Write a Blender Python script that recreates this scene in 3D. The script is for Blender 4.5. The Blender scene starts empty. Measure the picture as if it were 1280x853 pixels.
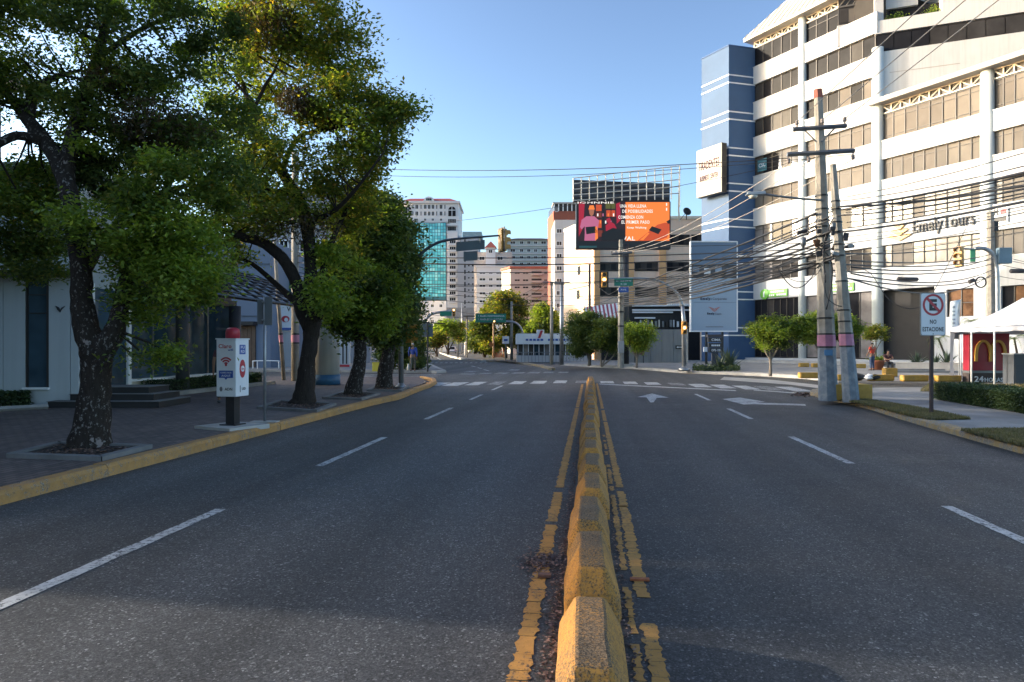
import bpy, bmesh, math, random
import numpy as np
from mathutils import Vector, Matrix
R = math.radians
random.seed(7)
SC = bpy.context.scene
COL = SC.collection

# ------------------------------------------------------------ camera, sky, sun, exposure
F = 853.0; CX = 640.0; HY = 434.0; CAMH = 1.6
YAW = R(6.554)
cs, sn = math.cos(YAW), math.sin(YAW)
cd = bpy.data.cameras.new('camera'); cam = bpy.data.objects.new('camera', cd); COL.objects.link(cam)
cam.location = (0, 0, CAMH); cam.rotation_euler = (R(90), 0, YAW)
cd.sensor_width = 36; cd.lens = 36 * F / 1280; cd.shift_y = 7.5 / 1280
cd.clip_start = 0.1; cd.clip_end = 4000
SC.camera = cam
SUN_EL = R(13.5)
SUN_FROM = Vector((-1, 0.07, 0)).normalized()           # where the sun stands, on the ground plan
w = bpy.data.worlds.new('World'); SC.world = w; w.use_nodes = True
nt = w.node_tree; bg = nt.nodes['Background']
sky = nt.nodes.new('ShaderNodeTexSky'); sky.sky_type = 'NISHITA'; sky.sun_disc = False
sky.sun_elevation = SUN_EL; sky.sun_rotation = math.atan2(SUN_FROM.x, SUN_FROM.y)
sky.air_density = 1.0; sky.dust_density = 1.7; sky.ozone_density = 2.6
tint = nt.nodes.new('ShaderNodeMix'); tint.data_type = 'RGBA'; tint.blend_type = 'MULTIPLY'; tint.inputs[0].default_value = 1.0
tint.inputs[7].default_value = (.975, .96, .885, 1)          # white balance of the photograph
pre = nt.nodes.new('ShaderNodeMix'); pre.data_type = 'RGBA'; pre.blend_type = 'MULTIPLY'; pre.inputs[0].default_value = 1.0; pre.inputs[7].default_value = (.42, .42, .42, 1)
gam = nt.nodes.new('ShaderNodeGamma'); gam.inputs[1].default_value = 1.56       # the photograph's contrast
nt.links.new(sky.outputs[0], pre.inputs[6]); nt.links.new(pre.outputs[2], gam.inputs[0])
post = nt.nodes.new('ShaderNodeMix'); post.data_type = 'RGBA'; post.blend_type = 'MULTIPLY'; post.inputs[0].default_value = 1.0; post.inputs[7].default_value = (2.38, 2.38, 2.38, 1)
hs = nt.nodes.new('ShaderNodeHueSaturation'); hs.inputs['Saturation'].default_value = .86; nt.links.new(gam.outputs[0], hs.inputs['Color'])
nt.links.new(hs.outputs[0], post.inputs[6]); nt.links.new(post.outputs[2], tint.inputs[6]); nt.links.new(tint.outputs[2], bg.inputs[0]); bg.inputs[1].default_value = 0.15
sl = bpy.data.lights.new('sun', 'SUN'); sl.energy = 2.0; sl.angle = R(0.5); sl.color = (1.0, 0.92, 0.82)
so = bpy.data.objects.new('sun', sl); COL.objects.link(so)
sd = Vector((SUN_FROM.x * math.cos(SUN_EL), SUN_FROM.y * math.cos(SUN_EL), math.sin(SUN_EL)))
so.rotation_euler = sd.to_track_quat('Z', 'Y').to_euler(); so.location = (-60, 20, 60)
vs = SC.view_settings
vs.view_transform = 'Standard'; vs.look = 'None'; vs.gamma = 1.0; vs.exposure = 1.40; vs.use_curve_mapping = False
try:
    SC.cycles.use_denoising = True; SC.cycles.max_bounces = 8; SC.cycles.diffuse_bounces = 5; SC.cycles.transmission_bounces = 8; SC.cycles.transparent_max_bounces = 4
except Exception: pass

# ------------------------------------------------------------ photograph measurements -> metres
def G(px, py, z=0.0):
    t = (CAMH - z) / ((py - HY) / F); u = (px - CX) / F
    return Vector(((-sn + u * cs) * t, (cs + u * sn) * t, z))
def P(px, py, D):
    u = (px - CX) / F
    return Vector(((-sn + u * cs) * D, (cs + u * sn) * D, CAMH + (HY - py) / F * D))
def HZ(py, D): return CAMH + (HY - py) / F * D
def C2W(r, f, z=0.0): return Vector((r * cs - f * sn, r * sn + f * cs, z))

# ------------------------------------------------------------ object helpers
def thing(name, label, cat, loc=(0, 0, 0), rotz=0.0, group=None):
    o = bpy.data.objects.new(name, None); COL.objects.link(o)
    o.empty_display_size = .3
    o.location = loc; o.rotation_euler = (0, 0, rotz)
    o['label'] = label; o['category'] = cat
    if group: o['group'] = group
    return o
def tag(o, label, cat, group=None):
    o['label'] = label; o['category'] = cat
    if group: o['group'] = group
    return o
def struct(o): o['kind'] = 'structure'; return o
def dup(o, parent=None):
    c = o.copy(); COL.objects.link(c)
    if parent: c.parent = parent
    for ch in list(o.children): dup(ch, c)
    return c

class MB:
    def __init__(s, org=(0, 0, 0)): s.v = []; s.f = []; s.m = []; s.org = Vector(org)
    def add(s, vs, fs, m=0):
        b = len(s.v); s.v += [tuple(Vector(p) - s.org) for p in vs]
        s.f += [tuple(b + i for i in f) for f in fs]; s.m += [m] * len(fs); return s
    def box(s, x0, x1, y0, y1, z0, z1, m=0):
        return s.add([(x0,y0,z0),(x1,y0,z0),(x1,y1,z0),(x0,y1,z0),(x0,y0,z1),(x1,y0,z1),(x1,y1,z1),(x0,y1,z1)],
                     [(0,3,2,1),(4,5,6,7),(0,1,5,4),(1,2,6,5),(2,3,7,6),(3,0,4,7)], m)
    def cbox(s, c, sx, sy, sz, m=0, rot=None):
        pts = [Vector((a*sx/2, b*sy/2, d*sz/2)) for d in (-1,1) for a,b in ((-1,-1),(1,-1),(1,1),(-1,1))]
        if rot is not None: pts = [rot @ p for p in pts]
        c = Vector(c)
        return s.add([c + p for p in pts], [(0,3,2,1),(4,5,6,7),(0,1,5,4),(1,2,6,5),(2,3,7,6),(3,0,4,7)], m)
    def poly(s, pts, m=0): return s.add(pts, [tuple(range(len(pts)))], m)
    def prism(s, pts, z0, z1, m=0, mt=None):
        a = sum(pts[i][0]*pts[(i+1)%len(pts)][1]-pts[(i+1)%len(pts)][0]*pts[i][1] for i in range(len(pts)))
        if a < 0: pts = pts[::-1]
        n = len(pts)
        s.add([(p[0],p[1],z0) for p in pts] + [(p[0],p[1],z1) for p in pts],
              [tuple(range(n-1,-1,-1))] + [(i,(i+1)%n,n+(i+1)%n,n+i) for i in range(n)], m)
        return s.add([(p[0],p[1],z1) for p in pts], [tuple(range(n))], m if mt is None else mt)
    def prism_y(s, pts, y0, y1, m=0):            # outline in x-z, thickness in y
        a = sum(pts[i][0]*pts[(i+1)%len(pts)][1]-pts[(i+1)%len(pts)][0]*pts[i][1] for i in range(len(pts)))
        if a < 0: pts = pts[::-1]
        n = len(pts)
        return s.add([(p[0],y0,p[1]) for p in pts] + [(p[0],y1,p[1]) for p in pts],
              [tuple(range(n)), tuple(range(2*n-1,n-1,-1))] + [(i,n+i,n+(i+1)%n,(i+1)%n) for i in range(n)], m)
    def tube(s, path, r, n=8, m=0, caps=True, jit=0, seed=0):
        path = [Vector(p) for p in path]; k = len(path)
        rr = r if hasattr(r, '__len__') else [r]*k
        rs = random.Random(seed)
        vs = []; prev = None
        for i, p in enumerate(path):
            t = (path[min(i+1,k-1)] - path[max(i-1,0)])
            t = t.normalized() if t.length > 1e-9 else Vector((0,0,1))
            if prev is None:
                a = Vector((0,0,1)) if abs(t.z) < .9 else Vector((1,0,0))
                u = t.cross(a).normalized()
            else:
                u = prev - t * prev.dot(t)
                u = u.normalized() if u.length > 1e-6 else t.orthogonal().normalized()
            prev = u; v = t.cross(u)
            for j in range(n):
                q = rr[i] * (1 + (rs.uniform(-jit, jit) if jit else 0)); an = 2*math.pi*j/n
                vs.append(p + (u*math.cos(an) + v*math.sin(an))*q)
        fs = [(i*n+j, i*n+(j+1)%n, (i+1)*n+(j+1)%n, (i+1)*n+j) for i in range(k-1) for j in range(n)]
        if caps: fs += [tuple(range(n-1,-1,-1)), tuple((k-1)*n+j for j in range(n))]
        return s.add(vs, fs, m)
    def lathe(s, prof, c=(0,0,0), n=16, m=0, caps=True):
        c = Vector(c); k = len(prof)
        vs = [c + Vector((r*math.cos(2*math.pi*j/n), r*math.sin(2*math.pi*j/n), z)) for r,z in prof for j in range(n)]
        fs = [(i*n+j, i*n+(j+1)%n, (i+1)*n+(j+1)%n, (i+1)*n+j) for i in range(k-1) for j in range(n)]
        if caps: fs += [tuple(range(n-1,-1,-1)), tuple((k-1)*n+j for j in range(n))]
        return s.add(vs, fs, m)
    def mesh(s, name, mats, smooth=False):
        me = bpy.data.meshes.new(name); me.from_pydata(s.v, [], s.f)
        for mt in (mats if isinstance(mats, (list, tuple)) else [mats]): me.materials.append(mt)
        me.polygons.foreach_set('material_index', s.m)
        if smooth: me.polygons.foreach_set('use_smooth', [True]*len(me.polygons))
        me.update(); return me
    def build(s, name, mats, parent=None, smooth=False, bevel=0, seg=2, loc=None):
        return mobj(name, s.mesh(name, mats, smooth), parent, bevel, seg, loc)
def mobj(name, me, parent=None, bevel=0, seg=2, loc=None, rot=None):
    o = bpy.data.objects.new(name, me); COL.objects.link(o)
    if parent: o.parent = parent
    if loc is not None: o.location = loc
    if rot is not None: o.rotation_euler = rot
    if bevel:
        b = o.modifiers.new('bevel', 'BEVEL'); b.width = bevel; b.segments = seg; b.limit_method = 'ANGLE'; b.angle_limit = R(35)
    return o

# ------------------------------------------------------------ materials
class NT:
    def __init__(s, name):
        s.mat = bpy.data.materials.new(name); s.mat.use_nodes = True
        s.t = s.mat.node_tree; s.n = s.t.nodes; s.l = s.t.links
        s.b = s.n['Principled BSDF']; s.out = s.n['Material Output']
    def node(s, ty, **kw):
        n = s.n.new(ty)
        for k, v in kw.items(): setattr(n, k, v)
        return n
    def link(s, a, b): s.l.new(a, b)
    def pos(s):
        if not hasattr(s, '_p'): s._p = s.node('ShaderNodeNewGeometry')
        return s._p.outputs['Position']
    def noise(s, scale, detail=4, rough=.6, vec=None, stretch=None):
        n = s.node('ShaderNodeTexNoise'); n.inputs['Scale'].default_value = scale
        n.inputs['Detail'].default_value = detail; n.inputs['Roughness'].default_value = rough
        v = vec or s.pos()
        if stretch:
            m = s.node('ShaderNodeMapping'); m.inputs['Scale'].default_value = stretch; s.link(v, m.inputs[0]); v = m.outputs[0]
        s.link(v, n.inputs['Vector']); return n.outputs['Fac']
    def ramp(s, fac, stops):
        r = s.node('ShaderNodeValToRGB'); e = r.color_ramp.elements
        while len(e) < len(stops): e.new(.5)
        for i, (p, c) in enumerate(stops):
            e[i].position = p; e[i].color = (c[0], c[1], c[2], 1) if hasattr(c, '__len__') else (c, c, c, 1)
        s.link(fac, r.inputs[0]); return r.outputs[0]
    def mix(s, fac, a, b, mode='MIX'):
        m = s.node('ShaderNodeMix', data_type='RGBA', blend_type=mode)
        for sock, v in ((m.inputs[0], fac), (m.inputs[6], a), (m.inputs[7], b)):
            if hasattr(v, 'links') or hasattr(v, 'is_linked'): s.link(v, sock)
            elif hasattr(v, '__len__'): sock.default_value = (v[0], v[1], v[2], 1)
            else: sock.default_value = v
        return m.outputs[2]
    def bump(s, h, strength=.3, dist=.01, normal=None):
        b = s.node('ShaderNodeBump'); b.inputs['Strength'].default_value = strength; b.inputs['Distance'].default_value = dist
        s.link(h, b.inputs['Height'])
        if normal: s.link(normal, b.inputs['Normal'])
        return b.outputs[0]
def M(name, col, rough=.6, metal=0.0, var=.18, ns=1.5, bump=0.0, bs=60, spec=.5, coat=0, streak=0.0, dirt=None):
    t = NT(name)
    a = t.ramp(t.noise(ns, 5, .65), [(.3, 1 - var), (.7, 1 + var*.6)])
    c = t.mix(1.0, col, a, 'MULTIPLY')
    if streak:
        st = t.ramp(t.noise(1.0, 4, .6, stretch=(6, 6, .25)), [(.45, 1.0), (.75, 1 - streak)])
        c = t.mix(1.0, c, st, 'MULTIPLY')
    if dirt:
        d = t.ramp(t.noise(5.0, 6, .7), [(.52, 0.0), (.66, 1.0)])
        c = t.mix(d, c, dirt)
    t.link(c, t.b.inputs['Base Color'])
    t.b.inputs['Roughness'].default_value = rough; t.b.inputs['Metallic'].default_value = metal
    t.b.inputs['Specular IOR Level'].default_value = spec
    if coat: t.b.inputs['Coat Weight'].default_value = coat; t.b.inputs['Coat Roughness'].default_value = .05
    if bump: t.link(t.bump(t.noise(bs, 4, .7), bump, .01), t.b.inputs['Normal'])
    return t.mat
def emit(name, col, strength=1.0):
    t = NT(name); t.b.inputs['Base Color'].default_value = (col[0]*.15, col[1]*.15, col[2]*.15, 1)
    t.b.inputs['Roughness'].default_value = .4
    t.b.inputs['Emission Color'].default_value = (col[0], col[1], col[2], 1); t.b.inputs['Emission Strength'].default_value = strength
    return t.mat
def glass(name, col, rough=.06, var=.3, ns=.6, spec=.6, coat=.6):
    t = NT(name)
    a = t.ramp(t.noise(ns, 3, .6), [(.3, 1 - var), (.7, 1 + var)])
    t.link(t.mix(1.0, col, a, 'MULTIPLY'), t.b.inputs['Base Color'])
    t.b.inputs['Roughness'].default_value = rough; t.b.inputs['Specular IOR Level'].default_value = spec
    t.b.inputs['Coat Weight'].default_value = coat; t.b.inputs['Coat Roughness'].default_value = .03
    t.link(t.bump(t.noise(.9, 2, .5), .04, .05), t.b.inputs['Normal'])
    return t.mat

def asphalt_mat():
    t = NT('asphalt')
    big = t.noise(.35, 4, .6, stretch=(1.0, .12, 1))
    blotch = t.noise(1.1, 5, .65)
    grain = t.noise(75, 3, .8); fine = t.noise(95, 2, .8)
    c = t.ramp(big, [(.3, (.060, .059, .057)), (.7, (.098, .096, .092))])
    c = t.mix(1.0, c, t.ramp(blotch, [(.3, .82), (.7, 1.15)]), 'MULTIPLY')
    c = t.mix(1.0, c, t.ramp(grain, [(.33, .62), (.5, .95), (.64, 1.45)]), 'MULTIPLY')
    chips = t.ramp(fine, [(.62, 0.0), (.70, .8)])
    c = t.mix(chips, c, (.34, .32, .29))
    vc = t.node('ShaderNodeTexVoronoi'); vc.inputs['Scale'].default_value = 85; t.link(t.pos(), vc.inputs['Vector'])
    vb = t.node('ShaderNodeTexVoronoi'); vb.inputs['Scale'].default_value = 30; t.link(t.pos(), vb.inputs['Vector'])
    c = t.mix(1.0, c, t.ramp(vc.outputs['Color'], [(.15, .55), (.55, .9), (.8, 1.25), (.97, 3.6)]), 'MULTIPLY')
    c = t.mix(1.0, c, t.ramp(vb.outputs['Color'], [(.1, .86), (.8, 1.04), (.97, 1.55)]), 'MULTIPLY')
    lane = t.noise(.9, 3, .55, stretch=(1.0, .035, 1)); c = t.mix(1.0, c, t.ramp(lane, [(.32, .66), (.5, .96), (.7, 1.2)]), 'MULTIPLY')
    sc_ = t.mix(1.0, t.ramp(t.noise(.30, 2), [(.60, 0.0), (.66, 1.0)]), t.ramp(t.noise(11, 6, .8), [(.52, 0.0), (.62, .5)]), 'MULTIPLY'); c = t.mix(sc_, c, (.22, .21, .20))
    # fine cracks
    vo = t.node('ShaderNodeTexVoronoi', feature='DISTANCE_TO_EDGE'); vo.inputs['Scale'].default_value = .33
    wv = t.node('ShaderNodeVectorMath', operation='ADD'); nn = t.node('ShaderNodeTexNoise'); nn.inputs['Scale'].default_value = 1.3; nn.inputs['Detail'].default_value = 5
    t.link(t.pos(), nn.inputs['Vector']); t.link(t.pos(), wv.inputs[0]); t.link(nn.outputs['Color'], wv.inputs[1]); t.link(wv.outputs[0], vo.inputs['Vector'])
    ck = t.ramp(vo.outputs['Distance'], [(.0, 1.0), (.006, 0.0)])
    ckm = t.mix(1.0, ck, t.ramp(t.noise(.22, 2), [(.55, 0.0), (.7, .7)]), 'MULTIPLY')
    c = t.mix(ckm, c, (.018, .018, .018))
    t.link(c, t.b.inputs['Base Color'])
    t.link(t.ramp(blotch, [(.3, .62), (.7, .82)]), t.b.inputs['Roughness'])
    t.b.inputs['Specular IOR Level'].default_value = .35
    t.link(t.bump(grain, .35, .004), t.b.inputs['Normal'])
    return t.mat
def paver_mat():
    t = NT('dark_pavers')
    m = t.node('ShaderNodeMapping'); m.inputs['Rotation'].default_value = (0, 0, R(90)); t.link(t.pos(), m.inputs[0])
    b = t.node('ShaderNodeTexBrick'); b.inputs['Scale'].default_value = 1; b.inputs['Brick Width'].default_value = .22; b.inputs['Row Height'].default_value = .11
    b.inputs['Mortar Size'].default_value = .010; b.inputs['Mortar Smooth'].default_value = .3
    b.inputs['Color1'].default_value = (.150, .108, .092, 1); b.inputs['Color2'].default_value = (.082, .063, .056, 1); b.inputs['Mortar'].default_value = (.022, .019, .018, 1)
    t.link(m.outputs[0], b.inputs['Vector'])
    c = t.mix(1.0, b.outputs['Color'], t.ramp(t.noise(.8, 5, .65), [(.3, .75), (.7, 1.3)]), 'MULTIPLY')
    c = t.mix(t.ramp(t.noise(9, 5, .7), [(.6, 0.0), (.75, .35)]), c, (.12, .10, .085))
    t.link(c, t.b.inputs['Base Color']); t.b.inputs['Roughness'].default_value = .75
    t.link(t.bump(b.outputs['Fac'], -.8, .008, t.bump(t.noise(70, 3), .3, .004)), t.b.inputs['Normal'])
    return t.mat
def worn_paint(name, col, under, lo=.5, hi=.58, scale=14, top=0.0, rough=.7, stretch=None):
    t = NT(name)
    n = t.noise(scale, 7, .75, stretch=stretch); n2 = t.noise(2.1, 4, .6)
    add = t.node('ShaderNodeMath', operation='MULTIPLY_ADD'); t.link(n2, add.inputs[0]); add.inputs[1].default_value = .35; t.link(n, add.inputs[2])
    fac = add.outputs[0]
    if top:
        g = t._p; sx = t.node('ShaderNodeSeparateXYZ'); t.link(g.outputs['Normal'], sx.inputs[0])
        mr = t.node('ShaderNodeMapRange'); t.link(sx.outputs[2], mr.inputs[0]); mr.inputs[1].default_value = .75; mr.inputs[2].default_value = .97; mr.inputs[4].default_value = top
        ad = t.node('ShaderNodeMath', operation='ADD'); t.link(fac, ad.inputs[0]); t.link(mr.outputs[0], ad.inputs[1]); fac = ad.outputs[0]
    k = t.ramp(fac, [(lo + .17, 0.0), (hi + .17, 1.0)])
    pc = t.mix(1.0, col, t.ramp(t.noise(4, 5, .7), [(.3, .72), (.7, 1.12)]), 'MULTIPLY')
    uc = t.mix(1.0, under, t.ramp(t.noise(110, 3, .85), [(.38, .12), (.5, .8), (.62, 2.3)]), 'MULTIPLY')
    t.link(t.mix(k, pc, uc), t.b.inputs['Base Color']); t.b.inputs['Roughness'].default_value = rough
    t.link(t.bump(t.noise(80, 4, .7), .5, .006), t.b.inputs['Normal'])
    return t.mat
def leaf_mat(name, stops, trans=.35, clump=.5):
    t = NT(name)
    g = t.node('ShaderNodeNewGeometry'); t._p = g
    r = t.ramp(g.outputs['Random Per Island'], stops)
    c = t.mix(1.0, r, t.ramp(t.noise(clump, 3, .6), [(.3, (.72, .74, .8)), (.7, (1.25, 1.2, 1.0))]), 'MULTIPLY')
    t.n.remove(t.b)
    d = t.node('ShaderNodeBsdfDiffuse'); tr = t.node('ShaderNodeBsdfTranslucent'); gl = t.node('ShaderNodeBsdfGlossy')
    gl.inputs['Roughness'].default_value = .42; gl.inputs['Color'].default_value = (.8, .85, .9, 1)
    c = t.mix(1.0, c, (1.85, 1.62, 2.0), 'MULTIPLY')
    t.link(c, d.inputs['Color']); t.link(t.mix(1.0, c, (1.5, 1.6, .45), 'MULTIPLY'), tr.inputs['Color'])
    m1 = t.node('ShaderNodeMixShader'); m1.inputs[0].default_value = trans; t.link(d.outputs[0], m1.inputs[1]); t.link(tr.outputs[0], m1.inputs[2])
    m2 = t.node('ShaderNodeMixShader'); m2.inputs[0].default_value = .045; t.link(m1.outputs[0], m2.inputs[1]); t.link(gl.outputs[0], m2.inputs[2])
    t.link(m2.outputs[0], t.out.inputs['Surface'])
    return t.mat
def bark_mat(name, dark=(.022, .017, .014), pale=(.25, .23, .215), amt=.575, scale=20, scar=0.0):
    t = NT(name)
    f = t.noise(scale, 5, .7, stretch=(1, 1, .7))
    c = t.ramp(t.noise(24, 5, .7, stretch=(1, 1, .25)), [(.3, dark), (.7, tuple(x*2.2 for x in dark))])
    c = t.mix(t.ramp(f, [(amt, 0.0), (amt + .05, 1.0)]), c, pale)
    if scar: c = t.mix(t.ramp(t.noise(2.2, 5, .7), [(scar, 0.0), (scar + .03, .9)]), c, (.30, .25, .235))
    t.link(c, t.b.inputs['Base Color']); t.b.inputs['Roughness'].default_value = .9; t.b.inputs['Specular IOR Level'].default_value = .2
    t.link(t.bump(t.noise(16, 6, .75, stretch=(1, 1, .3)), 1.0, .05), t.b.inputs['Normal'])
    return t.mat

ASPH = asphalt_mat(); PAVER = paver_mat()
YEL = (.46, .25, .065)
KERBY = worn_paint('worn_yellow_kerb_paint', (.46,.245,.078), (.21, .185, .15), .52, .68, 18, rough=.85)
KERBR = worn_paint('faded_kerb_paint', (.38, .27, .12), (.24, .22, .19), .44, .56, 7, rough=.8)
BLOCKY = worn_paint('yellow_painted_concrete', (.52, .245, .045), (.135, .09, .048), .47, .60, 70, top=.105, rough=.85)
LINEY = worn_paint('yellow_road_paint', (.54, .272, .062), (.13, .10, .065), .54, .66, 28, rough=.8)
WPAINT = worn_paint('white_road_paint', (.56, .56, .54), (.09, .09, .09), .50, .60, 22, rough=.7)
WPAINT2 = worn_paint('faded_white_road_paint', (.44, .44, .43), (.08, .08, .08), .40, .54, 12, rough=.7)
CONC = M('concrete', (.27, .26, .245), .85, var=.3, ns=1.2, bump=.4, bs=50)
CONCD = M('grey_concrete', (.17, .165, .16), .85, var=.3, ns=1.6, bump=.4, bs=50)
CONCL = M('pale_concrete', (.42, .40, .37), .85, var=.22, ns=1.1, bump=.3, bs=40)
POLEC = M('weathered_concrete_pole', (.30, .275, .235), .9, var=.35, ns=2.5, bump=.5, bs=45, streak=.3)
SOIL = M('soil', (.045, .034, .026), .95, var=.5, ns=14, bump=1.0, bs=40)
GRASSB = M('verge_earth', (.05, .055, .022), .95, var=.5, ns=5, bump=.8, bs=40)
WHITE = M('white_render', (.50, .50, .50), .85, spec=.15, var=.07, ns=.5, bump=.08, bs=30, streak=.10)
WHITEP = M('white_paint', (.78, .78, .77), .45, var=.06, ns=2)
CREAM = M('cream_render', (.74, .66, .54), .75, var=.08, ns=.4, streak=.1)
DARKM = M('dark_metal', (.022, .023, .026), .45, metal=.3, var=.3, ns=5)
GREYM = M('grey_metal', (.20, .21, .22), .4, metal=.6, var=.2, ns=4)
GALV = M('galvanised_steel', (.36, .37, .38), .42, metal=.7, var=.22, ns=3, streak=.2)
BLACK = M('black_rubber', (.016, .016, .017), .6, var=.3, ns=8)
CABLE = M('black_cable_sheath', (.02, .02, .022), .55, var=.3, ns=3)
CABLEG = M('bare_wire', (.20, .19, .18), .45, metal=.5, var=.2, ns=3)
BLUEP = M('blue_cladding', (.058, .112, .215), .62, var=.10, ns=.35, spec=.18)
BLUED = M('deep_blue_cladding', (.036, .088, .215), .6, var=.10, ns=.35, spec=.2)
TRIMW = M('white_trim', (.75, .76, .78), .4, var=.05)
PINKB = M('pink_paint_band', (.46, .20, .28), .8, var=.2, ns=6)
BLUEGREY = M('pale_blue_pole_paint', (.215, .245, .275), .85, var=.3, ns=5, bump=.3, bs=50, dirt=(.30, .31, .31))
SIGNW = M('sign_white', (.70, .72, .74), .4, var=.06, ns=3)
SIGNB = M('sign_black', (.02, .02, .022), .5, var=.1)
REDS = M('sign_red', (.42, .025, .04), .45, var=.12)
REDMC = M('deep_red_panel', (.30, .012, .030), .4, var=.12, ns=2)
GOLD = M('gold_yellow', (.62, .34, .06), .45, var=.1)
ORANGE = M('orange_paint', (.55, .17, .03), .5, var=.15)
SIGY = M('signal_yellow', (.50, .24, .04), .45, var=.15, ns=5)
GREENS = M('road_sign_green', (.008, .17, .11), .4, var=.1)
BLUES = M('road_sign_blue', (.02, .08, .33), .4, var=.1)
GREYS = M('sign_back_grey', (.15, .165, .17), .5, metal=.3, var=.15, ns=3)
SKIN = M('skin', (.22, .115, .07), .55, var=.1, ns=8)
HAIR = M('hair', (.018, .014, .012), .6, var=.3, ns=30)
CLGREEN = M('vivid_green', (.12, .42, .03), .5, var=.1)
GL_DARK = glass('dark_window_glass', (.020, .020, .023), rough=.035, coat=0, spec=.05)
GL_TAN = glass('tan_blind_window', (.125, .110, .096), rough=.5, var=.16, coat=0, spec=.08)
GL_TAN2 = glass('dark_tan_blind_window', (.085, .074, .064), rough=.4, var=.2, coat=0, spec=.1)
GL_TAN3 = glass('pale_tan_blind_window', (.160, .143, .124), rough=.55, var=.12, coat=0, spec=.06)
GL_MID = glass('grey_window_glass', (.050, .046, .044), rough=.04, var=.3, coat=0, spec=.07)
GL_PALE = glass('painted_reflection_window', (.19, .17, .16), rough=.15, var=.35, ns=.9, coat=0, spec=.4)  # pale base colour stands for whitish reflections in the panes
GL_BRN = glass('brown_reflection_glass', (.16, .085, .045), var=.5, ns=1.2)  # brown reflections painted into the pane colour
GL_SHOP = glass('shop_glass', (.040, .070, .092), rough=.03, var=.5, ns=.7, coat=0, spec=.16)
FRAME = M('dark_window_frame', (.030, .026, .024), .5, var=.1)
LAMPON = emit('lit_amber_lens', (1.0, .62, .22), 2.2)
LENS = M('dark_lens', (.05, .035, .02), .3)
LEAF1 = leaf_mat('tree_leaf', [(0, (.040, .070, .016)), (.55, (.070, .115, .022)), (.86, (.105, .145, .028)), (1, (.16, .14, .030))], .50, .6)
LEAF2 = leaf_mat('tree_leaf_warm', [(0, (.046, .070, .014)), (.5, (.085, .120, .020)), (.85, (.140, .150, .026)), (1, (.19, .13, .03))], .58, .5)
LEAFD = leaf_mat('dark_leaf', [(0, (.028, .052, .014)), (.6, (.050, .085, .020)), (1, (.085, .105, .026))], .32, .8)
LEAFB = leaf_mat('bright_leaf', [(0, (.065, .115, .018)), (.6, (.110, .175, .026)), (1, (.160, .200, .035))], .50, .8)
MOSS = leaf_mat('dry_air_plant', [(0, (.026, .024, .012)), (.6, (.046, .038, .018)), (1, (.08, .055, .022))], .3, 1.5)
GRASSL = leaf_mat('grass_blade', [(0, (.05, .055, .018)), (.6, (.085, .085, .03)), (1, (.15, .12, .06))], .3, 1.2)
HEDGE = leaf_mat('hedge_leaf', [(0, (.014, .030, .012)), (.6, (.028, .052, .018)), (1, (.05, .075, .024))], .25, 2.0)
BARK = bark_mat('patchy_bark', scar=.63); BARKD = bark_mat('dark_bark', amt=.66, scar=.66); TWIG = bark_mat('twig_bark', amt=.8, scale=3)

# ------------------------------------------------------------ lettering
def text(parent, s, mat, x, z, w=None, h=.3, y=0.0, depth=.012, align='CENTER', rotz=0.0, name='lettering', shear=0.0, bold=.012):
    """raised letters facing local -y; (x, z) is the middle of the line"""
    cu = bpy.data.curves.new('lettering', 'FONT'); cu.body = s; cu.align_x = 'CENTER'; cu.align_y = 'CENTER'
    cu.extrude = .02; cu.offset = bold; cu.space_character = 1.0 + 6*bold; cu.resolution_u = 2; cu.shear = shear
    to = bpy.data.objects.new('tmp', cu)
    me = bpy.data.meshes.new_from_object(to)
    bpy.data.objects.remove(to)
    n = len(me.vertices); co = np.empty(n*3, 'f'); me.vertices.foreach_get('co', co); co = co.reshape(-1, 3)
    if n == 0: return None
    mn, mx = co.min(0), co.max(0)
    hh = (mx[1]-mn[1]) or 1; ww = (mx[0]-mn[0]) or 1
    ky = h/hh; kx = (w/ww) if w else ky
    out = np.empty_like(co)
    out[:,0] = (co[:,0]-(mn[0]+mx[0])/2)*kx; out[:,2] = (co[:,1]-(mn[1]+mx[1])/2)*ky
    out[:,1] = -(co[:,2]-mn[2])/((mx[2]-mn[2]) or 1)*depth
    me.vertices.foreach_set('co', out.ravel()); me.materials.clear(); me.materials.append(mat); me.update()
    return mobj(name, me, parent, loc=(x, y, z), rot=(0, 0, rotz))

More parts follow.
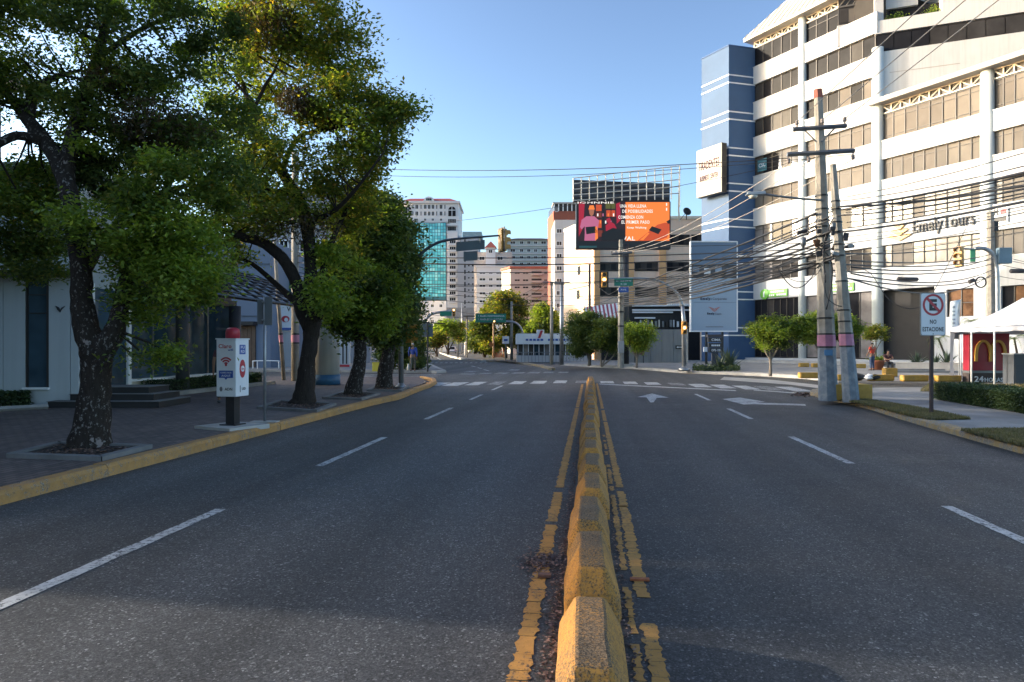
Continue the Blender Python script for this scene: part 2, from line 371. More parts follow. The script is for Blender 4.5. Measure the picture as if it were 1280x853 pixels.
# ------------------------------------------------------------ foliage
def leaf_cloud(name, pts, size, mat, parent=None, seed=0, up=.5, aspect=.5, mats=None, midx=None, droop=0.0, org=(0,0,0)):
    rs = np.random.default_rng(seed); pts = np.asarray(pts, 'f') - np.array(org, 'f'); n = len(pts)
    L = size * rs.uniform(.7, 1.3, n)[:, None]
    nrm = rs.normal(size=(n, 3)); nrm /= np.linalg.norm(nrm, axis=1)[:, None]; nrm[:, 2] = np.abs(nrm[:, 2]); nrm = nrm + np.array([0, 0, up]); nrm /= np.linalg.norm(nrm, axis=1)[:, None]
    d = rs.normal(size=(n, 3)); d[:, 2] -= droop; d -= nrm * (d*nrm).sum(1)[:, None]; d /= np.linalg.norm(d, axis=1)[:, None] + 1e-9
    s = np.cross(nrm, d) * aspect * .5
    V = np.empty((n, 4, 3), 'f')
    V[:, 0] = pts - d*L*.5; V[:, 1] = pts + s*L + nrm*L*.06; V[:, 2] = pts + d*L*.5 - nrm*L*.05; V[:, 3] = pts - s*L + nrm*L*.06
    me = bpy.data.meshes.new(name); me.vertices.add(n*4); me.vertices.foreach_set('co', V.ravel())
    me.loops.add(n*4); me.loops.foreach_set('vertex_index', np.arange(n*4, dtype='i'))
    me.polygons.add(n); me.polygons.foreach_set('loop_start', np.arange(0, n*4, 4, dtype='i'))
    for m_ in (mats or [mat]): me.materials.append(m_)
    if midx is not None: me.polygons.foreach_set('material_index', np.asarray(midx, 'i'))
    me.update(calc_edges=True)
    return mobj(name, me, parent)
def smooth_path(pts, k=4):
    pts = [Vector(p) for p in pts]; out = []
    for i in range(len(pts)-1):
        p0 = pts[max(i-1,0)]; p1 = pts[i]; p2 = pts[i+1]; p3 = pts[min(i+2,len(pts)-1)]
        for j in range(k):
            t = j/k
            out.append(.5*((2*p1)+(p2-p0)*t+(2*p0-5*p1+4*p2-p3)*t*t+(3*p1-p0-3*p2+p3)*t**3))
    out.append(pts[-1]); return out
def tree(name, label, base, limbs, blobs, nleaf, size, leafmat, barkmat, seed=0, group=None, clump=.34, cat='tree', moss=None, lmats=None, aspect=.5, twig_r=.018, droop=.3):
    """limbs: list of (points, radii) in world metres; blobs: (centre, (rx,ry,rz), clumps, leaf share)"""
    rs = np.random.default_rng(seed); base = Vector(base)
    t = thing(name, label, cat, base, 0, group)
    mb = MB(base); nodes = []
    for li, (pts, rad) in enumerate(limbs):
        sp = smooth_path(pts, 4); k = len(sp)
        rr = np.interp(np.linspace(0, len(pts)-1, k), range(len(pts)), rad)
        mb.tube(sp, [float(q) for q in rr], 12 if li < 3 else 8, jit=.10 if li < 3 else .05, seed=seed+li)
        nodes += [(p, q) for p, q in zip(sp, rr)][k//3 if li == 0 else 0:]
    na = np.array([p[:] for p, _ in nodes])
    pts = []; mi = []; tw = MB(base)
    tot = sum(b[2] for b in blobs)
    for bi, b in enumerate(blobs):
        c, rad, k = b[0], b[1], b[2]; mat_i = b[3] if len(b) > 3 else 0
        for q in range(k):
            v = rs.normal(size=3); v /= np.linalg.norm(v); v *= rs.uniform(.12, 1) ** .45
            cc = np.array(c[:]) + v*np.array(rad)
            nl = int(nleaf/tot * rs.uniform(.5, 1.5))
            rc = clump*rs.uniform(.7, 1.35)
            lp = rs.normal(size=(nl, 3)) * np.array([rc, rc, rc*.62]) * .62 + cc
            mj = mat_i if (not lmats or rs.random() < .62) else int(rs.integers(0, len(lmats)))
            pts.append(lp); mi += [mj]*nl
            d = np.linalg.norm(na - cc, axis=1); j = int(np.argmin(d)); a = Vector(na[j]); e = Vector(cc)
            midp = a.lerp(e, .55) + Vector(rs.normal(size=3)*.12*(e-a).length*.5) + Vector((0,0,-.08*(e-a).length))
            if (e-a).length > (.95 if size < .08 else 1.6 if size < .2 else 4.8): continue
            r0 = min(twig_r*(1+.45*(e-a).length), max(nodes[j][1]*.7, .006))
            tw.tube([a, midp, e], [r0, r0*.6, r0*.22], 4, caps=False)
    allp = np.concatenate(pts)
    mb.build('trunk', barkmat, t, smooth=True)
    tw.build('branches', TWIG, t, smooth=True)
    leaf_cloud('crown', allp, size, leafmat, t, seed+5, up=.55, aspect=aspect, mats=lmats or [leafmat], midx=mi if lmats else None, droop=droop, org=base)
    for j, (c, rad, n) in enumerate(moss or []):
        v = rs.normal(size=(n, 3)); v /= np.linalg.norm(v, axis=1)[:, None]; v *= (rs.uniform(0, 1, n)**.4)[:, None]
        mp = np.array(c[:]) + v*np.array(rad)
        leaf_cloud('hanging_air_plants', mp, size*1.05, MOSS, t, seed+50+j, up=.2, aspect=.3, droop=.9, org=base)
    return t
# ================================================================= ground, road, kerbs, markings
m = MB(); m.poly([(-1500,-300,-.02),(1500,-300,-.02),(1500,2500,-.02),(-1500,2500,-.02)])
struct(m.build('ground', CONCD))
m = MB(); m.poly([(-70,-25,0),(60,-25,0),(90,70,0),(30,330,0),(-120,330,0),(-70,60,0)])
road = struct(m.build('road', ASPH))
ZL = .004
def mark(name, pts, mat, z=ZL):
    b = MB(); b.poly([(p[0], p[1], z) for p in pts]); return b.build(name, mat, road)
def markpx(name, pxs, mat=None, z=ZL): return mark(name, [G(x, y) for x, y in pxs], mat or WPAINT, z)
def dash_mesh(a, b, wd, name='lane_dash', mat=None, seed=0, z=ZL):
    """a painted line with slightly ragged edges from a to b"""
    rs = random.Random(seed); a = Vector((a[0],a[1],0)); b = Vector((b[0],b[1],0)); d = (b-a); L = d.length; d.normalize(); nx = Vector((-d.y, d.x, 0))
    k = max(2, int(L/.12)); lft = []; rgt = []
    for i in range(k+1):
        c = a + d*(L*i/k)
        lft.append(c + nx*(wd/2+rs.uniform(-.006,.006))); rgt.append(c - nx*(wd/2+rs.uniform(-.006,.006)))
    mb = MB()
    for i in range(k): mb.poly([(*lft[i][:2],z),(*rgt[i][:2],z),(*rgt[i+1][:2],z),(*lft[i+1][:2],z)])
    return mb.build(name, mat or WPAINT, road)
for i, (a, b) in enumerate([((-90,800),(281,637)),((397,583),(483,547)),((534,524.5),(570,510)),((590,500),(607,493.6)),((616,488),(630,482.4))]):
    A, B = G(*a), G(*b); xm = -3.62
    dash_mesh((xm, A.y), (xm, B.y), .115, seed=i)
for i, (a, b) in enumerate([((1330,703),(1175,633)),((1066,580),(986,546)),((940,524),(907,511)),((886,500.7),(869,492.8))]):
    A, B = G(*a), G(*b); xm = 3.55
    dash_mesh((xm, A.y), (xm, B.y), .115, seed=20+i)
# far road lane dashes, running off to the left
for i, (a, b) in enumerate([((611,463.8),(605,462.3)),((602,461),(597,459.8)),((594,458.8),(589,457.6)),((551,450),(546,447.5)),((543,446),(540,444.2))]):
    dash_mesh(G(*a), G(*b), .14, seed=40+i)
# ahead-and-right arrows in the two right lanes
def arrow_px(pxs): return markpx('turn_arrow', pxs, WPAINT)
arrow_px([(813,503.5),(817,503.2),(821,497.6),(836,497.3),(815,492.3),(797,496.6),(808,497.0)])
arrow_px([(903,499.2),(925,497.3),(957,502.6),(944,503.6),(1006,505.4),(1008,507.6),(940,505.6),(930,506.2)])
# stop line of the right-hand carriageway
markpx('stop_line', [(748,479.9),(919,488.0),(921,489.2),(750,480.9)])
markpx('stop_line', [(942,487.4),(1012,492.2),(1014,493.4),(942,488.4)])
def stripes(lst, mat=None):
    for i, q in enumerate(lst): markpx('crosswalk_stripe', q, (mat or WPAINT) if i % 4 != 3 else WPAINT2)
def para(x0, x1, y0, y1):     # near edge x0..x1 at y1, far edge at y0, long sides run to the vanishing point
    k = (y0-HY)/(y1-HY); f = lambda x: 738 + (x-738)*k
    return [(x0,y1),(x1,y1),(f(x1),y0),(f(x0),y0)]
stripes([para(527,549,478.4,482.4), para(551,572,478.2,482.6), para(580,597,477.6,481.9), para(608,624,477.2,481.2), para(635,652,476.8,480.5), para(662,680,476.4,479.9), para(691,707,476,479.3), para(719,736,476.2,478.9)])
stripes([para(751,768,476.8,479.4), para(781,798,477.4,480.4), para(809,827,478.2,481.2), para(840,858,479,482), para(870,891,480.3,484.4), para(901,921,481.2,485.8), para(932,952,482.4,487.2), para(962,984,483,488.4), para(994,1018,483.8,489.6)])
stripes([para(578,592,464,465.6), para(597,610,466.4,468), para(617,632,466,467.8), para(638,653,465.6,467.4), para(658,673,465.2,467), para(678,691,465,466.6), para(697,710,465,466.5), para(634,647,462,463.4), para(572,590,467.2,468.4)], WPAINT2)
for i in range(12): markpx('crosswalk_stripe', [(537+i*6.2,454.3),(540.5+i*6.2,454.3),(541.5+i*6.2,452.9),(538.5+i*6.2,452.9)], WPAINT2)
# zebra across the left-hand street: long bars seen edge on
for i in range(8):
    y = 468.2 + i*1.75
    markpx('crosswalk_stripe', [(452-i*3,y),(552-i*5,y),(552-i*5,y+.95),(450-i*3,y+.95)], WPAINT2)
# pale concrete sweep along the far kerb
markpx('concrete_gutter', [(905,471.5),(960,474.5),(1030,482.5),(1026,486),(985,481),(900,475)], CONCL, .006)
# cracked yellow lines beside the median: separate patches of paint
def cracked(x0, x1, y0, y1, seed, skip=.05, drift=0.0, name='yellow_line'):
    rs = random.Random(seed); mb = MB(); y = y0
    while y < y1:
        L = rs.uniform(.09, .24)
        if rs.random() > skip:
            n = 5; dx = drift*(y-y0)
            lf = [(x0+dx+rs.uniform(-.012,.016), y+L*i/n) for i in range(n+1)]
            rg = [(x1+dx+rs.uniform(-.016,.012), y+L*i/n) for i in range(n+1)]
            mb.poly([(a,b,ZL) for a,b in rg] + [(a,b,ZL) for a,b in lf[::-1]])
        y += L + rs.uniform(.002, .011)
    return mb.build(name, LINEY, road)
cracked(-.40, -.295, 1.6, 6.0, 1, .0); cracked(-.40, -.30, 6.25, 29.5, 2, .03, .0005)
cracked(.215, .265, 1.6, 12.5, 3, .22); cracked(.285, .375, 3.0, 4.0, 4, .0); cracked(.285, .375, 4.42, 6.8, 5, .0); cracked(.29, .375, 6.9, 30.0, 6, .02, -.002)

# ------------------------------------------------------------ pavements and kerbs
KH = .15
def inset_poly(name, pts, mat, z0=-.1, z1=KH-.004):
    b = MB(); b.prism([(p[0], p[1]) for p in pts], z0, z1); return struct(b.build(name, mat))
def kerb(line, width, height, mat, name='kerb', step=2.4, side=1, seed=0):
    """kerb stones along a polyline; side=+1 puts the body to the left of the direction of travel"""
    rs = random.Random(seed)
    sp = [Vector((p[0], p[1], 0)) for p in line]
    # resample
    d = [0]
    for i in range(1, len(sp)): d.append(d[-1] + (sp[i]-sp[i-1]).length)
    def at(s):
        for i in range(1, len(sp)):
            if s <= d[i] or i == len(sp)-1:
                t = (s-d[i-1])/max(d[i]-d[i-1], 1e-6); return sp[i-1].lerp(sp[i], t)
    root = MB(); n = max(1, round(d[-1]/step)); sl_ = d[-1]/n; first = None
    for k in range(n):
        a0, a1 = k*sl_ + .006, (k+1)*sl_ - .006; m_ = 4
        dz = rs.uniform(-.006, .008); do = rs.uniform(-.008, .008)
        pts = [at(a0+(a1-a0)*j/m_) for j in range(m_+1)]
        vsx = []
        for j, p in enumerate(pts):
            tdir = (pts[min(j+1,m_)]-pts[max(j-1,0)]).normalized(); nx = Vector((-tdir.y, tdir.x, 0))*side
            for off, z in ((0,-.05),(.0,height*.72),(.035,height),(width,height-.002),(width,-.05)):
                q = p + nx*(off+do); vsx.append((q.x, q.y, z+dz if z > 0 else z))
        fs = []
        for j in range(m_):
            for i in range(4): fs.append((j*5+i,(j+1)*5+i,(j+1)*5+i+1,j*5+i+1))
        fs += [(0,1,2,3,4), tuple(m_*5+i for i in (4,3,2,1,0))]
        if side < 0: fs = [f[::-1] for f in fs]
        b = MB(); b.add(vsx, fs)
        if first is None:
            first = struct(b.build(name, mat))
        else: b.build('kerb_stone', mat, first)
    return first
XL = -5.92
corner = [G(525,489.2), G(538,484.6), G(546,480.5), G(545,477), G(530,474)]
lk = [(XL,-4),(XL,6),(XL,12),(XL,18)] + [(G(500,499.5).x, G(500,499.5).y)] + [(p.x,p.y) for p in corner]
kerb(lk, .21, KH-.005, KERBY, seed=3, side=1)
lw = [(XL-.20,-4),(XL-.20,18),(G(496,498).x,G(496,498).y),(G(520,487.5).x,G(520,487.5).y),(G(534,481.5).x,G(534,481.5).y),(G(524,475).x,G(524,475).y),(-30,32.2),(-45,31.5),(-45,-4)]
inset_poly('left_pavement', lw, PAVER)
# right-hand verge corner
rk_px = [(1290,571),(1155,533.5),(1085,511.5),(1040,501.5),(1019,496.5),(1012,494.2),(1014,491.6),(1030,489.4),(1075,487.8)]
rk = [(8.05,-4),(7.25,4),(6.85,7)] + [(G(*p).x, G(*p).y) for p in rk_px]
kerb(rk, .22, .13, KERBR, seed=5, side=-1)
rin = [(8.30,-4),(7.5,4),(7.05,7)] + [(G(*p).x, G(*p).y) for p in [(1290,566),(1158,530),(1088,509),(1043,500),(1024,496),(1020,494.6),(1032,491),(1075,489.2)]]
rs_poly = rin + [(G(1290,486.5).x,G(1290,486.5).y),(40,24),(40,-4)]
inset_poly('right_pavement', rs_poly, CONC, z1=.12)
def sheet(name, pxs, mat, z): 
    b = MB(); b.poly([G(x,y,z) for x,y in pxs]); return struct(b.build(name, mat))
verge1 = [(1022,494.8),(1045,499.3),(1090,508.2),(1140,521.5),(1160,525.5),(1214,524.5),(1150,511),(1100,503),(1040,494.5)]
sheet('grass_verge_earth', verge1, GRASSB, .126)
verge2 = [(1200,538.5),(1300,564),(1320,557),(1320,537)]
sheet('grass_verge_earth', verge2, GRASSB, .126)
lawn = [(1150,489.5),(1300,492.5),(1300,482),(1160,481.8)]
def in_poly(x, y, pl):
    c = False; j = len(pl)-1
    for i in range(len(pl)):
        if (pl[i][1] > y) != (pl[j][1] > y) and x < (pl[j][0]-pl[i][0])*(y-pl[i][1])/(pl[j][1]-pl[i][1])+pl[i][0]: c = not c
        j = i
    return c
def grass(pl_px, z, n, size, seed, hole=None):
    pl = [G(x,y,z)[:2] for x,y in pl_px]; rs = np.random.default_rng(seed)
    xs = [p[0] for p in pl]; ys = [p[1] for p in pl]; out = []
    while len(out) < n:
        x, y = rs.uniform(min(xs), max(xs)), rs.uniform(min(ys), max(ys))
        if in_poly(x, y, pl): out.append((x, y))
    out = np.array(out); h = size*rs.uniform(.5, 1.4, n); an = rs.uniform(0, 6.28, n); ln = rs.uniform(0, .7, n)
    V = np.empty((n,3,3),'f'); wv = .012
    V[:,0] = np.c_[out[:,0]-np.cos(an)*wv, out[:,1]-np.sin(an)*wv, np.full(n,z)]
    V[:,1] = np.c_[out[:,0]+np.cos(an)*wv, out[:,1]+np.sin(an)*wv, np.full(n,z)]
    V[:,2] = np.c_[out[:,0]+np.sin(an)*h*ln, out[:,1]-np.cos(an)*h*ln, z+h]
    me = bpy.data.meshes.new('grass'); me.vertices.add(n*3); me.vertices.foreach_set('co', V.ravel())
    me.loops.add(n*3); me.loops.foreach_set('vertex_index', np.arange(n*3,dtype='i'))
    me.polygons.add(n); me.polygons.foreach_set('loop_start', np.arange(0,n*3,3,dtype='i')); me.materials.append(GRASSL); me.update(calc_edges=True)
    o = mobj('grass', me); o['kind'] = 'stuff'; return o
grass(verge1, .126, 26000, .055, 1); grass(verge2, .126, 14000, .05, 2)
sheet('grass_verge_earth', lawn, GRASSB, .127); grass(lawn, .127, 7000, .09, 3)

# far side of the cross street, right: kerb from the far pole round to the parking kerb
fr = [(612,452.2),(640,453.5),(672,456),(700,457),(740,459.5),(790,461.5),(850,466.5),(905,468.8),(950,470.5),(1000,473.5),(1045,478.2),(1290,480.5)]
frw = [(G(*p).x, G(*p).y) for p in fr[3:]]
kerb(frw, .3, .15, CONCL, seed=8, side=1, step=4)
fin = [(G(x,y-1.1).x, G(x,y-1.1).y) for x,y in fr[3:]]
inset_poly('far_right_pavement', fin + [(70,40),(70,110),(20,110),(G(700,452).x,G(700,452).y)], CONC, z1=.14)
# splitter island between the far carriageway and the slip lane
isl = [(606,452.0),(640,454.3),(672,458.3),(690,463.4),(688,461.6),(660,456.2),(628,452.4)]
kerb([(G(*p).x, G(*p).y) for p in isl[:4]] + [(G(692,461.8).x,G(692,461.8).y),(G(660,455.6).x,G(660,455.6).y)], .3, .17, KERBR, seed=9, side=1, step=3.5)
inset_poly('splitter_island', [(G(*p).x, G(*p).y) for p in [(612,452.3),(645,454.4),(672,457.6),(688,461.8),(660,455.9)]], CONC, z1=.15)
# far-left corner pavement
fl = [(300,466),(470,466.6),(520,466.8),(545,466.9),(558,465.8),(548,461.5),(541,458),(530,454),(500,449)]
kerb([(G(*p).x, G(*p).y) for p in fl[3:]], .3, .15, CONCL, seed=10, side=1, step=3)
inset_poly('far_left_pavement', [(G(x-2,y-.6).x, G(x-2,y-.6).y) for x,y in fl[1:]] + [(-90,150),(-90,46),(-45,44)], CONC, z1=.14)
# far median kerb and green strip where the avenue bends away
kerb([(G(*p).x, G(*p).y) for p in [(608,452.6),(583,450.2),(566,446.5),(552,441.8),(545,440)]], .5, .2, CONCL, seed=11, side=1, step=6)

# ------------------------------------------------------------ concrete median blocks, one thing each
ords = ['nearest','second','third','fourth','fifth','sixth','seventh','eighth','ninth','tenth','eleventh','twelfth','thirteenth','fourteenth','fifteenth','sixteenth','seventeenth','eighteenth','nineteenth','twentieth','twenty-first','twenty-second','twenty-third','twenty-fourth']
def block_mesh(seed, L):
    rs = random.Random(seed); sec = [(-.172,0),(-.16,.12),(-.078,.30),(.078,.30),(.16,.12),(.172,0)]
    ys = [0.03, .065, .13, L*.36, L*.52, L*.68, L-.24, L-.15, L-.07]; vs_ = []; k = 6
    hv = rs.uniform(-.018,.012); zt = [q_+hv for q_ in (.05, .16, .285, .30, .295, .30, .285, .18, .05)]
    for i, y in enumerate(ys):
        f = [.90, .97, 1, 1, 1, 1, 1, .97, .90][i]; q = zt[i]/.30
        for (x, z) in sec:
            zz = z*q if z > .2 else min(z, zt[i]*.72); j = .009
            vs_.append((x*f + rs.uniform(-j,j), y + rs.uniform(-j,j)*(1 if z > .2 else 0), max(0, zz + (rs.uniform(-j,j) if z > 0 else 0))))
    fs = [(i*k+j, i*k+j+1, (i+1)*k+j+1, (i+1)*k+j) for i in range(len(ys)-1) for j in range(k-1)]
    fs = [f[::-1] for f in fs] + [tuple(range(k)), tuple((len(ys)-1)*k+j for j in range(k-1,-1,-1))]
    me = bpy.data.meshes.new('median_block'); me.from_pydata(vs_, [], fs); me.materials.append(BLOCKY); me.update(); return me
pitch = 1.21; y0 = 2.72 - pitch
rsb = random.Random(5)
for i in range(24):
    o = mobj('median_block', block_mesh(i, pitch*.985), None, .018, 2, loc=(.0+rsb.uniform(-.018,.018)+.0006*i, y0+i*pitch, 0), rot=(0,0,rsb.uniform(-.015,.015)))
    lb = ('nearest worn yellow concrete median block, cut off by the bottom of the photo' if i == 0 else
          'last yellow concrete median block, beside the crosswalk' if i == 23 else
          f'{ords[i]} worn yellow concrete median block counted from the bottom of the photo')
    tag(o, lb, 'barrier', 'yellow concrete blocks along the median')
# leaf litter and grit along the foot of the blocks
rs = np.random.default_rng(4); n = 3800
yy = 1.5 + rs.exponential(4.2, n); xx = np.where(rs.random(n) < .8, -.178 - np.abs(rs.normal(0, .042, n)), .178 + np.abs(rs.normal(0, .03, n)))
cl = rs.random(n) < .2; yy[cl] = 5.05 + rs.normal(0, .13, cl.sum()); xx[cl] = -.36 + rs.normal(0, .085, cl.sum())
k_ = np.abs(xx) > .17; pts = np.c_[xx, yy, rs.uniform(.006, .02, n)][k_]
LIT = leaf_mat('dry_litter', [(0, (.03, .022, .016)), (.6, (.07, .05, .035)), (1, (.20, .15, .10))], .05, 3)
o = leaf_cloud('leaf_litter', pts, .026, LIT, None, 3, up=2.5, aspect=.6); o['kind'] = 'stuff'
b = MB((.33,4.75,0)); b.box(.27,.40,4.72,4.76,.005,.018); o = b.build('brick_fragment', M('terracotta', (.42,.13,.05), .8, var=.3, ns=30), loc=(.33,4.75,0)); tag(o, 'small orange brick shard lying on the yellow line right of the median', 'debris')
b = MB((-.33,4.72,0)); b.box(-.36,-.27,4.70,4.75,.01,.03); o = b.build('wood_scrap', M('scrap_wood', (.20,.11,.08), .8, var=.3, ns=30), loc=(-.33,4.72,0)); tag(o, 'brown wood scrap in the litter left of the median', 'debris')
# ================================================================= large white office building on the right
D0 = 68.0; FA = R(28.75); U0 = (941-CX)/F; R0 = U0*D0
def TX(px):
    u = (px-CX)/F; return (u*D0-R0)/(math.sin(FA)+math.cos(FA)*u)
def DF(px): return D0 - math.cos(FA)*TX(px)
def ZF(px, py): return CAMH + (HY-py)/F*DF(px)
office = thing('office_building', 'large white office building with window bands behind the utility poles on the right', 'building', C2W(R0, D0), YAW - (math.pi/2 - FA))
T1c, T2c, T3c, TE = TX(1002), TX(1096), TX(1233), TX(1420)
bays = [(0, T1c), (T1c, T2c), (T2c, T3c), (T3c, TE)]
SILL = [8.09, 11.8, 15.35, 18.6, 22.45, 25.95, 29.45]; HEAD = [9.95, 13.6, 17.05, 20.45, 24.15, 27.7, 31.35]
GB, GT = .62, 6.28
WTHK = .42
b = MB(); b.box(0.02, T2c-.02, .75, 14, .3, 31.9); b.box(T2c-.02, TE, .75, 14, .3, 21.0); b.build('core_wall', M('interior_dark', (.035,.032,.03), .9), office)
def spandrel(x0, x1, z0, z1, name='spandrel'):
    b = MB(); b.box(x0, x1, 0, WTHK+.3, z0, z1); b.box(x0, x1, -.05, 0, z1-.10, z1-.002)
    return b.build(name, WHITE, office)
rsw = random.Random(11)
def band(x0, x1, z0, z1, n, mats, transom=.78, name='window_band', y=.26, lower=0.0, parent=office):
    """a strip window: frame with mullions, each pane a piece of its own"""
    fw = .055; fr = MB(); ws = [x0+(x1-x0)*i/n for i in range(n+1)]
    fr.box(x0, x1, y-.05, y+.06, z1-fw, z1); fr.box(x0, x1, y-.06, y+.06, z0, z0+fw)
    for i, x in enumerate(ws): fr.box(x-.035, x+.035, y-.045, y+.055, z0+fw, z1-fw)
    zt = z0+(z1-z0)*transom
    if transom: fr.box(x0, x1, y-.03, y+.05, zt-.025, zt+.025)
    if lower: fr.box(x0, x1, y-.032, y+.05, z0+(z1-z0)*lower-.025, z0+(z1-z0)*lower+.025)
    f = fr.build(name, FRAME, parent)
    for i in range(n):
        mt = mats[rsw.randrange(len(mats))]
        p = MB(); dy = rsw.uniform(0,.03)
        p.box(ws[i]+.03, ws[i+1]-.03, y+.0+dy, y+.03+dy, z0+fw*.5, z1-fw*.5)
        p.build('pane', mt, f)
    return f
# rows 0..6 from the first floor up; spandrels between
for bi, (a, c) in enumerate(bays):
    x0 = a + (.28 if bi else 0.0); x1 = c - .28
    rows = 7 if bi < 2 else 4
    if bi == 1: n = 6
    else: n = [5, 6, 9, 12][bi]
    for r in range(rows):
        zlow = GT if r == 0 else HEAD[r-1]
        spandrel(x0-.3 if bi else 0, x1+.3, zlow, SILL[r])
        top = HEAD[r]
        if bi < 2:
            mats = [GL_PALE, GL_PALE, GL_MID] if r < 2 else ([GL_TAN, GL_TAN2, GL_TAN3] if r < 3 else ([GL_TAN, GL_TAN2, GL_DARK] if (r == 3) else [GL_DARK, GL_DARK, GL_MID, GL_DARK]))
            if bi == 1 and r == 4: mats = [GL_DARK, GL_DARK, GL_TAN]
            if r == 6: mats = [GL_DARK, GL_TAN, GL_DARK]
            if r == 6 and bi == 1:
                band(x0, TX(1046), SILL[r], top, 3, mats, .72); continue
            band(x0, x1, SILL[r], top, n, mats, .78 if r < 4 else 0)
        else:
            mats = [GL_PALE, GL_PALE, GL_TAN3] if r < 2 else [GL_TAN, GL_TAN, GL_TAN2, GL_TAN3]
            if r == 3: band(x0, x1, SILL[r]-.25, 20.75, n-1, mats, .84, lower=.24)
            else: band(x0, x1, SILL[r], top, n, mats, .78)
# head strip and trusses under the eaves
def truss(x0, x1, z0, z1, n):
    b = MB(); y = .20
    b.box(x0, x1, y-.05, y+.05, z1-.09, z1); b.box(x0, x1, y-.05, y+.05, z0, z0+.09)
    for i in range(n+1):
        x = x0+(x1-x0)*i/n; b.box(x-.04, x+.04, y-.035, y+.035, z0+.09, z1-.09)
        if i < n:
            xa, xb = (x, x0+(x1-x0)*(i+1)/n); za, zb = (z0+.09, z1-.09) if i % 2 else (z1-.09, z0+.09)
            b.tube([(xa,y,za),(xb,y,zb)], .05, 4)
    return b.build('eave_truss', CREAM, office)
truss(.0, T1c-.3, 31.35, 32.0, 8); truss(T1c+.3, TX(1046), 31.35, 32.0, 5)
truss(T2c+.35, T3c-.35, 20.8, 21.55, 10); truss(T3c+.35, TE, 20.8, 21.55, 12)
GREYE = M('grey_eave_sheet', (.30,.29,.27), .6, var=.1)
b = MB(); b.box(T2c-.3, TE, -.75, .8, 21.56, 21.95); b.build('eave', GREYE, office)
b = MB(); b.box(-.5, TX(1049), -.75, .8, 32.0, 32.3); b.build('eave', M('cream_eave', (.50,.46,.40), .6), office)
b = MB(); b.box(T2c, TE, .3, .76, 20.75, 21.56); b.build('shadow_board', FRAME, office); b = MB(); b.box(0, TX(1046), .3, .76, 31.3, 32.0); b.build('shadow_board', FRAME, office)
# ribbed metal roof, hipped at its left end
ROOFM = M('cream_roof_sheet', (.62,.57,.50), .5, var=.08, ns=.5)
b = MB(); ex = TX(1062)
A_, B_, C_, D_ = (-.6,-.8,32.3), (ex,-.8,32.3), (ex,7.0,41.0), (6.2,7.0,41.0); E_ = (-.6, 14, 32.3)
b.poly([A_,B_,C_,D_]); b.poly([E_,A_,D_]); b.poly([B_,(ex,14,32.3),C_]); b.poly([(ex,14,32.3),E_,D_,C_])
roof = b.build('roof', ROOFM, office)
for i in range(16):
    f = (i+.5)/16; x = -.6+(ex+.6)*f
    k = min(1, (x+.6)/6.8) ; 
    b = MB(); b.tube([(x,-.83,32.32),(x,-.83+7.8*k,32.32+8.7*k)], .05, 4); b.build('roof_rib', ROOFM, roof)
# columns
COLM = M('pale_column_paint', (.66,.70,.68), .6, var=.08, ns=.8, streak=.12)
for tx, r, zt in ((T1c,.36,32.0),(T2c,.44,26.4),(T3c,.44,21.56)):
    b = MB(); b.lathe([(r,.3),(r,zt)], (tx,.12,0), 20); b.build('column', COLM, office, smooth=True)
# ground floor
b = MB(); b.box(-.2, TE, -.9, .75, .14, GB-.06); b.build('plinth', WHITE, office)
band(.1, T1c-.3, GB, GT, 7, [GL_DARK, GL_MID, GL_DARK], 0); band(T1c+.3, T2c-.35, GB, GT, 5, [GL_MID, GL_PALE, GL_DARK], .0, lower=.52)
b = MB(); b.box(T2c+.4, TX(1168), 2.0, 2.2, .5, 6.9); b.build('entrance_screen', M('entrance_bronze', (.030,.024,.022), .35, var=.25, ns=1), office)
b = MB()
for i in range(5): x = T2c+.4+(TX(1168)-T2c-.4)*i/4; b.box(x-.04, x+.04, 1.9, 2.0, .5, 6.9)
b.box(T2c+.4, TX(1168), 1.88, 2.0, 3.6, 3.7); b.build('entrance_mullions', FRAME, office)
b = MB(); b.lathe([(.09,6.5),(.09,6.6)], (TX(1146),1.0,0), 10); b.build('downlight', emit('warm_downlight', (1,.8,.55), 6), office)
xw0, xw1 = TX(1168), T3c-.3
def wall_with_hole(x0, x1, z0, z1, hx0, hx1, hz0, hz1, name='ground_wall'):
    b = MB(); b.box(x0, hx0, 0, .7, z0, z1); b.box(hx1, x1, 0, .7, z0, z1); b.box(hx0, hx1, 0, .7, z0, hz0); b.box(hx0, hx1, 0, .7, hz1, z1); return b.build(name, WHITE, office)
hx0, hx1, hz0, hz1 = TX(1183), TX(1217), ZF(1200,396), ZF(1200,361)
wall_with_hole(xw0, xw1+.28, GB-.05, GT, hx0, hx1, hz0, hz1); band(hx0, hx1, hz0, hz1, 2, [GL_BRN], .5)
hx2, hx3, hz2, hz3 = TX(1251), TX(1330), ZF(1262,386), ZF(1262,357)
wall_with_hole(T3c+.3, TE, GB-.05, GT, hx2, hx3, hz2, hz3); band(hx2, hx3, hz2, hz3, 5, [GL_BRN, GL_DARK, GL_BRN], 0)
b = MB(); b.box(T2c+.4, xw0, .1, .75, 6.62, SILL[0]-.9); b.build('lintel', WHITE, office)
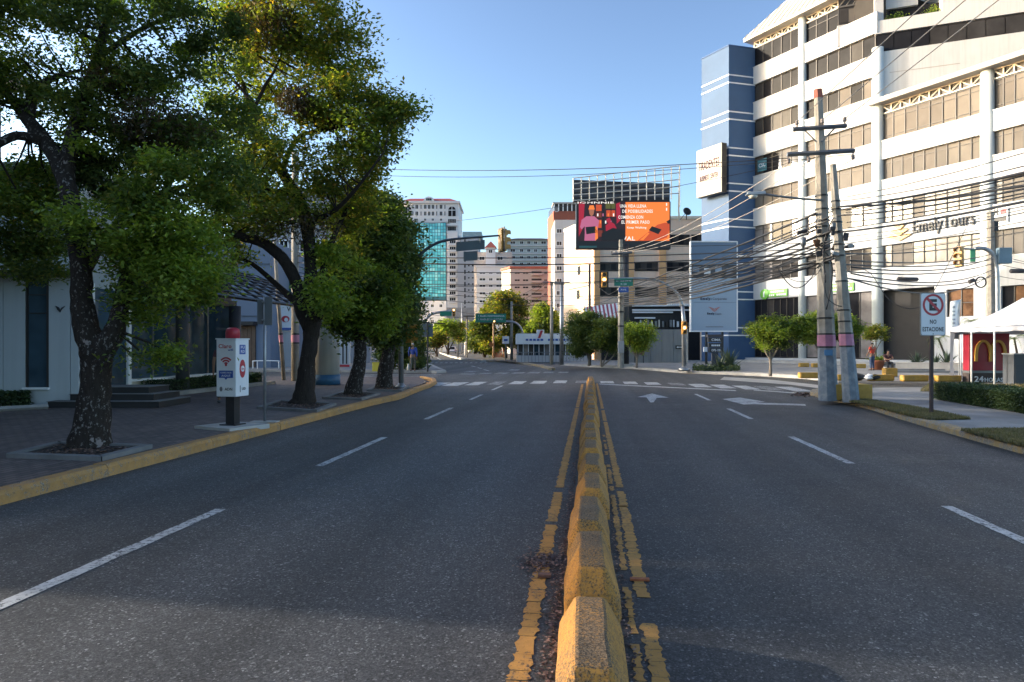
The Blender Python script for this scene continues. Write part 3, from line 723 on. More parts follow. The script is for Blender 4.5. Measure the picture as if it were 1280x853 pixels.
# prismatic bay of the top floor and the turned upper block
UA = R(39.5)
bay = MB(); bx = TX(1047); dB = DF(1047)
up = bpy.data.objects.new('upper_block', None)
def uchild(mb, name, mat, px0, parent=office):
    o = mb.build(name, mat, parent); o.location = (TX(px0), 0, 0); o.rotation_euler = (0, 0, UA); return o
def SU(px, px0):
    D = DF(px0); r0 = (px0-CX)/F*D; u = (px-CX)/F; c_, s_ = math.cos(R(21.75)), -math.sin(R(21.75))
    return (u*D-r0)/(c_-u*s_)
s1 = SU(1090, 1048); z33 = ZF(1048, 33)
m = MB(); m.box(0, s1+.5, -.02, 5, ZF(1048,33), 37); o = uchild(m, 'bay_wall', FRAME, 1048)
m = MB(); m.box(-.1, s1+.6, -.12, 5, HEAD[5]+.15, ZF(1048,33)); uchild(m, 'bay_apron', WHITE, 1048)
for i in range(4):
    m = MB(); a0 = .1+(s1)*i/4; m.box(a0+.04, a0+s1/4-.04, -.06, 0, ZF(1048,30), ZF(1048,14)); uchild(m, 'bay_pane', GL_TAN if i % 2 else GL_MID, 1048)
m = MB()
for i in range(6): a0 = .1+s1*i/5; m.tube([(a0,-.08,ZF(1048,9)),(a0+s1/5,-.08,ZF(1048,-1))],.05,4)
m.box(0,s1+.3,-.12,-.03,ZF(1048,11),ZF(1048,9)); uchild(m, 'bay_truss', M('bay_steel', (.12,.11,.10), .5), 1048)
WHITE2 = M('warm_white_render', (.66,.64,.61), .85, spec=.15, var=.07, ns=.35, streak=.12)
SE = SU(1440, 1094)
def ublk(x0, x1, y0_, y1_, z0, z1, name, mat):
    m = MB(); m.box(x0, x1, y0_, y1_, z0, z1); return uchild(m, name, mat, 1094)
def ZU(px, py):
    D = DF(1094) + SU(px,1094)*-math.sin(R(21.75)); return CAMH+(HY-py)/F*D
zr0, zr1 = ZU(1094,66), ZU(1094,43)
ublk(0, SE, 0, 8, 20.5, zr0, 'upper_wall', WHITE2)
ublk(.3, SE, .35, 8, zr0, zr1, 'ribbon_back', FRAME)
n = 14
for i in range(n):
    a0, a1 = .1+(SE-.1)*i/n, .1+(SE-.1)*(i+1)/n
    ublk(a0+.03, a1-.03, .12, .2, zr0+.05, zr1-.05, 'ribbon_pane', [GL_DARK, GL_DARK, GL_MID][rsw.randrange(3)])
zp = ZU(1094, 27)
ublk(0, SE, -.02, 8, zr1, zp, 'parapet', WHITE2)
ublk(SU(1107,1094), SU(1179,1094), 1.2, 1.4, zp, zp+1.25, 'terrace_glazing', GL_DARK)
ublk(SU(1107,1094), SU(1150,1094), .9, 6, zp+1.25, zp+5, 'terrace_wall', WHITE)
ublk(SU(1178,1094), SE, .02, 8, zp, zp+9, 'upper_gable_wall', WHITE2)
ublk(0, SU(1105,1094), .3, 8, zp, zp+9, 'corner_pier', WHITE)
for j in range(2):
    pts = [C for C in [(SU(1120+j*48,1094)+random.gauss(0,.35), .6+random.gauss(0,.2), zp+.15+abs(random.gauss(0,.25))) for _ in range(220)]]
    o = leaf_cloud('terrace_plant', pts, .16, LEAFB, None, 40+j); o.parent = office; o.location = (TX(1094),0,0); o.rotation_euler = (0,0,UA)
ublk(SU(1112,1094), SU(1200,1094), -.015, 0, ZU(1150,86)-.02, ZU(1150,86)+.03, 'wall_crack', M('stain_line', (.45,.40,.36), .9))
# shop and company signs on the facade
def fsign_local(px0, px1, py0, py1):
    xm = (TX(px0)+TX(px1))/2; pm = (px0+px1)/2
    return xm, (ZF(pm,py0)+ZF(pm,py1))/2, TX(px1)-TX(px0), abs(ZF(pm,py0)-ZF(pm,py1))
x, z, w_, h_ = fsign_local(1142, 1219, 270, 291)
et = thing('fascia_sign', 'black EmelyTours lettering with gold chevron logo on the white facade', 'sign', office.matrix_basis @ Vector((x, -.02, z)), office.rotation_euler.z)
text(et, 'EmelyTours', SIGNB, 0, 0, w_, 1.3, y=-.02, depth=.1, bold=.004)
lx = TX(1125)-x
for i in range(3):
    b = MB(); k = .45+.28*i; zz = .45-.42*i
    b.prism_y([(lx-k,zz),(lx,zz-.42),(lx+k,zz),(lx+k*.6,zz+.12),(lx,zz-.12),(lx-k*.6,zz+.12)], -.12, -.02); b.build('logo_chevron', GOLD, et)
def green_sign(px0, px1, py0, py1, label, logo=True):
    x, z, w_, h_ = fsign_local(px0, px1, py0, py1)
    t = thing('fascia_sign', label, 'sign', office.matrix_basis @ Vector((x, -.02, z)), office.rotation_euler.z)
    b = MB()
    lo = -w_/2+h_*.95 if logo else -w_/2
    b.box(lo, w_/2, -.1, 0, -h_*.38, h_*.38); b.build('sign_board', CLGREEN, t)
    if logo:
        b = MB(); b.prism_y([(-w_/2+h_*.5+math.cos(i*.393)*h_*.55, math.sin(i*.393)*h_*.55) for i in range(16)], -.14, 0); b.build('logo_disc', CLGREEN, t)
        b = MB(); c0 = -w_/2+h_*.5; b.prism_y([(c0-.12,-.3),(c0+.02,-.3),(c0+.02,.3),(c0-.12,.18)], -.16, -.141); b.build('logo_mark', SIGNW, t)
    for r in range(2):
        for i in range(9):
            if (i*7+r*3) % 8 == 0: continue
            b = MB(); a0 = lo+.12+(w_/2-lo-.2)*i/9; zz = (.14 if r == 0 else -.22)*h_
            b.box(a0, a0+(w_/2-lo)/9*.62, -.12, -.1, zz-.06*h_, zz+.13*h_); b.build('raised_letter', WHITEP, t)
green_sign(952, 985, 361, 373, 'green round logo and lettering above the dark shop windows near the blue tower')
green_sign(1038, 1068, 353, 366, 'green lettering above the shop glass, partly behind the utility poles', False)
x, z, w_, h_ = fsign_local(1239, 1261, 261, 279)
t = thing('fascia_sign', 'small red, white and black sign on the facade at the right end', 'sign', office.matrix_basis @ Vector((x,-.02,z)), office.rotation_euler.z)
b = MB(); b.box(-w_/2,w_/2,-.1,0,-h_/2,h_/2); b.build('sign_board', WHITEP, t)
b = MB(); b.box(0.1,w_/2-.1,-.13,-.1,.08,h_/2-.08); b.build('red_block', REDS, t)
text(t, 'GM', SIGNB, -.35, .3, .6, .45, y=-.11); b = MB(); b.box(-w_/2+.1,w_/2-.1,-.125,-.1,-h_/2+.08,-.12); b.build('black_strip', SIGNB, t)
# window poster at the left end of the fourth row
x, z = TX(951), (SILL[3]+HEAD[3])/2
t = thing('window_poster', 'teal poster in the office window beside the blue tower', 'poster', office.matrix_basis @ Vector((x,.2,z)), office.rotation_euler.z)
b = MB(); b.box(-.55,.55,-.03,0,-.6,.6); b.build('sheet', M('teal_print', (.05,.18,.22), .5), t); text(t, 'CSC', SIGNW, 0, 0, .8, .4, y=-.03)
# terrace and low retaining walls in front of the office
b = MB(); b.prism([(C2W(R0-3,D0-.5).x,C2W(R0-3,D0-.5).y)] + [ (office.matrix_basis @ Vector(q))[:2] for q in ((0,-1,0),(TE,-1,0),(TE,-3.2,0),(0,-3.2,0))], .1, .36)
o = struct(b.build('office_terrace', CONCL))
def lowwall(name, label, a, c, th, z0, z1, mat, cat='wall'):
    a, c = Vector(a), Vector(c); d = (c-a); L = Vector((d.x,d.y)).length
    t = thing(name, label, cat, (a.x,a.y,0), math.atan2(d.y,d.x)); n = max(1, int(L/3))
    for i in range(n):
        b = MB(); b.box(L*i/n+.01, L*(i+1)/n-.01, 0, th, z0, z1); b.build('wall_section', mat, t)
    b = MB(); b.box(-.02, L+.02, -.03, th+.03, z1+.002, z1+.06); b.build('coping', CONCL, t); return t
lowwall('planter_wall', 'low grey planter wall in front of the dark entrance and white facade', G(1119,467), G(1300,470), .4, .1, .62, CONCL)
for i in range(4):
    b = MB(); q = G(1132, 468.5-i*.8); 
    b.cbox((q.x+2,q.y-.4+.45*i,.2+.06*i), 6.0, .42, .10)
    if i == 0: st = b.build('entrance_steps', CONC)
    else: b.build('step', CONC, st)
tag(st, 'wide low steps before the dark entrance of the white building', 'steps')

# ================================================================= blue tower
A2, B2, C2 = (21.35,67.2), (19.57,70.44), (24.2,68.0)
fp = [C2W(*B2)[:2], C2W(*A2)[:2], C2W(*C2)[:2], C2W(27,73)[:2], C2W(22.5,76)[:2]]
tow = thing('stair_tower', 'tall blue clad tower with paired white lines at the left of the white building', 'tower', C2W(*A2), 0)
o0 = Vector(tow.location)
TWZ = 1.6 + (HY-57.5)*.0788
def ring(pts, k):
    cx = sum(p[0] for p in pts)/len(pts); cy = sum(p[1] for p in pts)/len(pts)
    return [(p[0]+(p[0]-cx)/max(.1,math.hypot(p[0]-cx,p[1]-cy))*k, p[1]+(p[1]-cy)/max(.1,math.hypot(p[0]-cx,p[1]-cy))*k) for p in pts]
lv = [0] + [1.6+(HY-y)*.0788 for y in (414.6, 369.4, 324.2, 278.6, 234, 189.5, 144.2, 98.4)] + [TWZ]
for i in range(len(lv)-1):
    b = MB(o0); b.prism(fp, lv[i]+(.0 if i == 0 else .004), lv[i+1]-.004); b.build('cladding_panel', BLUEP, tow)
for i, y in enumerate((414.6, 369.4, 324.2, 278.6, 234, 189.5, 144.2, 98.4)):
    for dy in (-4.8, 4.8):
        zc = 1.6+(HY-y-dy)*.0788; b = MB(o0); b.prism(ring(fp,.05), zc-.06, zc+.06); b.build('white_line', TRIMW, tow)
b = MB(o0); b.prism(ring(fp,.06), TWZ, TWZ+.12); b.build('coping', BLUED, tow)
# white mark on the tower front
# projecting sign
sgn = thing('tower_sign', 'white projecting TIRADENTES BUSINESS CENTER sign high on the blue tower', 'sign', C2W(21.35-.9,67.2-.6) + Vector((0,0,CAMH+(HY-181)*.0788)), YAW-(math.pi/2-FA))
sw = 3.35; sh = 4.75
b = MB(); b.box(-sw,0,-.02,.12,-sh,0); b.build('sign_face', M('cream_sign_face', (.46,.45,.42), .95, var=.04, spec=.02), sgn)
b = MB(); b.box(-sw,.02,.122,.65,-sh-.03,.03); b.box(.002,.06,-.03,.65,-sh-.05,.03); b.build('sign_box', DARKM, sgn)
MAR = M('maroon_letters', (.055,.012,.03), .9, spec=.02)
text(sgn, 'TIRADENTES', MAR, -sw/2, -sh*.36, sw*.84, .85, y=-.03, bold=.008); text(sgn, 'BUSINESS CENTER', MAR, -sw/2, -sh*.62, sw*.74, .5, y=-.03, bold=.006)

# ================================================================= frontal buildings: exact rectangles at a camera depth
class Front:
    def __init__(s, name, label, cat, px0, D, group=None, rot=0):
        s.px0, s.D = px0, D; loc = P(px0, HY, D); loc.z = 0
        s.t = thing(name, label, cat, loc, YAW+rot, group); s.cache = {}
    def X(s, px): return (px-s.px0)*s.D/F
    def Z(s, py): return CAMH + (HY-py)*s.D/F
    def blk(s, name, px0, px1, py0, py1, y0, y1, mat, parent=None, base=False):
        b = MB(); b.box(s.X(px0), s.X(px1), y0, y1, -.1 if base else s.Z(py1), s.Z(py0)); return b.build(name, mat, parent or s.t)
    def win(s, px, py, w_, h_, glassm=None, frame=None, y=0.0, name='window', bars=1, trans=True):
        """one window centred at a pixel: frame ring, pane set back inside it"""
        W_, H_ = w_*s.D/F, h_*s.D/F; g = glassm or GL_DARK; fm = frame or TRIMW
        key = (round(W_,3), round(H_,3), g.name, fm.name, bars)
        if key not in s.cache:
            b = MB(); f = min(.09, W_*.12); a, c = W_/2, H_/2
            b.box(-a,a,-.08,.05,c-f,c); b.box(-a-.05,a+.05,-.12,.05,-c,-c+f); b.box(-a,-a+f,-.08,.05,-c+f,c-f); b.box(a-f,a,-.08,.05,-c+f,c-f)
            for i in range(bars): xx = -a+2*a*(i+1)/(bars+1); b.box(xx-f*.35,xx+f*.35,-.06,.05,-c+f,c-f)
            b.add([(-a+f,-.015,-c+f),(a-f,-.015,-c+f),(a-f,-.015,c-f),(-a+f,-.015,c-f)], [(0,1,2,3)], 1)
            s.cache[key] = b.mesh(name, [fm, g])
        return mobj(name, s.cache[key], s.t, loc=(s.X(px), y, s.Z(py)))
    def balcony(s, px0, px1, py0, py1, mat, d=.9, y=0.0):
        b = MB(); x0, x1, z0, z1 = s.X(px0), s.X(px1), s.Z(py1), s.Z(py0)
        b.box(x0,x1,y-d,y,z0,z0+.15); b.box(x0,x1,y-d,y-d+.12,z0+.15,z1); b.box(x0,x0+.1,y-d+.12,y,z0+.15,z1); b.box(x1-.1,x1,y-d+.12,y,z0+.15,z1)
        return b.build('balcony', mat, s.t)
# ---- beige office block behind the billboard
BEI = M('beige_render', (.82,.60,.455), .8, var=.07, ns=.5, streak=.1); BEIP = M('ochre_pilaster', (.70,.40,.19), .8, var=.1)
bb = Front('beige_block', 'beige office block with ochre pilasters behind the billboard', 'building', 742, 88)
s_ = 10.3; dl = Vector((-.296,.955)); bx0 = bb.X(743)
corner_l = [(0,0),(dl.x*s_,dl.y*s_),(6,22),(bb.X(880),22),(bb.X(880),0)]
b = MB(); b.prism(corner_l, -.1, bb.Z(274)); b.build('wall', BEI, bb.t)
b = MB(); b.prism([(p[0]*1.0+(-.1 if i == 1 else 0), p[1]-.15 if i in (0,4) else p[1]) for i,p in enumerate(corner_l)], bb.Z(274)+.003, bb.Z(270.5)); b.build('roof_edge', CREAM, bb.t)
for x0, x1 in ((742.5,749.5),(785,792),(824,832)):
    bb.blk('pilaster', x0, x1, 273.5, 452, -.3, 0, BEIP)
for yc, h_ in ((300,13),(333.5,11.5),(365,11.5)):
    for x0, x1 in ((750,783.5),(793.5,822.5),(833.5,862),(864,879)):
        f = bb.blk('window_recess', x0, x1, yc-h_/2, yc+h_/2, -.06, 0, FRAME)
        n = max(2, int((x1-x0)/6))
        for i in range(n):
            a0 = x0+.5+(x1-x0-1)*i/n; bb.blk('pane', a0+.25, a0+(x1-x0-1)/n-.25, yc-h_/2+.8, yc+h_/2-.8, -.11, -.065, [GL_DARK,GL_MID][i%2], f)
for yc in (317, 349, 288):
    bb.blk('string_course', 749.6, 784.9, yc-.4, yc+.4, -.08, 0, CREAM)
    bb.blk('string_course', 792.1, 823.9, yc-.4, yc+.4, -.08, 0, CREAM); bb.blk('string_course', 832.1, 879, yc-.4, yc+.4, -.08, 0, CREAM)
# openings on the sunlit left face
la = math.atan2(dl.y, dl.x)
def leftface(px, py0, py1, wd, mat, name='window'):
    u = (px-CX)/F; r0 = (742-CX)/F*88
    s = (r0-u*88)/(.955*u+.296); Dz = 88+.955*s
    b = MB(); b.box(-wd/2, wd/2, -.06, .06, CAMH+(HY-py1)/F*Dz, CAMH+(HY-py0)/F*Dz)
    o = b.build(name, mat, bb.t); o.location = (dl.x*s, dl.y*s, 0); o.rotation_euler = (0,0,la+math.pi); return o
leftface(724, 333, 344, .9, GL_DARK); leftface(723, 363, 374, .9, GL_DARK); leftface(722, 300, 309, .9, GL_MID)
leftface(724, 359, 360.5, 7.6, FRAME, 'ledge'); leftface(724, 331, 332, 7.0, BEIP, 'ledge'); leftface(724, 386, 387, 7.0, BEIP, 'ledge')
wt = Front('white_tower', 'narrow white apartment tower between the brick tower and the beige block', 'building', 693.5, 128)
wt.blk('wall', 693.5, 722, 275, 450, 0, 12, WHITE, base=True)
for j in range(8): wt.win(699, 289+j*15.5, 7, 6, GL_MID)
brk = Front('brick_tower', 'red brown tower with a glazed top floor beyond the beige block', 'building', 692, 145)
BRICK = M('red_brown_render', (.26,.075,.045), .8, var=.1)
lb = -brk.X(690)*.6
b = MB(); b.prism([(0,0),(-.75,9),(8,14),(brk.X(722),8),(brk.X(722),0)], -.1, brk.Z(264)); b.build('wall', BRICK, brk.t)
b = MB(); b.prism([(.1,.1),(-.6,8.8),(8,13.8),(brk.X(722),7.8),(brk.X(722),.1)], brk.Z(264)+.003, brk.Z(255)); b.build('glazed_storey', GL_MID, brk.t)
for i in range(5):
    brk.blk('mullion', 692.3+i*5.5, 693.4+i*5.5, 255, 264, -.1, .08, TRIMW)
brk.blk('roof_slab', 691, 722, 253.2, 255, -.3, 9, CONCL)
for j in range(4): brk.win(696, 262+j*40, 3, 6, GL_DARK)
# ---- tower with the teal glass front
tt = Front('glass_tower', 'tall white tower with a teal glass front and red hipped roof', 'building', 493, 235)
FARW = M('far_white_render', (.62,.60,.60), .8, var=.05, ns=.1); TEALS = [glass('teal_glass_%d' % i, c, rough=.12, var=.2, ns=.1, coat=.4) for i, c in enumerate([(.09,.47,.53),(.15,.56,.62),(.06,.36,.44),(.26,.64,.67)])]
tt.blk('wall', 509, 573, 252, 440, 0, 18, FARW, base=True); tt.blk('wall', 493, 509, 258, 440, .8, 18, FARW, base=True)
tt.blk('cornice', 498, 575, 252, 254.5, -.8, 18.5, FARW)
b = MB(); x0, x1, z0, z1 = tt.X(500), tt.X(572), tt.Z(252), tt.Z(247.5)
b.add([(x0,-.6,z0),(x1,-.6,z0),(x1,18,z0),(x0,18,z0),(x0+3,4,z1+.6),(x1-3,4,z1+.6),(x1-3,13,z1+.6),(x0+3,13,z1+.6)], [(0,1,5,4),(1,2,6,5),(2,3,7,6),(3,0,4,7),(4,5,6,7)]); b.build('roof', M('red_tile_roof', (.38,.06,.06), .8, var=.2, ns=1), tt.t)
b = MB(); cx_ = tt.X(536.5); b.prism_y([(cx_-2.0,tt.Z(252.5)),(cx_+2.0,tt.Z(252.5)),(cx_+1.2,tt.Z(247.8)),(cx_,tt.Z(246.2)),(cx_-1.2,tt.Z(247.8))], -.95, 3); b.build('dormer', FARW, tt.t); tt.win(536.5, 250.3, 7.5, 3.6, GL_DARK, y=-.96, bars=2)
for yc in (258.8, 267.2):
    for xc, w2 in ((516.2,1.6),(521,4),(526.3,1.6),(531.6,3.6),(536.5,3.6),(541.2,3.6),(546,1.6),(551.3,4),(556.2,1.6)): tt.win(xc, yc, w2, 5.8, GL_DARK, bars=1 if w2 > 2 else 0)
for xc in (521, 531.5, 541, 551.3): tt.win(xc, 274.8, 3.4, 3.4, GL_DARK)
for cxp, yb in ((565,270.5),(510,270)):
    b = MB(); cx_ = tt.X(cxp); r = 4.6*tt.D/F; zc = tt.Z(263)
    b.prism_y([(cx_-r,tt.Z(yb)),(cx_+r,tt.Z(yb))] + [(cx_+r*math.cos(a),zc+r*math.sin(a)) for a in [math.pi*i/8 for i in range(9)]], -.12, .05); f = b.build('arched_window', GL_DARK, tt.t)
    b = MB(); b.box(cx_-.08,cx_+.08,-.2,-.13,tt.Z(yb),zc+r); b.box(cx_-r,cx_+r,-.2,-.13,zc-.1,zc+.1); b.build('glazing_bar', TRIMW, f)
for j in range(8):
    y = 276.5 + j*9.6; tt.balcony(558.5, 572, y+3.4, y+6.6, FARW, 1.2)
    tt.win(565, y, 10.5, 5.6, GL_DARK, bars=3)
b = MB(); gx0, gx1 = 513.5, 558; rows, cols = 24, 13
fr = tt.blk('curtain_wall', gx0, gx1, 279.5, 376, -1.6, -.02, M('teal_mullions', (.03,.12,.15), .5))
rst = random.Random(3)
grid = [MB() for _ in TEALS]
for r in range(rows):
    for c in range(cols):
        x0 = tt.X(gx0+(gx1-gx0)*c/cols)+.09; x1 = tt.X(gx0+(gx1-gx0)*(c+1)/cols)-.09; z1 = tt.Z(280+95.5*r/rows)-.08; z0 = tt.Z(280+95.5*(r+1)/rows)+.08
        p = MB(); p.box(x0,x1,-1.66,-1.602,z0,z1); p.build('pane', TEALS[rst.choices(range(4),(5,4,2,2))[0]], fr) if r < 23 else None
tt.blk('podium', 514, 559, 377, 440, -2.4, 0, FARW, base=True)
for r in range(4):
    for xc in (521, 531.5, 541.5, 552): tt.win(xc, 383+r*9.5, 4, 4.2, GL_DARK, y=-2.4)
    tt.blk('string_course', 513.5, 559.5, 387.5+r*9.5, 388.3+r*9.5, -2.6, -2.4, FARW)
# ---- grey residential tower
gt = Front('grey_tower', 'slim grey concrete apartment tower right of the teal glass tower', 'building', 559, 215)
FARG = M('far_grey_concrete', (.36,.36,.38), .85, var=.06, ns=.1)
gt.blk('wall', 572, 598, 297, 440, 0, 14, FARG, base=True); gt.blk('wall', 559, 572, 289, 440, 1, 14, FARW, base=True); gt.blk('roof_storey', 578, 602, 289.5, 297, .5, 12, M('blue_grey_cladding', (.22,.32,.36), .5))
for j in range(13):
    y = 302+j*7.6; gt.win(581.2, y, 2.2, 5.6, GL_DARK, FARG, bars=0)
    for xc in (586, 591): gt.win(xc, y, 2.6, 2.2, GL_DARK, FARG, bars=0)
for j in range(10):
    y = 302+j*8; gt.balcony(560.5, 570.5, y+2.2, y+4.8, FARW, .9, 1); gt.win(565.5, y, 8, 4.4, GL_DARK, y=1, bars=2)
gt.blk('podium', 558.5, 600, 385, 440, -1.5, 0, M('podium_grey', (.24,.24,.25), .8), base=True)
# ---- white block with the little red pyramid roof
wb = Front('white_block', 'white apartment block with a small red pyramid roof', 'building', 596, 190)
wb.blk('wall', 596, 632, 334, 440, 0, 12, FARW, base=True); wb.blk('set_back_wall', 592, 640, 314, 336, 2, 12, M('far_sand_render', (.48,.42,.38), .8), base=True)
wb.blk('roof_slab', 595, 633, 332.5, 334, -.4, 12, FARW)
wb.blk('turret', 607, 619, 309, 334, .8, 4, FARW)
b = MB(); x0, x1, zt = wb.X(606), wb.X(620.5), wb.Z(309); xm = (x0+x1)/2
b.add([(x0,.4,zt),(x1,.4,zt),(x1,4.4,zt),(x0,4.4,zt),(xm,2.4,wb.Z(300))], [(0,1,4),(1,2,4),(2,3,4),(3,0,4),(3,2,1,0)]); b.build('pyramid_roof', M('terracotta_roof', (.40,.10,.07), .8, var=.15), wb.t)
wb.win(613, 314, 5, 4.5, GL_DARK, y=.8)
wb.win(602, 322, 7, 5, GL_DARK, y=2); wb.win(625, 322, 7, 5, GL_DARK, y=2)
for j, y in enumerate((341.5, 349.5, 357.5, 367, 377, 387)):
    for xc in (603, 613.5, 624): wb.win(xc, y, 8 if xc != 613.5 else 5, 3.6 if j else 2.8, [GL_DARK, GL_MID][j%2])
    wb.blk('string_course', 596.5, 631.5, y+3.6, y+4.6, -.4, 0, FARW)
# ---- large grey-green block with hipped roof
gb = Front('hipped_block', 'wide pale green apartment block with a brown hipped roof', 'building', 634, 240)
FGR = M('pale_green_render', (.40,.43,.41), .8, var=.05, ns=.1)
gb.blk('wall', 634, 690, 300, 440, 0, 18, FGR, base=True)
b = MB(); x0, x1, zt, zr = gb.X(632.5), gb.X(692), gb.Z(300), gb.Z(293.5)
b.add([(x0,-1,zt),(x1,-1,zt),(x1,19,zt),(x0,19,zt),(x0+4,8,zr),(x1-4,8,zr)], [(0,1,5,4),(1,2,5),(2,3,4,5),(3,0,4),(3,2,1,0)]); b.build('roof', M('brown_roof_tile', (.26,.17,.14), .85, var=.2), gb.t)
for y in (303.5, 313.5, 322, 330):
    for xc in (641, 652, 661, 669.5, 679.5): gb.win(xc, y, 6.5 if xc in (641,679.5) else 4.5, 3.8, [GL_DARK, GL_MID][int(xc)%2])
    gb.blk('string_course', 634, 690, y+3.3, y+4.2, -.5, 0, FARW)
# ---- beige flats
bf = Front('beige_flats', 'beige flats with balconies and a red roof edge, left wall in sunlight', 'building', 638, 165)
FBE = M('far_beige_render', (.46,.43,.39), .8, var=.06, ns=.15)
b = MB(); b.prism([(0,0),(-2.2,5.5),(4,14),(bf.X(690),14),(bf.X(690),0)], -.1, bf.Z(336)); b.build('wall', FBE, bf.t)
b = MB(); b.prism([(-.2,-.3),(-2.5,5.5),(4,14),(bf.X(690),14),(bf.X(690),-.3)], bf.Z(336)+.003, bf.Z(333.2)); b.build('roof_edge', M('red_roof_edge', (.36,.12,.08), .8), bf.t)
for y in (341.5, 350.5, 359.5, 368.5, 377.5, 386.5):
    bf.win(646.5, y, 7, 2.8, GL_MID if y < 345 else GL_DARK, FBE); bf.win(657, y, 7.5, 2.8, GL_MID if y < 345 else GL_DARK, FBE)
    bf.blk('balcony_recess', 664.5, 677, y-2, y+1.2, -.05, 0, FRAME); bf.balcony(664, 677.5, y+.8, y+3.4, FBE, 1.0); bf.win(682, y, 4, 3, GL_MID, FBE)
# ---- plain houses closing the end of the avenue
eh = Front('far_house', 'low white house with a grey wall at the end of the avenue', 'building', 500, 180)
eh.blk('wall', 500, 548, 424, 440, 0, 8, WHITE, base=True)
for xc in (527, 537, 546): eh.win(xc, 428.5, 3, 4.5, GL_DARK)
eh.blk('grey_side_panel', 525, 540, 404, 430, -3, -.01, M('slate_panel', (.12,.14,.17), .7))

# ================================================================= low buildings on the far right corner
pv = Front('glass_pavilion', 'low white pavilion with a glazed front beyond the far corner', 'building', 645, 72)
pv.blk('fascia', 645, 740, 418, 430.5, -.5, 9, WHITEP); pv.blk('back_wall', 646, 740, 430.5, 452, 1.4, 1.6, GL_SHOP, base=True); pv.blk('roof', 646, 740, 416.8, 418, 0, 9, CONCL)
for i in range(14):
    x = 647+i*6.6; f = pv.blk('glazed_bay', x, x+.8, 430.5, 444.5, .1, .25, TRIMW); pv.blk('pane', x+.9, x+6.5, 430.8, 444, .16, .2, [GL_MID,GL_PALE,GL_MID,GL_SHOP][i%4], f)
pv.blk('low_wall', 645.5, 740, 444.6, 452, -.1, .3, WHITE, base=True)
for i in range(16):
    if i in (5,): continue
    b = MB(); a0 = pv.X(657+i*4.6); b.box(a0,a0+.28,-.55,-.5,pv.Z(426.3),pv.Z(423.8)); b.build('raised_letter', BLUES, pv.t)
b = MB(); b.prism_y([(pv.X(672),pv.Z(423)),(pv.X(675),pv.Z(423)),(pv.X(678.5),pv.Z(413.5)),(pv.X(675.5),pv.Z(413.5))], -.6, -.4); b.build('red_logo', REDS, pv.t)
pv.blk('logo_board', 670.5, 680, 412.5, 418, -.38, -.3, WHITEP)
for i in range(22):
    pv.blk('fence_picket', 647+i*4.2, 647.5+i*4.2, 440, 452, -2.1, -2.06, GREYM, base=True)
pv.blk('fence_rail', 646, 739, 440, 440.7, -2.05, -2.0, GREYM)
# dark shop front with striped awnings
ds = Front('dark_shop', 'dark shop front with white metal strips under the beige block', 'shop', 790, 76)
ds.blk('recess_wall', 752, 875, 381, 452, 0, 4, DARKM, base=True)
for y, x0, x1 in ((382.5,790,868),(388,790,868),(390.8,790,840),(397.8,793,818)): ds.blk('white_strip', x0, x1, y-.9, y+.9, -.5, -.02, WHITEP)
for i in range(26):
    ds.blk('canopy_scallop', 840+i*1.1-8, 840.9+i*1.1-8, 381.4-(i%2)*1.2, 383, -.75, -.52, WHITEP)
rd = random.Random(8)
for i in range(16): x = 795+i*4.6; ds.blk('display_item', x, x+rd.uniform(1,3), 400+rd.uniform(0,4), 409, -.3, -.02, [GL_MID, WHITEP, CREAM, GREYM][rd.randrange(4)])
aw = Front('striped_awning', 'red and white awning over the shop behind the trimmed trees', 'awning', 728, 73)
RW = [WHITEP, M('awning_red', (.36,.08,.11), .8)]
b = MB()
for i in range(18):
    i = i*2/3; x0, x1 = aw.X(731+i*3.6), aw.X(733.4+i*3.6); zt, zb_ = aw.Z(384-i*.45), aw.Z(402-i*.15)
    q = MB(); q.add([(x0,0,zt),(x1,0,aw.Z(384-(i+.667)*.45)),(x1,-1.6,aw.Z(399-(i+.667)*.15)),(x0,-1.6,aw.Z(399-i*.15)),(x0,-1.62,zb_),(x1,-1.62,aw.Z(402-(i+.667)*.15))], [(0,3,2,1),(3,4,5,2)])
    q.add([(x0,.05,zt-.1),(x1,.05,zt-.1),(x1,-1.5,zb_+.1),(x0,-1.5,zb_+.1)], [(0,1,2,3)]); q.build('awning_stripe', RW[round(i*1.5)%2], aw.t)
aw.blk('awning_arm', 730, 731, 383, 452, -.2, -.1, DARKM, base=True); aw.blk('awning_arm', 774.6, 775.4, 379, 452, -.2, -.1, DARKM, base=True)
gwm = M('grey_hoarding', (.205,.22,.225), .7, var=.1, ns=.4, streak=.15)
gw = Front('hoarding_wall', 'plain grey hoarding wall behind the traffic signal on the far corner', 'wall', 788, 64)
for i in range(5): gw.blk('wall_panel', 785+i*14.2, 785+(i+1)*14.2-.3, 412, 456, 0, .25, gwm, base=True)
gw.blk('pale_gatepost', 857.2, 860, 411.5, 456, -.05, .3, CONCL, base=True)
ar = Front('arrow_sign', 'small black sign with a white arrow on the grey hoarding', 'sign', 850, 63.9)
ar.blk('sign_board', 844.5, 853, 432, 436.3, -.05, .02, SIGNB)
b = MB(); b.prism_y([(ar.X(845.3),ar.Z(434.2)),(ar.X(847.5),ar.Z(432.8)),(ar.X(847.5),ar.Z(433.7)),(ar.X(852),ar.Z(433.7)),(ar.X(852),ar.Z(434.7)),(ar.X(847.5),ar.Z(434.7)),(ar.X(847.5),ar.Z(435.6))], -.07, -.05); b.build('white_arrow', SIGNW, ar.t)
br = Front('menu_board', 'red brown board behind the round trimmed tree', 'board', 795, 63)
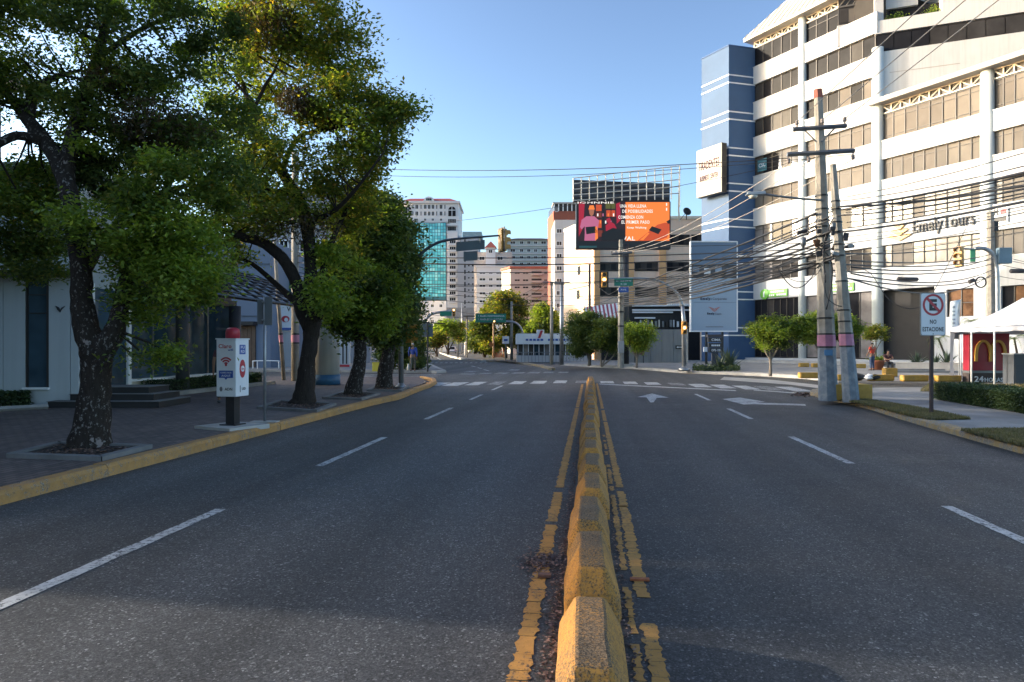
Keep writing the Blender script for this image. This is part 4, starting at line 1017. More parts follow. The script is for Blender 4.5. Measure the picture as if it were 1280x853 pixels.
br.blk('board', 792, 805.5, 433, 443.5, -.1, 0, M('red_brown_board', (.16,.06,.045), .6, var=.3)); br.blk('post', 793, 794, 443.6, 458, -.08, -.02, DARKM, base=True); br.blk('post', 803.5, 804.5, 443.6, 458, -.08, -.02, DARKM, base=True)
# ================================================================= left side of the avenue
LWALL = M('pale_blue_grey_render', (.44,.47,.48), .6, var=.06, ns=.5, streak=.08)
lf = Front('corner_shop', 'pale grey panelled shop with one tall dark window at the left edge', 'building', 0, 16.7)
wy = lf.X
def lp(name, x0, x1, y0, y1, a=0.0, c=.3, mat=LWALL, base=False, parent=None): return lf.blk(name, x0, x1, y0, y1, a, c, mat, parent, base)
lp('wall_panel', -260, 3.4, 347, 511, base=True); lp('wall_panel', 4.2, 31, 347, 511, base=True); lp('wall_panel', 61, 87.6, 347, 511, base=True); lp('wall_panel', 88.4, 98, 347, 511, base=True)
lp('wall_panel', 31.05, 60.95, 487, 511, base=True); lp('joint_backing', -259, 97.5, 347, 511, .18, .28, FRAME, True)
lp('upper_wall', -260, 98, 215, 342.5); lp('roof_slab', -265, 103, 208, 215, -.4, 2.5, CONCL)
lp('canopy', -260, 99, 342.6, 346.2, -.9, .3, DARKM); lp('window_sill', 30, 62.5, 484.5, 487, -.08, .2, WHITEP)
wf = lp('window', 31.5, 33, 347, 484.4, .02, .12, FRAME); lp('pane', 33, 57.5, 347, 484.4, .08, .12, GL_SHOP, parent=wf); lp('window_jamb', 57.5, 60.9, 347, 484.4, .01, .14, FRAME, parent=wf)
for yy in (368, 391): lp('glazing_bar', 33, 57.5, yy, yy+1, .06, .079, FRAME, parent=wf)
b = MB(); b.box(lf.X(-260), lf.X(98), .3, 2.3, -.1, lf.Z(215.3)); b.box(lf.X(-260), lf.X(-40), 2.3, 9, -.1, lf.Z(215.4)); b.build('rear_volume', LWALL, lf.t)
b = MB(); x9 = lf.X(98); b.box(x9+.003, x9+.06, .5, 1.95, .3, 3.1); ed = b.build('entrance_door', GL_SHOP, lf.t)
b = MB(); b.box(x9+.06, x9+.12, 1.97, 2.12, .2, 3.2); b.box(x9+.06, x9+.12, .35, .47, .2, 3.2); b.build('door_frame', WHITEP, ed)
b = MB(); zz = lf.Z(386); xx = lf.X(75); b.prism_y([(xx-.10,zz+.07),(xx-.02,zz+.03),(xx+.02,zz-.05),(xx+.05,zz+.02),(xx+.13,zz+.06),(xx+.05,zz-.02),(xx+.01,zz-.09),(xx-.05,zz-.03)], -.03, -.002); b.build('bird_emblem', SIGNB, lf.t)
# dark entrance steps
q0 = G(57,510,.15); q1 = G(185,502,.15)
STEPM = M('dark_step_stone', (.022,.021,.022), .6, var=.25)
st = thing('entrance_steps', 'dark stone entrance steps behind the big speckled trunk', 'steps', (q0.x, q0.y, 0), YAW)
for i in range(3):
    b = MB(); b.box(.05+.34*i, 2.7-.28*i, .3*i, 1.6, .15+.155*i, .15+.155*(i+1)-.012); b.build('step', STEPM, st)
    b = MB(); b.box(.03+.34*i, 2.72-.28*i, .3*i-.03, 1.6, .15+.155*(i+1)-.011, .15+.155*(i+1)); b.build('step_tread', CONCD, st)
# planting bed at the wall foot
def hedge(name, label, a, c, depth, h, z0, n, size, mat, seed, group=None, core=True, cat='hedge'):
    a = Vector(a); c = Vector(c); d = c-a; L = Vector((d.x,d.y)).length; t = thing(name, label, cat, (a.x,a.y,z0), math.atan2(d.y,d.x), group)
    rs = np.random.default_rng(seed)
    p = np.c_[rs.uniform(0,L,n), rs.uniform(0,depth,n), rs.uniform(.02,h,n)]
    s = rs.integers(0,3,n)          # pull to the shell: front, top, ends
    p[s==0,1] = np.abs(rs.normal(0,.045,(s==0).sum())); k = s==1; p[k,2] = h*(1+.05*np.sin(p[k,0]*4.1)+rs.normal(0,.045,k.sum()))
    k = (s==2) & (rs.random(n) < .25); p[k,0] = np.where(rs.random(k.sum())<.5, 0, L)+rs.normal(0,.04,k.sum())
    leaf_cloud('foliage', p, size, mat, t, seed)
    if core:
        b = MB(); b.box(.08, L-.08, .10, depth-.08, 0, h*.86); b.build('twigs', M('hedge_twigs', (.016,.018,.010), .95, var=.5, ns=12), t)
    return t
hedge('low_shrub', 'small dark shrub along the pale shop wall at the left edge', G(-60,512,.16), G(34,509,.16), .6, .36, .16, 2600, .09, HEDGE, 2, core=False, cat='shrub')
b = MB(); a_, c_ = G(-60,517,.16), G(60,510.5,.16); b.tube([a_+Vector((0,0,.04)), c_+Vector((0,0,.04))], .06, 4); o = b.build('bed_edging', CONC); struct(o)
# glazed showroom running along the avenue
sx0 = 17.9
sh = thing('glass_showroom', 'glazed showroom with dark round columns behind the big trees', 'building', (-13.2, sx0, 0), R(90))
SOF = M('brown_soffit', (.13,.10,.085), .7, var=.15)
b = MB(); b.box(-.8, 6.2, 0, .25, 0, .60); b.build('stall_riser', CREAM, sh)
b = MB(); b.box(-.8, 6.2, -.12, .2, .602, .67); b.build('white_sill', WHITEP, sh)
for i in range(4):
    b = MB(); b.box(.05+1.5*i, 1.47+1.5*i, .06, .09, .68, 3.08); b.build('pane', GL_SHOP, sh)
    b = MB(); b.box(1.475+1.5*i, 1.545+1.5*i, .03, .13, .68, 3.08); b.build('mullion', GREYM, sh)
b = MB(); b.box(-.8, 6.2, -.1, 8, 3.09, 3.3); b.build('fascia', FRAME, sh); b = MB(); b.box(-.8, 6.2, .1, 8, 3.3, 4.5); b.build('upper_wall', SOF, sh)
b = MB(); b.box(-.8, 6.25, 2.5, 8, 0, 3.08); b.build('inner_wall', M('blue_interior', (.04,.07,.11), .6, var=.4, ns=1), sh)
b = MB(); b.box(-.9, 6.3, -.1, 8, 4.503, 4.75); b.build('roof_edge', DARKM, sh)
COLD = M('dark_grey_column', (.055,.055,.058), .55, var=.15)
for x in (2.3, 5.5):
    b = MB(); b.lathe([(.2,.15),(.2,3.08)], (x,-.42,0), 18); b.build('column', COLD, sh, smooth=True)
# sloping steel lattice canopy
cn = thing('lattice_canopy', 'dark sloping steel lattice canopy beside the glass showroom', 'canopy', (-13.2, 17.6, 0), R(90))
def cpt(u_, v_): return Vector((u_*8.2, -2.4*v_*(1+.05*u_), 4.42-1.30*v_ - .25*v_*(1-v_)*-1))
for i in range(12):
    b = MB(); b.tube([cpt(i/11, j/5) for j in range(6)], .035, 4); b.build('rafter', DARKM, cn)
for j in range(9):
    b = MB(); b.tube([cpt(i/6, j/8) for i in range(7)], .03 if j < 8 else .06, 4); b.build('purlin', DARKM, cn)
b = MB(); b.tube([cpt(1,1)+Vector((-.2,.1,-.05)), Vector((8.0,-2.3,.15))], .05, 8); b.build('canopy_post', DARKM, cn)
rr_ = random.Random(4)
for i in range(11):
    for j in range(8):
        if rr_.random() < .04:
            b = MB(); a0, a1, v0, v1 = (i+.08)/11, (i+.92)/11, (j+.1)/8, (j+.9)/8
            b.poly([cpt(a0,v0),cpt(a1,v0),cpt(a1,v1),cpt(a0,v1)]); b.build('roof_pane', M('smoked_roof_pane', (.10,.11,.12), .3) if not bpy.data.materials.get('smoked_roof_pane') else bpy.data.materials['smoked_roof_pane'], cn)
hedge('low_hedge', 'low clipped hedge below the showroom glass left of the white box sign', (-12.55, 18.6, .16), (-12.55, 25.0, .16), -.0+.55, .42, .16, 7000, .08, HEDGE, 5)
b = MB(); b.box(-12.5, -12.3, 18.2, 25.6, .1, .27); struct(b.build('hedge_kerb', CONC))
# buildings beyond the left-hand street
bl = Front('blue_grey_house', 'blue grey building with a brown plank door behind the canopy', 'building', 287, 48)
BGR = M('blue_grey_render', (.13,.17,.24), .8, var=.08, ns=.3)
bl.blk('wall', 230, 338, 300, 461, 0, 8, BGR, base=True); bl.blk('door_canopy', 287.5, 322, 402.5, 407, -.8, 0, DARKM)
PLK = M('brown_door_plank', (.12,.075,.05), .7, var=.3, ns=3); dr = bl.blk('door', 289.5, 320, 407.5, 459, -.04, 0, FRAME)
for i in range(6): bl.blk('plank', 290+i*5, 294.6+i*5, 408, 458.6, -.09, -.045, PLK, dr)
for y in (330, 395): bl.blk('string_course', 230, 338, y-.7, y+.7, -.08, 0, M('blue_grey_band', (.09,.12,.17), .8))
wl = Front('white_boundary_wall', 'white wall below the blue and red sign on the far left corner', 'wall', 338, 50)
wl.blk('wall', 338.5, 372, 414, 461, 0, .3, WHITE, base=True); wl.blk('wall', 396, 437, 398, 461, 0, .3, WHITE, base=True); wl.blk('red_base_band', 424.5, 437, 456, 459, -.03, 0, REDS)
for x in (428, 432.5): wl.blk('dark_slot', x, x+1.6, 408, 455, -.03, 0, FRAME)
sv = Front('picture_sign', 'white sign with blue and red figures behind the leaning striped pole', 'sign', 338, 49.6)
sv.blk('sign_board', 338, 365, 382, 412, 0, .12, SIGNW); sv.blk('navy_edge', 338, 365, 410, 412.4, -.03, -.002, BLUES)
def disc(fr_, px, py, rx, rz, mat, name, d=.03):
    b = MB(); b.prism_y([(fr_.X(px+rx*math.cos(a)), fr_.Z(py+rz*math.sin(a))) for a in [i*math.pi/8 for i in range(16)]], -d, -.001); return b.build(name, mat, fr_.t)
disc(sv, 346, 400, 5, 7, BLUES, 'blue_figure'); disc(sv, 357, 399, 5, 4, REDS, 'red_figure', .04); disc(sv, 358, 400, 2.4, 2.6, SIGNW, 'white_dot', .05)
text(sv.t, 'S', SIGNB, sv.X(343), sv.Z(387), 4*50/F, 6*50/F, y=-.01); text(sv.t, 'V', SIGNB, sv.X(361), sv.Z(386.5), 5*50/F, 6*50/F, y=-.01)
dg = Front('green_hoarding', 'dark green panel high behind the left trees', 'panel', 336, 52); dg.blk('panel', 335, 372, 335, 366, 0, .2, M('dark_green_panel', (.02,.10,.08), .6)); dg.blk('post', 336, 337, 366, 461, .05, .15, GREYM, base=True)
# tall corner block added to shade the crossing (mostly behind the trees)
cbk = Front('corner_block', 'plain grey corner block hidden behind the left trees', 'building', 400, 62)
cbk.blk('wall', 290, 462, 236, 470, 0, 26, M('corner_block_render', (.30,.30,.32), .8, var=.1), base=True)
for j in range(4):
    for i in range(7): cbk.win(315+i*20, 270+j*38, 12, 16, GL_DARK)
eb = thing('shade_block', 'unseen grey block added to shade the left-hand street', 'building', (-74, 25, 0), 0)  # hidden block added to stop low sun along the side street
b = MB(); b.box(-8, 0, 3, 45, 0, 20); b.build('wall', M('shade_block_render', (.28,.28,.29), .85, var=.1), eb)
for j in range(4):
    for i in range(9): b = MB(); b.box(.002, .08, 5+i*4.4, 7.6+i*4.4, 2+j*4.4, 4.2+j*4.4); b.build('window', GL_DARK, eb)
# unseen neighbours of the shop, put outside the frame to shade the road
nb = thing('neighbour_block', 'unseen grey flat roofed neighbour block left of the frame', 'building', (-14.5, 5.45, 0), 0)
b = MB(); b.box(-9, 0, 0, 9.9, 0, 8.2); b.build('wall', LWALL, nb)
b = MB(); b.box(-9.3, .3, -.1, 10.7, 8.2, 8.45); b.build('roof_slab', CONCL, nb)
for i in range(3): b = MB(); b.box(.002,.07,.8+i*3.3,3.0+i*3.3,.8,3.2); b.build('shop_window', GL_SHOP, nb)
nb2 = thing('neighbour_house', 'unseen pale neighbour house behind the camera on the left', 'building', (-14.5, -16, 0), 0)
b = MB(); b.box(-10, 0, 0, 18.6, 0, 9.5); b.build('wall', WHITE, nb2); b = MB(); b.box(-10.3,.3,-.3,18.65,9.5,9.75); b.build('roof_slab', CONCL, nb2)
for i in range(4): b = MB(); b.box(.002,.07,1+i*4.6,4+i*4.6,.8,3.0); b.build('shop_window', GL_SHOP, nb2)

# ------------------------------------------------------------ tree pits and street trees
def pit(pxs, label, seed):
    q = [G(x,y,.157) for x,y in pxs]; c = sum(q, Vector())/len(q); t = thing('tree_pit', label, 'tree pit', (c.x,c.y,0))
    for i in range(len(q)):
        a, d = q[i], q[(i+1)%len(q)]; dr_ = (d-a).normalized(); nx = Vector((-dr_.y,dr_.x,0)); nx = nx if nx.dot(c-a) > 0 else -nx
        b = MB((c.x,c.y,0)); a2, d2 = a+dr_*.012, d-dr_*.012
        b.prism([(a2.x,a2.y),(d2.x,d2.y),((d2+nx*.13-dr_*.12).x,(d2+nx*.13-dr_*.12).y),((a2+nx*.13+dr_*.12).x,(a2+nx*.13+dr_*.12).y)], .08, .205); b.build('border_stone', CONCD, t, bevel=.012)
    b = MB((c.x,c.y,0)); b.prism([((p+(c-p)*.10).x,(p+(c-p)*.10).y) for p in q], .08, .178); b.build('soil', SOIL, t)
    rs = np.random.default_rng(seed); pts = []
    for _ in range(420):
        w_ = rs.dirichlet(np.ones(len(q))); p = sum((q[i]*float(w_[i]) for i in range(len(q))), Vector()); p = c+(p-c)*.95; pts.append((p.x-c.x,p.y-c.y,.186))
    o = leaf_cloud('fallen_leaves', pts, .06, LIT, t, seed, up=2.5); o['kind'] = 'stuff'
pit([(6,571.5),(127,576),(192,559.5),(72,555)], 'concrete bordered tree pit under the big speckled trunk', 1)
pit([(320,511),(396,515.5),(421,506),(348,502)], 'concrete bordered tree pit under the trunk beside the thin sign post', 2)
pit([(402,498.5),(452,500.5),(476,493),(430,490)], 'concrete bordered tree pit in front of the white round column', 3)
pit([(458,489),(502,489.6),(511,484.2),(470,482)], 'concrete bordered tree pit beside the signal mast', 4)

def PP(D): return lambda x, y, d=0.0: P(x, y, D+d)
q = PP(9.8); mpp = 9.8/F
def BL(qf, mp, x, y, rx, ry, n, d=0.0, rd=None, mi=0): return (qf(x,y,d), (rx*mp, (rd if rd else rx*mp), ry*mp), n, mi)
limbs = [([q(111,562),q(113,545),q(117,500),q(121,462),q(122,436)], [.32,.25,.215,.20,.22]),
         ([q(120,442),q(108,412),q(102,375),q(101,335),q(93,285,.1),q(82,225,.2),q(62,185,.4),q(35,150,.7),(q(18,128,.9)),q(-20,90,1.3)], [.20,.165,.15,.14,.13,.12,.11,.095,.075,.04]),
         ([q(126,440),q(144,412,0),q(152,378,.1),q(163,330,.3),q(190,270,.7),q(225,205,1.0),q(262,150,1.2)], [.18,.13,.11,.09,.065,.04,.012]),
         ([q(83,228,.2),q(88,180,.3),q(104,130,.4),q(122,70,.5),q(140,0,.5),q(150,-90,.4)], [.11,.10,.085,.07,.05,.02]),
         ([q(36,152,.7),q(42,118,.8),q(62,100,.9),q(100,88,1.1)], [.085,.07,.05,.02]),
         ([q(55,178,.4),q(20,170,.2),q(-20,190,-.2),q(-70,210,-.6)], [.08,.065,.05,.02]),
         ([q(101,345,0),q(130,300,.9),q(190,250,1.7),(q(240,230,2.3))], [.12,.09,.07,.03]),
         ([q(122,72,.4),q(190,30,.7),(q(260,10,.8))], [.05,.035,.012])]
B = lambda x,y,rx,ry,n,d=0.0,rd=None,mi=0: BL(q,mpp,x,y,rx,ry,n,d,rd,mi)
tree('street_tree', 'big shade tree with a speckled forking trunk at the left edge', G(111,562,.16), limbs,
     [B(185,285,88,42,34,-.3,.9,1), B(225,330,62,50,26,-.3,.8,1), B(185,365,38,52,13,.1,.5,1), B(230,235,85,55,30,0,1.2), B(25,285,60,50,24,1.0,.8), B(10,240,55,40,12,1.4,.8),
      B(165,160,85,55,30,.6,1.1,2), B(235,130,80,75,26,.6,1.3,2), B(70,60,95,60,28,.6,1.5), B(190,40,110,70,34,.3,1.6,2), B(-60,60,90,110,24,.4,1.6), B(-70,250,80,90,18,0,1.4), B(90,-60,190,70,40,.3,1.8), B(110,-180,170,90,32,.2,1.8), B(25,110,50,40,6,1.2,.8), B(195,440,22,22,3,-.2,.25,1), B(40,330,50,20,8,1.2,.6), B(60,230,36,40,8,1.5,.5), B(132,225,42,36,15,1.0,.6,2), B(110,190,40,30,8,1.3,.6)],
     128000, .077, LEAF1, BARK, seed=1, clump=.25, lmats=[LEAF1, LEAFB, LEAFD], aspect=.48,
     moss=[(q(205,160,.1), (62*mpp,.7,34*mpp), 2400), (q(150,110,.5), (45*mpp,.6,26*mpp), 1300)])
q2 = PP(17.3); m2 = 17.3/F
limbs = [([q2(379,506),q2(381,488),q2(384,455),q2(388,425),q2(391,402)], [.36,.24,.205,.20,.22]),
         ([q2(388,410),q2(376,385),q2(371,355),q2(352,322),q2(325,302),q2(300,296),q2(270,285,.5)], [.2,.16,.155,.15,.13,.11,.05]),
         ([q2(392,404),q2(389,370),(q2(388,330)),q2(384,285),q2(374,250),q2(352,215),q2(335,185),q2(322,160),(q2(310,125,.3)),q2(296,85,.5)], [.2,.165,.155,.15,.14,.12,.10,.085,.065,.03]),
         ([q2(398,398),q2(407,370),q2(404,335,.2),q2(420,290,.4),q2(440,250,.6)], [.13,.10,.09,.07,.03]),
         ([q2(372,246),q2(352,240),(q2(325,235,-.4)),q2(290,215,-.8)], [.07,.06,.05,.02]),
         ([q2(352,214),q2(364,185),q2(380,168),q2(420,160),q2(455,150)], [.08,.065,.05,.035,.015]),
         ([q2(323,158),q2(318,130),q2(300,110),q2(280,85),q2(262,55)], [.06,.05,.04,.03,.015]),
         ([q2(335,185),q2(322,176),q2(316,145),q2(330,110),q2(345,85),q2(360,45)], [.06,.055,.05,.045,.03,.015]),
         ([q2(384,280),q2(420,262,-.5),q2(450,230,-1),q2(480,190,-1.2)], [.08,.06,.04,.015]),
         ([q2(376,384,0),q2(350,360,.5),q2(315,330,1.0),q2(290,320,1.5)], [.10,.08,.06,.03])]
B = lambda x,y,rx,ry,n,d=0.0,rd=None,mi=0: BL(q2,m2,x,y,rx,ry,n,d,rd,mi)
tree('street_tree', 'tall spreading tree with dark air plants in its crown beside the white box sign', G(379,507,.16), limbs,
     [B(395,30,62,36,30,0,1.6), B(425,70,38,32,15,.3,1.2), B(450,150,58,48,32,0,1.5), B(490,130,26,32,10,-.5,.6), B(478,185,26,16,7,-.4,.6), B(410,130,48,36,20,.2,1.4), B(345,60,62,50,28,.4,1.7), B(300,120,50,45,20,.6,1.5,2), B(270,190,52,55,24,.5,1.6,2), B(300,245,55,38,22,.2,1.5,2), B(340,250,48,42,16,-.8,1.0),
      B(420,215,52,36,26,0,1.4), B(355,180,46,34,16,-.6,1.1), B(425,265,42,30,18,.3,1.2), B(340,-30,110,45,34,.4,2.2), B(360,-110,110,60,26,.3,2.2), B(300,300,42,26,12,.8,1.3), B(430,325,34,22,10,.3,.9,1), B(415,370,28,26,9,-.5,.6,1), B(290,30,50,48,18,.8,1.5,2), B(455,205,24,24,6,.1,.6)],
     78000, .116, LEAF2, BARKD, seed=2, clump=.36, lmats=[LEAF2, LEAFB, LEAF1], aspect=.5,
     moss=[(q2(371,128,-.9), (26*m2,.5,18*m2), 1300), (q2(326,40,-.3), (44*m2,.9,32*m2), 1700), (q2(372,285,-.3), (60*m2,.8,20*m2), 900), (q2(345,12,-.2), (30*m2,.7,14*m2), 700)])
q3 = PP(20.6); m3 = 20.6/F
B = lambda x,y,rx,ry,n,d=0.0,rd=None,mi=0: BL(q3,m3,x,y,rx,ry,n,d,rd,mi)
tree('street_tree', 'bushy middle tree with low bright foliage and a leaning trunk', G(441,495,.16),
     [([q3(441,496),q3(444,478),q3(450,450),q3(450,425),q3(447,395)], [.31,.23,.19,.175,.15]), ([q3(447,398),q3(430,370),q3(415,345)], [.13,.09,.03]), ([q3(448,400),q3(462,360),q3(470,310),q3(478,270)], [.13,.10,.07,.03]), ([q3(449,430),q3(475,405),q3(490,390)], [.08,.06,.02])],
     [B(432,360,36,30,18,-.6,1.0,1), B(468,372,30,34,18,-.4,.9,1), B(450,320,40,30,18,0,1.2), B(466,270,32,26,20,.2,1.0), B(470,300,40,32,20,0,1.2), B(486,300,22,26,14,.3,.9), B(456,405,40,16,10,0,.8), B(420,395,16,14,4,-.3,.4,1), B(484,348,28,30,14,.4,1.0)],
     40000, .15, LEAFD, BARK, seed=3, clump=.42, lmats=[LEAFD, LEAFB])
q4 = PP(24.0); m4 = 24.0/F
B = lambda x,y,rx,ry,n,d=0.0,rd=None,mi=0: BL(q4,m4,x,y,rx,ry,n,d,rd,mi)
tree('street_tree', 'dark dense tree beside the left signal mast', G(480,486,.16),
     [([q4(480,487),q4(481,470),q4(485,445),q4(487,415)], [.33,.27,.24,.21]), ([q4(486,420),q4(500,380),q4(505,330),q4(500,280)], [.2,.14,.09,.03]), ([q4(486,420),q4(470,385),q4(466,340)], [.16,.10,.03])],
     [B(486,292,26,28,20,0,1.1), B(498,335,20,34,20,0,1.0), B(495,385,22,26,16,0,1.0), B(475,395,34,28,18,.3,1.0), B(480,345,34,34,16,.6,1.1), B(476,258,18,14,8,.2,.7), B(490,420,30,12,8,.2,.8)],
     38000, .155, LEAFD, BARK, seed=4, clump=.42, lmats=[LEAFD])
# conifer-like bush on the far-left corner
q5 = PP(44); m5 = 44/F
B = lambda x,y,rx,ry,n,d=0.0,rd=None,mi=0: BL(q5,m5,x,y,rx,ry,n,d,rd,mi)
tree('corner_bush', 'tall dark bush behind the man in the blue shirt', G(518,463.5,.14), [([q5(518,463),q5(517,430),q5(515,400)], [.25,.18,.06])],
     [B(517,400,10,12,10,0,.8), B(518,425,14,16,16,0,.9), B(517,448,14,14,16,0,.9), B(506,440,14,22,16,.5,1), B(490,445,16,20,16,.6,1)], 12000, .2, LEAFD, BARKD, seed=6, clump=.5, cat='bush')

# ------------------------------------------------------------ furniture on the left pavement
kl = G(291,533.5,.16)
ks = thing('hotspot_kiosk', 'white box wifi kiosk with a red cap on a dark post', 'kiosk', kl, YAW + R(-12.5))
b = MB(); b.prism([(-.55,-.32),(.32,-.55),(.55,.30),(-.32,.5)], -.05, .035); b.build('base_slab', CONCL, ks)
b = MB(); b.box(-.16,.16,-.16,.16,.036,.055); b.build('base_plate', DARKM, ks)
b = MB(); b.box(-.085,.085,-.085,.085,.055,.56); b.build('post', DARKM, ks)
kw = .195; kz0, kz1 = .555, 1.575
b = MB(); b.box(-kw,kw,-kw,kw,kz0,kz1); b.build('box_cabinet', SIGNW, ks, bevel=.008)
b = MB(); b.box(-kw-.012,kw+.012,-kw-.012,kw+.012,kz1+.001,kz1+.02); b.build('lid', SIGNW, ks)
b = MB(); b.lathe([(.125,kz1+.02),(.125,kz1+.13),(.11,kz1+.19),(.06,kz1+.215)], n=16); b.build('red_cap', REDS, ks, smooth=True)
face = {}
for nm, rz in (('front', 0), ('side', R(90))):
    f = bpy.data.objects.new('printed_face', None)
def on_face(rz, fn):
    """build pieces in face space (x right, z up, y=-kw is the surface) then rotate about the post"""
    before = set(ks.children); fn()
    for o in ks.children:
        if o not in before:
            o.rotation_euler = (0, 0, rz); o.location = Matrix.Rotation(rz, 3, 'Z') @ o.location
def plate(name, x0, x1, z0, z1, mat, d=.006):
    b = MB(); b.box(x0,x1,-kw-d,-kw-.0005,z0,z1); return b.build(name, mat, ks)
def arcs(cx, cz, mat):
    for i, r in enumerate((.05,.095,.14)):
        b = MB(); A = [R(40)+R(100)*j/10 for j in range(11)]
        b.prism_y([(cx+r*math.cos(a),cz+r*math.sin(a)) for a in A]+[(cx+(r-.026)*math.cos(a),cz+(r-.026)*math.sin(a)) for a in A[::-1]], -kw-.006, -kw-.0005); b.build('wifi_arc', mat, ks)
    b = MB(); b.prism_y([(cx+.022*math.cos(a),cz-.0+.022*math.sin(a)) for a in [i*math.pi/5 for i in range(10)]], -kw-.006, -kw-.0005); b.build('wifi_dot', mat, ks)
def fr_face():
    text(ks, 'Claro', REDS, -.02, 1.455, .26, .075, y=-kw, depth=.005); text(ks, 'wifi', BLUES, .09, 1.39, .10, .04, y=-kw, depth=.005)
    arcs(0, 1.12, REDS)
    plate('blue_panel', -.14,.14, .89,1.02, BLUES); b = MB(); b.prism_y([(-.03,.89),(.03,.89),(0,.855)], -kw-.006,-kw-.0005); b.build('panel_tail', BLUES, ks)
    text(ks, 'CONÉCTATE', SIGNW, 0, .985, .22, .03, y=-kw-.006, depth=.003); text(ks, 'AQUÍ', SIGNW, 0, .93, .18, .05, y=-kw-.006, depth=.003)
    text(ks, 'ADN', SIGNB, .05, .69, .15, .05, y=-kw, depth=.004)
    b = MB(); b.prism_y([(-.10+.03*math.cos(i*.785),.69+.045*math.sin(i*.785)) for i in range(8)], -kw-.004, -kw-.0005); b.build('crest', GREYM, ks)
def sd_face():
    plate('blue_square', -.085,.085, 1.31,1.48, BLUES); text(ks, 'PU', SIGNW, 0, 1.435, .11, .05, y=-kw-.006, depth=.003); text(ks, 'RD', SIGNW, 0, 1.36, .11, .05, y=-kw-.006, depth=.003)
    b = MB(); b.prism_y([(.085*math.cos(i*.3927),1.05+.165*math.sin(i*.3927)) for i in range(16)], -kw-.006, -kw-.0005); b.build('red_oval', REDS, ks)
    b = MB(); b.prism_y([(.055*math.cos(i*.3927),1.05+.055*math.sin(i*.3927)) for i in range(16)], -kw-.009, -kw-.0061); b.build('white_dot', SIGNW, ks)
    text(ks, 'Claro', REDS, 0, 1.05, .09, .035, y=-kw-.009, depth=.002)
    text(ks, 'LED', SIGNB, .04, .69, .11, .045, y=-kw, depth=.004); plate('grey_bar', -.075,-.06,.63,.75, GREYM)
fr_face()
on_face(R(90), sd_face)
# thin sign post with two sign backs
sp = thing('sign_post', 'thin grey post carrying two sign backs beside the kiosk', 'sign post', G(331,527,.16), YAW)
b = MB(); b.lathe([(.028,0),(.028,2.42)], n=10); b.build('post', GALV, sp, smooth=True)
b = MB(); b.prism([(-.25,-.12),(.25,-.12),(.25,.12),(-.25,.12)], -.05, .006); b.build('foot_pad', CONCL, sp)
b = MB(); b.box(-.16,.0,.03,.045,1.88,2.36); b.build('sign_back', GREYS, sp, bevel=.004)
b = MB(); b.box(.02,.16,-.05,-.035,1.86,2.40); b.build('sign_back', GREYS, sp, bevel=.004)
for z in (1.95, 2.3): b = MB(); b.box(-.05,.08,-.034,.03,z,z+.03); b.build('bracket', GALV, sp)
# round white column with a blue foot
wc = thing('round_column', 'white round advertising column with a blue foot between the trees', 'column', G(407,480.5,.16), YAW)
b = MB(); b.lathe([(.53,.38),(.53,2.36),(.50,2.40)], n=36); b.build('drum', M('column_white', (.50,.50,.47), .7, var=.06, streak=.12), wc, smooth=True)
b = MB(); b.lathe([(.56,0),(.56,.375)], n=36); b.build('blue_foot', M('blue_foot_paint', (.03,.12,.24), .6, var=.2, ns=5), wc, smooth=True)
text(wc, '809 3112', SIGNW, .05, 2.14, .62, .13, y=-.545, depth=.03)
# leaning striped poles
def striped_pole(name, label, pts, r, D, y0, y1):
    base = P(*pts[0], D); base.z = .14; t = thing(name, label, 'pole', base)
    qs = [P(x,y,D) for x,y in pts]; qs[0].z = .14
    b = MB(base); b.tube(qs, [r, r*.94, r*.85, r*.7][:len(qs)] if len(qs) < 5 else r, 12); b.build('shaft', POLEC, t, smooth=True)
    d = (qs[1]-qs[0]).normalized()
    def at(y):
        z = HZ(y, D); k = (z-qs[0].z)/d.z; return qs[0]+d*k
    for nm, a, c, mt, e in (('black_ring', y0-2.2, y0, SIGNB, .010), ('pink_band', y0, y1, PINKB, .007), ('black_ring', y1, y1+2, SIGNB, .010)):
        b = MB(base); b.tube([at(c), at(a)], r+e, 12, caps=False); b.build(nm, mt, t, smooth=True)
    return t
striped_pole('utility_pole', 'slim leaning pole with a pink band before the blue and red sign', [(355,476),(348,380),(343,300)], .085, 30, 419, 428)
striped_pole('utility_pole', 'thick pole with a pink band behind the second tree trunk', [(369,477),(369,380),(369,190)], .17, 29.5, 419, 428)
rk_ = thing('bike_rail', 'white tubular rail on the pavement beyond the kiosk', 'rail', G(330,461,.14), YAW)
b = MB(); b.tube(smooth_path([(-.75,0,0),(-.75,0,.42),(-.62,0,.52),(.9,0,.52),(1.0,0,.42),(1.0,0,0)],3), .035, 8); b.build('tube_loop', WHITEP, rk_, smooth=True)
b = MB(); b.tube([(-.45,0,0),(-.45,0,.50)], .03, 8); b.build('post', WHITEP, rk_)
yb = thing('yellow_bin', 'small yellow bin between two tree trunks', 'bin', G(470,464.5,.14), YAW); b = MB(); b.box(-.2,.2,-.16,.16,0,.5); b.build('bin_body', M('bin_yellow', (.55,.45,.05), .5), yb, bevel=.02); b = MB(); b.box(-.215,.215,-.175,.175,.501,.56); b.build('lid', M('bin_lid_yellow', (.45,.36,.04), .5), yb, bevel=.015)
